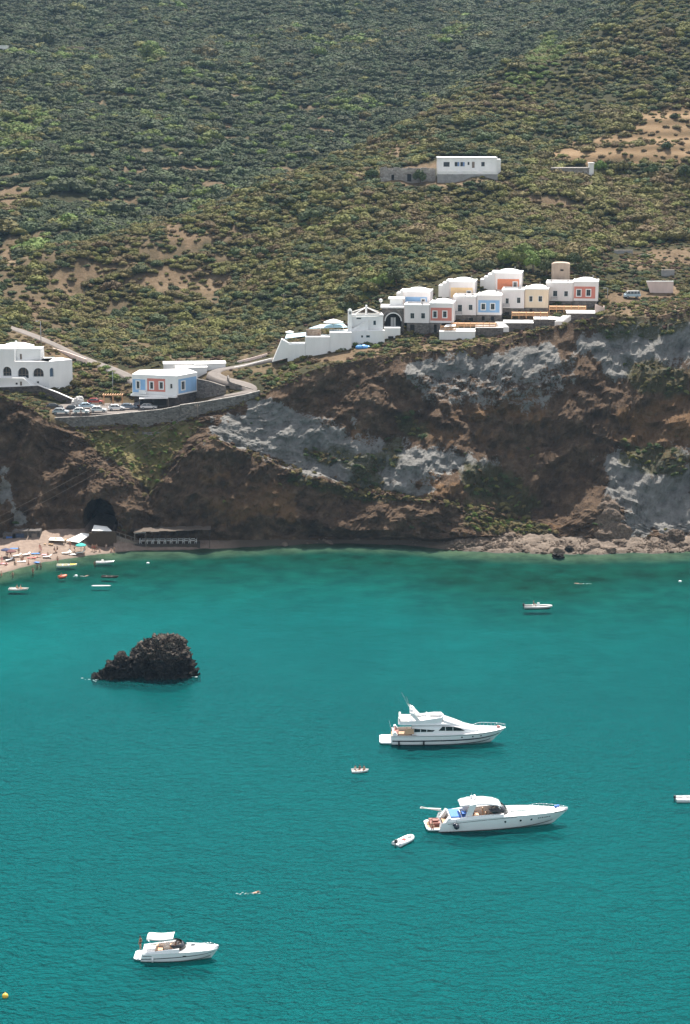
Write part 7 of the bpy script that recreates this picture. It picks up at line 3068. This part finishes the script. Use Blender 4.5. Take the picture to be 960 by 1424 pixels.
m.tube((2.9, .3, 5.6), (2.3, .3, 7.4), .03, .015, 5)
m.build('antenna', CHROME, yr_)
rail(H, .70, .99, .62, 9).build('bow_rail', CHROME, yr_)
portholes(H, yr_, (.62, .71, .78), .74, .13)
m = MB()
m.box((17.2, 0, 2.62), (.5, .35, .3))
m.build('anchor_winch', simple_mat('red_winch', (.45, .08, .05), .5, .1, 3), yr_)
for sg in (-1, 1):
    for x in (.9, 5.0):
        m = MB()
        p = H.side(.02 + x / 18, .2, sg, .16)
        m.tube(p + Vector((0, 0, .35)), p - Vector((0, 0, .25)), .14, .14, 10)
        m.build('fender', RUBBER, yr_)
m = MB()
m.tube((-.2, 2.0, 1.6), (-.5, 2.0, 2.9), .025, .02, 5)
f_ = m.build('flagstaff', CHROME, yr_)

# ---- sport yacht with hard top
ys = boat_root('sport_yacht', 'long white open sport yacht with a hard top, blue cushions and a big pale foredeck', 'yacht', 603.2, 1150.6, R(5))
H = Hull([(0, .2, .9, -.7, 2.1, -.03, 2.15, 1.35), (.12, 2.4, 2.7, -.75, 2.15, -.03, 2.28, 1.60), (.3, 5.4, 5.8, -.75, 2.1, .0, 2.32, 1.86), (.5, 8.8, 9.4, -.72, 1.95, .06, 2.30, 2.06), (.7, 12.2, 13.2, -.6, 1.5, .18, 2.05, 2.16), (.85, 14.6, 16.2, -.45, .88, .40, 1.48, 2.16), (.95, 16.2, 18.3, -.25, .32, .7, .72, 2.14), (1.0, 17.0, 19.4, -.02, .02, .95, .05, 2.12)])
H.hull().build('hull', GEL, ys)
H.band(0.0, .95, .0, .085, .015).build('boot_stripe', ANTI, ys)
H.band(.06, .62, .80, .835, .018, f0b=.90, f1b=.93).build('hull_stripe', NAVY, ys)
H.band(.9, .998, .93, 1.02, .05).build('stem_guard', NAVY, ys)
H.band(0.0, .9, .97, 1.02, .04).build('gunwale', GEL, ys)
H.deck(.50, .998, .02, .02, .32).build('foredeck', GEL, ys)
m = MB()
for sg in (-1, 1):
    rings = []
    for i in range(12):
        t = .06 + .46 * i / 11
        p = H.side(t, 1, sg)
        b = abs(p.y)
        hh = .28 + .1 * min(1, i / 5)
        rings.append([(p.x, sg * b, p.z), (p.x, sg * (b - .1), p.z + hh), (p.x, sg * (b - .45), p.z + hh), (p.x, sg * (b - .5), .9), (p.x, sg * (b - .3), .9)])
    m.loft(rings, 0, False, closed=True, cap=True)
m.build('coaming', GEL, ys)
m = MB()
m.span(1.2, 9.6, -1.9, 1.9, .86, .94)
m.build('cockpit_floor', TEAK, ys)
m = MB()
m.prism([(-1.2, -1.5), (-1.25, 1.5), (-.9, 2.0), (.9, 2.1), (.9, -2.1), (-.9, -2.0)], .25, .45)
m.build('swim_platform', GEL, ys)
m = MB()
m.prism([(-1.0, -1.3), (-1.0, 1.3), (.6, 1.5), (.6, -1.5)], .452, .47)
m.build('platform_teak', TEAK, ys)
m = MB()
m.span(-.6, .9, -1.0, 1.2, .48, 1.0)
m.span(-.2, .6, -.6, .6, 1.0, 1.25)
m.build('aft_locker', BROWNV, ys)
m = MB()
m.prism_y([(.7, .45), (1.3, .45), (2.3, 1.9), (1.9, 2.1)], -2.15, -1.3)
m.prism_y([(.7, .45), (1.3, .45), (2.3, 1.9), (1.9, 2.1)], 1.3, 2.15)
m.build('transom_wing', GEL, ys)
m = MB()
for k in range(5):
    m.span(.9 + .25 * k, 1.2 + .25 * k, -1.29, -.75, .45 + .26 * k, .55 + .26 * k)
m.build('transom_steps', GEL, ys)
m = MB()
m.span(2.1, 3.9, -1.75, 1.75, .95, 1.95)
m.build('engine_hatch', GEL, ys)
m = MB()
m.span(2.25, 3.75, -1.6, 1.6, 1.952, 2.12)
m.build('sun_lounge', CUSH, ys)
for y in (-1.2, .9):
    m = MB()
    m.span(4.2, 4.8, y - .55, y + .75, .95, 1.75)
    m.build('cushion', CUSH, ys)
m = MB()
m.span(5.4, 6.6, .3, 1.7, .95, 1.5)
m.span(5.3, 5.5, .3, 1.7, 1.5, 2.0)
m.build('settee', TANV, ys)
for y in (-1.1, -.2, .9):
    m = MB()
    m.span(7.2, 7.8, y - .3, y + .3, .95, 1.7)
    m.span(7.1, 7.25, y - .3, y + .3, 1.7, 2.4)
    m.build('helm_seat', TANV, ys)
m = MB()
m.prism_y([(8.4, .95), (9.6, .95), (9.6, 2.45), (8.9, 2.45), (8.5, 2.1)], -1.7, 1.7)
m.build('dashboard', simple_mat('grey_dash', (.16, .14, .12), .6, .1, 2), ys)
# windscreen wrapped round the helm
m = MB()
rings = []
for j in range(13):
    a = -1 + 2 * j / 12
    y = 1.95 * math.sin(a * math.pi / 2)
    x = 9.4 + 1.3 * math.cos(a * math.pi / 2) - 1.1 * (abs(a) > .8) * (abs(a) - .8) * 5
    rings.append([(x + .2, y, 2.28), (x - .75, y * .88, 3.2), (x - .79, y * .88, 3.2), (x + .15, y, 2.28)])
m.loft(rings, 0, True, closed=True, cap=True)
m.build('windscreen', TINT, ys)
m = MB()
rings = []
for x, b, z in ((3.6, 1.5, 3.55), (4.0, 1.72, 3.72), (5.5, 1.85, 3.9), (7.2, 1.85, 3.92), (8.6, 1.75, 3.74), (9.5, 1.5, 3.45)):
    rings.append([(x, b, z - .12), (x, b * .8, z + .04), (x, 0, z + .12), (x, -b * .8, z + .04), (x, -b, z - .12), (x, -b * .8, z - .16), (x, 0, z - .1), (x, b * .8, z - .16)])
m.loft(rings, 0, True, closed=True, cap=True)
m.build('hard_top', GEL, ys)
m = MB()
for sg in (-1, 1):
    m.prism_y([(4.3, 2.1), (5.2, 2.1), (5.9, 3.8), (4.9, 3.8)], sg * 1.72 - .08, sg * 1.72 + .08)
    m.tube((9.3, sg * 1.6, 3.0), (9.1, sg * 1.5, 3.55), .07, .07, 6)
m.build('top_support', GEL, ys)
m = MB()
m.tube((6.0, 0, 3.95), (5.9, 0, 4.4), .14, .1, 8)
m.box((5.9, 0, 4.45), (.25, 1.2, .16))
m.ball((5.5, .6, 4.2), .26, 10, 6)
m.build('radar', GEL, ys)
m = MB()
m.tube((5.6, -.5, 4.0), (5.3, -.5, 5.2), .02, .012, 5)
m.build('antenna', CHROME, ys)
m = MB()
m.prism([(10.9, -1.0), (10.9, 1.0), (14.2, .85), (14.2, -.85)], 2.46, 2.56)
m.build('sun_pad', SUNPAD, ys)
m = MB()
m.prism([(14.6, -.35), (14.6, .35), (15.4, .3), (15.4, -.3)], 2.42, 2.50)
m.build('deck_hatch', TINT, ys)
m = MB()
m.tube((17.6, 0, 2.2), (17.6, 0, 2.75), .24, .2, 8)
m.tube((18.0, .3, 2.2), (18.0, .3, 2.7), .2, .18, 8)
m.build('bow_bags', CUSH, ys)
rail(H, .74, .985, .42, 7, .15, .018).build('bow_rail', CHROME, ys)
portholes(H, ys, (.54, .66, .745), .62, .16)
for k in range(7):     # dark name lettering on the bow, too small to read in the photograph
    for sg in (-1, 1):
        m = MB()
        p = H.side(.80 + .014 * k, .66, sg, -.02)
        m.box(tuple(p), (.14 if k % 2 else .2, .08, .16))
        m.build('bow_lettering', NAVY, ys)
m = MB()
p = H.side(.14, .58, -1, .28)
m.ball(p, .40, 12, 8)
m.ball(p + Vector((-.3, 0, .28)), .26, 10, 6)
m.tube(p + Vector((0, 0, .3)), p + Vector((0, .2, .9)), .02, .02, 5)
m.build('fender', NAVY, ys)
m = MB()
m.tube((1.3, .9, 2.1), (-1.7, 1.6, 2.55), .10, .08, 8)
m.box((-.3, 1.28, 2.40), (3.0, .34, .05), -.22)
m.build('gangway', GELW, ys)

# ---- small cabin cruiser with a canvas top
yc_ = boat_root('cabin_cruiser', 'small white cabin cruiser with a white canvas sunshade, nearest boat to the viewer', 'motorboat', 197.4, 1331.2, R(-1.5))
H = Hull([(0, 0, .15, -.4, 1.40, -.02, 1.45, .98), (.15, 1.4, 1.5, -.45, 1.44, -.02, 1.50, 1.05), (.4, 3.7, 3.9, -.45, 1.36, .0, 1.50, 1.22), (.6, 5.4, 5.9, -.4, 1.15, .08, 1.40, 1.32), (.8, 7.0, 7.8, -.3, .70, .22, 1.02, 1.36), (.93, 7.9, 8.9, -.15, .25, .42, .50, 1.36), (1, 8.4, 9.35, 0.0, .02, .6, .05, 1.36)])
H.hull().build('hull', GEL, yc_)
H.band(.0, .94, .0, .10, .012).build('boot_stripe', ANTI, yc_)
H.band(.0, .97, .36, .45, .02, f0b=.62, f1b=.68).build('hull_stripe', NAVY, yc_)
H.band(.02, .14, .74, .80, .02).build('upper_stripe', NAVY, yc_)
H.band(0.0, .995, .95, 1.02, .04).build('gunwale', GEL, yc_)
H.deck(.46, .998, .02, .01, .34).build('foredeck', GEL, yc_)
m = MB()
for sg in (-1, 1):
    rings = []
    for i in range(10):
        t = .0 + .48 * i / 9
        p = H.side(t, 1, sg)
        b = abs(p.y)
        hh = .12 + .3 * min(1, i / 8)
        rings.append([(p.x, sg * b, p.z), (p.x, sg * (b - .1), p.z + hh), (p.x, sg * (b - .32), p.z + hh), (p.x, sg * (b - .34), .45), (p.x, sg * (b - .2), .45)])
    m.loft(rings, 0, False, closed=True, cap=True)
m.build('coaming', GEL, yc_)
m = MB()
m.span(.1, 4.6, -1.2, 1.2, .42, .47)
m.build('cockpit_floor', GELW, yc_)
m = MB()
m.prism([(-.85, -1.0), (-.85, 1.0), (-.5, 1.3), (.1, 1.35), (.1, -1.35), (-.5, -1.3)], .22, .34)
m.build('swim_platform', GEL, yc_)
m = MB()
m.span(.2, 1.7, -1.12, 1.12, .48, 1.12)
m.build('sun_lounge', GELW, yc_)
m = MB()
m.span(1.75, 1.95, -1.12, 1.12, .48, 1.4)
m.span(1.95, 2.5, -1.12, 1.12, .48, .9)
m.build('bench', TANV, yc_)
for y in (-.6, .6):
    m = MB()
    m.span(3.5, 3.95, y - .25, y + .25, .48, 1.05)
    m.span(3.42, 3.55, y - .25, y + .25, 1.05, 1.5)
    m.build('helm_seat', TANV, yc_)
m = MB()
m.prism_y([(4.35, .47), (4.75, .47), (4.95, 1.6), (4.6, 1.72), (4.35, 1.4)], -1.15, 1.15)
m.build('dashboard', simple_mat('brown_dash', (.11, .07, .05), .6, .1, 2), yc_)
m = MB()
rings = []
for j in range(13):
    a = -1 + 2 * j / 12
    y = 1.22 * math.sin(a * math.pi / 2)
    x = 4.5 + .95 * math.cos(a * math.pi / 2) - .5 * max(0, abs(a) - .75) * 4
    rings.append([(x + .15, y, 1.58), (x - .5, y * .9, 2.05), (x - .53, y * .9, 2.05), (x + .11, y, 1.58)])
m.loft(rings, 0, True, closed=True, cap=True)
m.build('windscreen', TINT, yc_)
m = MB()
rings = []
for i in range(9):
    a = i / 8
    x = .75 + 3.2 * a
    z = 2.92 - .16 * math.sin(math.pi * a) + .05 * (a - .5)
    if i == 0:
        z -= .12
    rings.append([(x, 1.1, z - .22), (x, .95, z - .02), (x, .5, z + .06), (x, 0, z + .09), (x, -.5, z + .06), (x, -.95, z - .02), (x, -1.1, z - .22), (x, -.95, z - .06), (x, 0, z + .05), (x, .95, z - .06)])
m.loft(rings, 0, True, closed=True, cap=True)
m.build('sunshade', CANVAS, yc_)
m = MB()
for sg in (-1, 1):
    m.tube((2.3, sg * 1.2, 1.3), (.9, sg * 1.08, 2.68), .02, .02, 5)
    m.tube((2.3, sg * 1.2, 1.3), (2.4, sg * 1.06, 2.62), .02, .02, 5)
    m.tube((2.3, sg * 1.2, 1.3), (3.9, sg * 1.06, 2.66), .02, .02, 5)
m.build('sunshade_frame', CHROME, yc_)
m = MB()
m.prism([(6.0, -.28), (6.0, .28), (6.5, .25), (6.5, -.25)], 1.66, 1.71)
m.build('deck_hatch', TINT, yc_)
m = MB()
p = H.side(.155, .36, -1, .14)
m.tube(p + Vector((0, 0, .3)), p - Vector((0, 0, .26)), .12, .12, 10)
m.build('fender', GEL, yc_)
m = MB()
p = H.side(.555, .6, -1, 0)
m.box(tuple(p), (.42, .06, .12))
m.build('vent', TINT, yc_)
rail(H, .72, .985, .3, 5, .12, .014).build('bow_rail', CHROME, yc_)
m = MB()
m.box((9.2, 0, 1.42), (.3, .2, .2))
m.build('anchor', DARKMETAL, yc_)
bw = Vector(yc_.location)
ca, sa = math.cos(R(-1.5)), math.sin(R(-1.5))
on_boat = lambda x, y, z: bw + Vector((x * ca - y * sa, x * sa + y * ca, z))
person(on_boat(-.15, .1, .95), 'stand', 2.6, 'person in black standing at the stern of the small cabin cruiser', 0, 0, 'black', 'black')
person(on_boat(3.75, -.5, .62), 'seat', 0, 'person in a white cap at the helm of the small cabin cruiser', 0, 0, 'navy', None, None, 'white')
person(on_boat(4.1, .55, .62), 'seat', .2, 'tanned person seated beside the white-capped helmsman of the cabin cruiser', 2, 0, 'red')
sb = Vector(ys.location)
c5, s5 = math.cos(R(5)), math.sin(R(5))
on_s = lambda x, y, z: sb + Vector((x * c5 - y * s5, x * s5 + y * c5, z))
person(on_s(7.45, -1.0, 1.22), 'seat', .1, 'person seated at the helm of the hard-top sport yacht', 0, 0, 'white', 'white')
person(on_s(5.9, 1.0, 1.05), 'seat', -1.2, 'tanned person on the tan settee of the hard-top sport yacht', 2, 0, 'red')
person(on_s(-.4, -1.35, .47), 'sit', -1.4, 'tanned person sitting on the stern platform of the hard-top sport yacht', 0, 0, 'red')


# ---- small craft
def dinghy(name, label, u, v, yaw, L, B, hull_mat, in_mat, motor=True, bench=True, h=.42, cat='boat', group=None, cover=None):
    r = boat_root(name, label, cat, u, v, yaw, group)
    Hd = Hull([(0, -L / 2 + .05, -L / 2, -.15, B * .40, 0, B * .48, h), (.4, -.1 * L, -.1 * L, -.16, B * .42, 0, B * .5, h * .95), (.75, .22 * L, .27 * L, -.12, B * .27, .05, B * .38, h * 1.05), (.93, .36 * L, .44 * L, -.05, B * .1, .1, B * .16, h * 1.2), (1, .41 * L, .5 * L, .02, .01, .16, .02, h * 1.3)])
    Hd.hull(16).build('hull', hull_mat, r)
    Hd.band(0, .995, .82, 1.06, .05, 14).build('gunwale', hull_mat, r)
    Hd.deck(.03, .97, .10, -h * .62, 0, 12, 5).build('floor', in_mat, r)
    if cover:
        Hd.deck(.62, .98, .02, .03, .06, 8, 5).build('foredeck', cover, r)
    if bench:
        for x in (-.22 * L, .08 * L):
            m = MB()
            m.span(x - .14, x + .14, -B * .42, B * .42, h * .7, h * .8)
            m.build('bench', hull_mat, r)
    if motor:
        m = MB()
        m.box((-L / 2 - .15, 0, h + .18), (.34, .3, .42), 0, 0, .8)
        m.tube((-L / 2 - .17, 0, h), (-L / 2 - .2, 0, -.3), .06, .05, 6)
        m.build('outboard', RUBBER, r)
    return r


def rib(name, label, u, v, yaw, L, B, tube_mat, tr=.24, motor=True, console=True, group=None, cat='boat'):
    r = boat_root(name, label, cat, u, v, yaw, group)
    m = MB()
    pts = []
    for sg in (1, -1):
        seq = [(-L / 2, sg * (B / 2 - tr)), (0, sg * (B / 2 - tr)), (L * .25, sg * (B / 2 - tr) * .95), (L * .38, sg * (B / 2 - tr) * .7), (L * .46, sg * (B / 2 - tr) * .35)]
        pts += seq if sg > 0 else seq[::-1]
        if sg > 0:
            pts += [(L * .5, 0)]
    rings = []
    for i, (x, y) in enumerate(pts):
        a, b = pts[max(0, i - 1)], pts[min(len(pts) - 1, i + 1)]
        d = Vector((b[0] - a[0], b[1] - a[1], 0)).normalized()
        nrm = Vector((-d.y, d.x, 0))
        zz = .30 + .18 * max(0, x / L * 2 - .3)
        rings.append([Vector((x, y, zz)) + nrm * (tr * math.cos(q)) + Vector((0, 0, tr * math.sin(q))) for q in [2 * math.pi * k / 8 for k in range(8)]])
    m.loft(rings, 0, True, closed=True, cap=True)
    m.build('tube', tube_mat, r)
    m = MB()
    m.prism([(-L / 2 + .1, -B / 2 + tr), (-L / 2 + .1, B / 2 - tr), (L * .3, B / 2 - tr * 1.5), (L * .45, 0), (L * .3, -B / 2 + tr * 1.5)], -.15, .22)
    m.build('hull', RUBBER if console else tube_mat, r)
    if console:
        m = MB()
        m.box((.1, 0, .65), (.6, .6, .9), 0, 0, .8)
        m.build('console', GEL, r)
        m = MB()
        m.box((-.9, 0, .45), (.5, .9, .5))
        m.build('seat', GELW, r)
    if motor:
        m = MB()
        m.box((-L / 2 - .12, 0, .75), (.38, .34, .5), 0, 0, .8)
        m.tube((-L / 2 - .14, 0, .5), (-L / 2 - .18, 0, -.3), .07, .05, 6)
        m.build('outboard', RUBBER, r)
    return r


GREYPVC = gel('grey_inflatable', (.45, .44, .42), .5, 0)
YELLOW_G = gel('yellow_gelcoat', (.78, .62, .10))
t = rib('inflatable_boat', 'grey and black inflatable motorboat alone in front of the right-hand cliff', 748, 845.5, R(1), 5.6, 2.1, GREYPVC)
q = Vector(t.location)
person(q + Vector((-.85, 0, .35)), 'seat', 0, 'person seated in the grey inflatable motorboat', 0, 0, 'navy', 'black')
t = dinghy('rowing_boat', 'small white raft-like boat crowded with three people in the middle of the bay', 501, 1073.5, R(4), 2.7, 1.2, GEL, GELW, False, True, .34)
q = Vector(t.location)
person(q + Vector((-.75, .05, -.08)), 'seat', -1.0, 'dark-haired person in white at the left end of the crowded little boat', 0, 0, 'white', 'white', s=.9)
person(q + Vector((-.05, .15, -.05)), 'seat', -1.7, 'tanned person in red in the middle of the crowded little boat', 2, 0, 'red', s=.9)
person(q + Vector((.6, .0, -.08)), 'seat', -2.2, 'tanned person at the right end of the crowded little boat', 0, 0, 'black', s=.9)
t = rib('dinghy', 'white inflatable dinghy with a small outboard, drifting off the sport yacht stern', 562.5, 1171.5, R(52), 3.7, 1.75, GEL, .24, True, False, cat='dinghy')
m = MB()
for x in (-.5, .6):
    m.span(x - .12, x + .12, -.6, .6, .36, .42)
m.build('bench', GELW, t)
m = MB()
m.box((.1, .15, .32), (.5, .35, .18), .4)
m.build('life_vest', CLOTH['red'], t)
t = dinghy('motorboat', 'white open motorboat cut by the right edge of the picture', 963, 1113.5, R(3), 5.0, 1.9, GEL, GELW, True, True, .5, cover=GEL)
t = dinghy('pedal_boat', 'white and yellow pedal boat moored by the beach', 93.5, 787.5, R(3), 4.6, 1.7, GEL, YELLOW_G, False, True, .42, cover=YELLOW_G, cat='pedal boat')
t = dinghy('rowing_boat', 'low white boat moored right of the yellow and white pedal boat', 146.5, 783, R(6), 4.2, 1.4, GEL, GELW, False, True, .36, cover=GEL)
m = MB()
m.box((-.6, .1, .5), (.5, .3, .5), .5)
m.build('bag', CLOTH['white'], t)
t = dinghy('pedal_boat', 'cream pedal boat with people aboard near the left edge', 26.5, 820.5, R(-3), 4.3, 1.6, GELW, GELW, False, True, .38, cat='pedal boat')
q = Vector(t.location)
person(q + Vector((-.4, .1, -.08)), 'seat', 1.0, 'tanned person on the cream pedal boat, left one', 0, 0, 'black')
person(q + Vector((.4, .0, -.08)), 'seat', .4, 'fair person on the cream pedal boat, right one', 1, 0, 'orange')
t = dinghy('canoe', 'dark brown rowing boat lying low in the water beside the beach', 153.5, 802.8, R(-9), 3.9, 1.1, gel('brown_wood_paint', (.07, .045, .035), .6, 0), RUBBER, False, True, .3)
m = MB()
m.prism([(-2.1, 0), (-1.7, .32), (0, .38), (1.6, .28), (2.1, 0), (1.6, -.28), (0, -.38), (-1.7, -.32)], .03, .13)
o = m.build('surfboard', GEL, None, loc=on_z(141, 815), rz=R(2))
tag(o, 'long white paddle board floating off the beach', 'paddle board')
t = rib('air_mattress', 'orange-red inflatable float near the beach with one person on it', 87, 803.5, R(30), 1.7, 1.2, gel('orange_pvc', (.70, .14, .06), .5, 0), .26, False, False, cat='inflatable')
person(Vector(t.location) + Vector((-.2, 0, .2)), 'sit', -.8, 'person sitting on the orange-red inflatable float', 0, 0, 'red')
m = MB()
m.ball((0, 0, .12), .36, 14, 9)
m.tube((0, 0, .44), (0, 0, .58), .06, .05, 8)
o = m.build('buoy', gel('yellow_buoy', (.80, .48, .05), .4, .2), None, loc=on_z(7.5, 1386.5))
tag(o, 'round yellow-orange mooring buoy at the lower left edge', 'buoy')
for (u, v, lab) in ((106, 801, 'small white float near the beach, left of the dark rowing boat'), (946, 809, 'small white float near the right edge'), (206, 783.5, 'tiny white float off the dining shelter')):
    m = MB()
    m.ball((0, 0, .1), .30, 10, 7, 0, (1.3, 1, .7))
    o = m.build('float', GEL, None, loc=on_z(u, v))
    tag(o, lab, 'float')
FOAM = simple_mat('white_foam', (.52, .62, .61), .9, .1, 3)


def swimmer(u, v, rz, lab, foamlab):
    c = on_z(u, v, .0)
    person(c, 'swim', rz, lab, 0, 0, 'navy')
    m = MB()
    r = random.Random(int(u))
    for i in range(18):
        d = r.uniform(-2.6, .9)
        w = r.uniform(-.45, .45) * (1.2 - abs(d) / 4)
        s = r.uniform(.03, .085)
        vs, fs = ico(1)
        m.add([(d + p.x * s * 2.2, w + p.y * s, .015 + p.z * s * .35) for p in vs], fs, 0, True)
    o = m.build('splash', FOAM, None, loc=c, rz=rz)
    tag(o, foamlab, None, None, 'stuff')


swimmer(352, 1241.5, R(8), 'swimmer doing the crawl alone in the open turquoise water', 'white splash trailing behind the lone swimmer')
swimmer(805, 811.5, R(175), 'distant swimmer in front of the right-hand cliff', 'thin splash of the distant swimmer')
swimmer(118, 801, R(10), 'swimmer between the orange float and the dark rowing boat', 'thin splash of the swimmer near the beach')
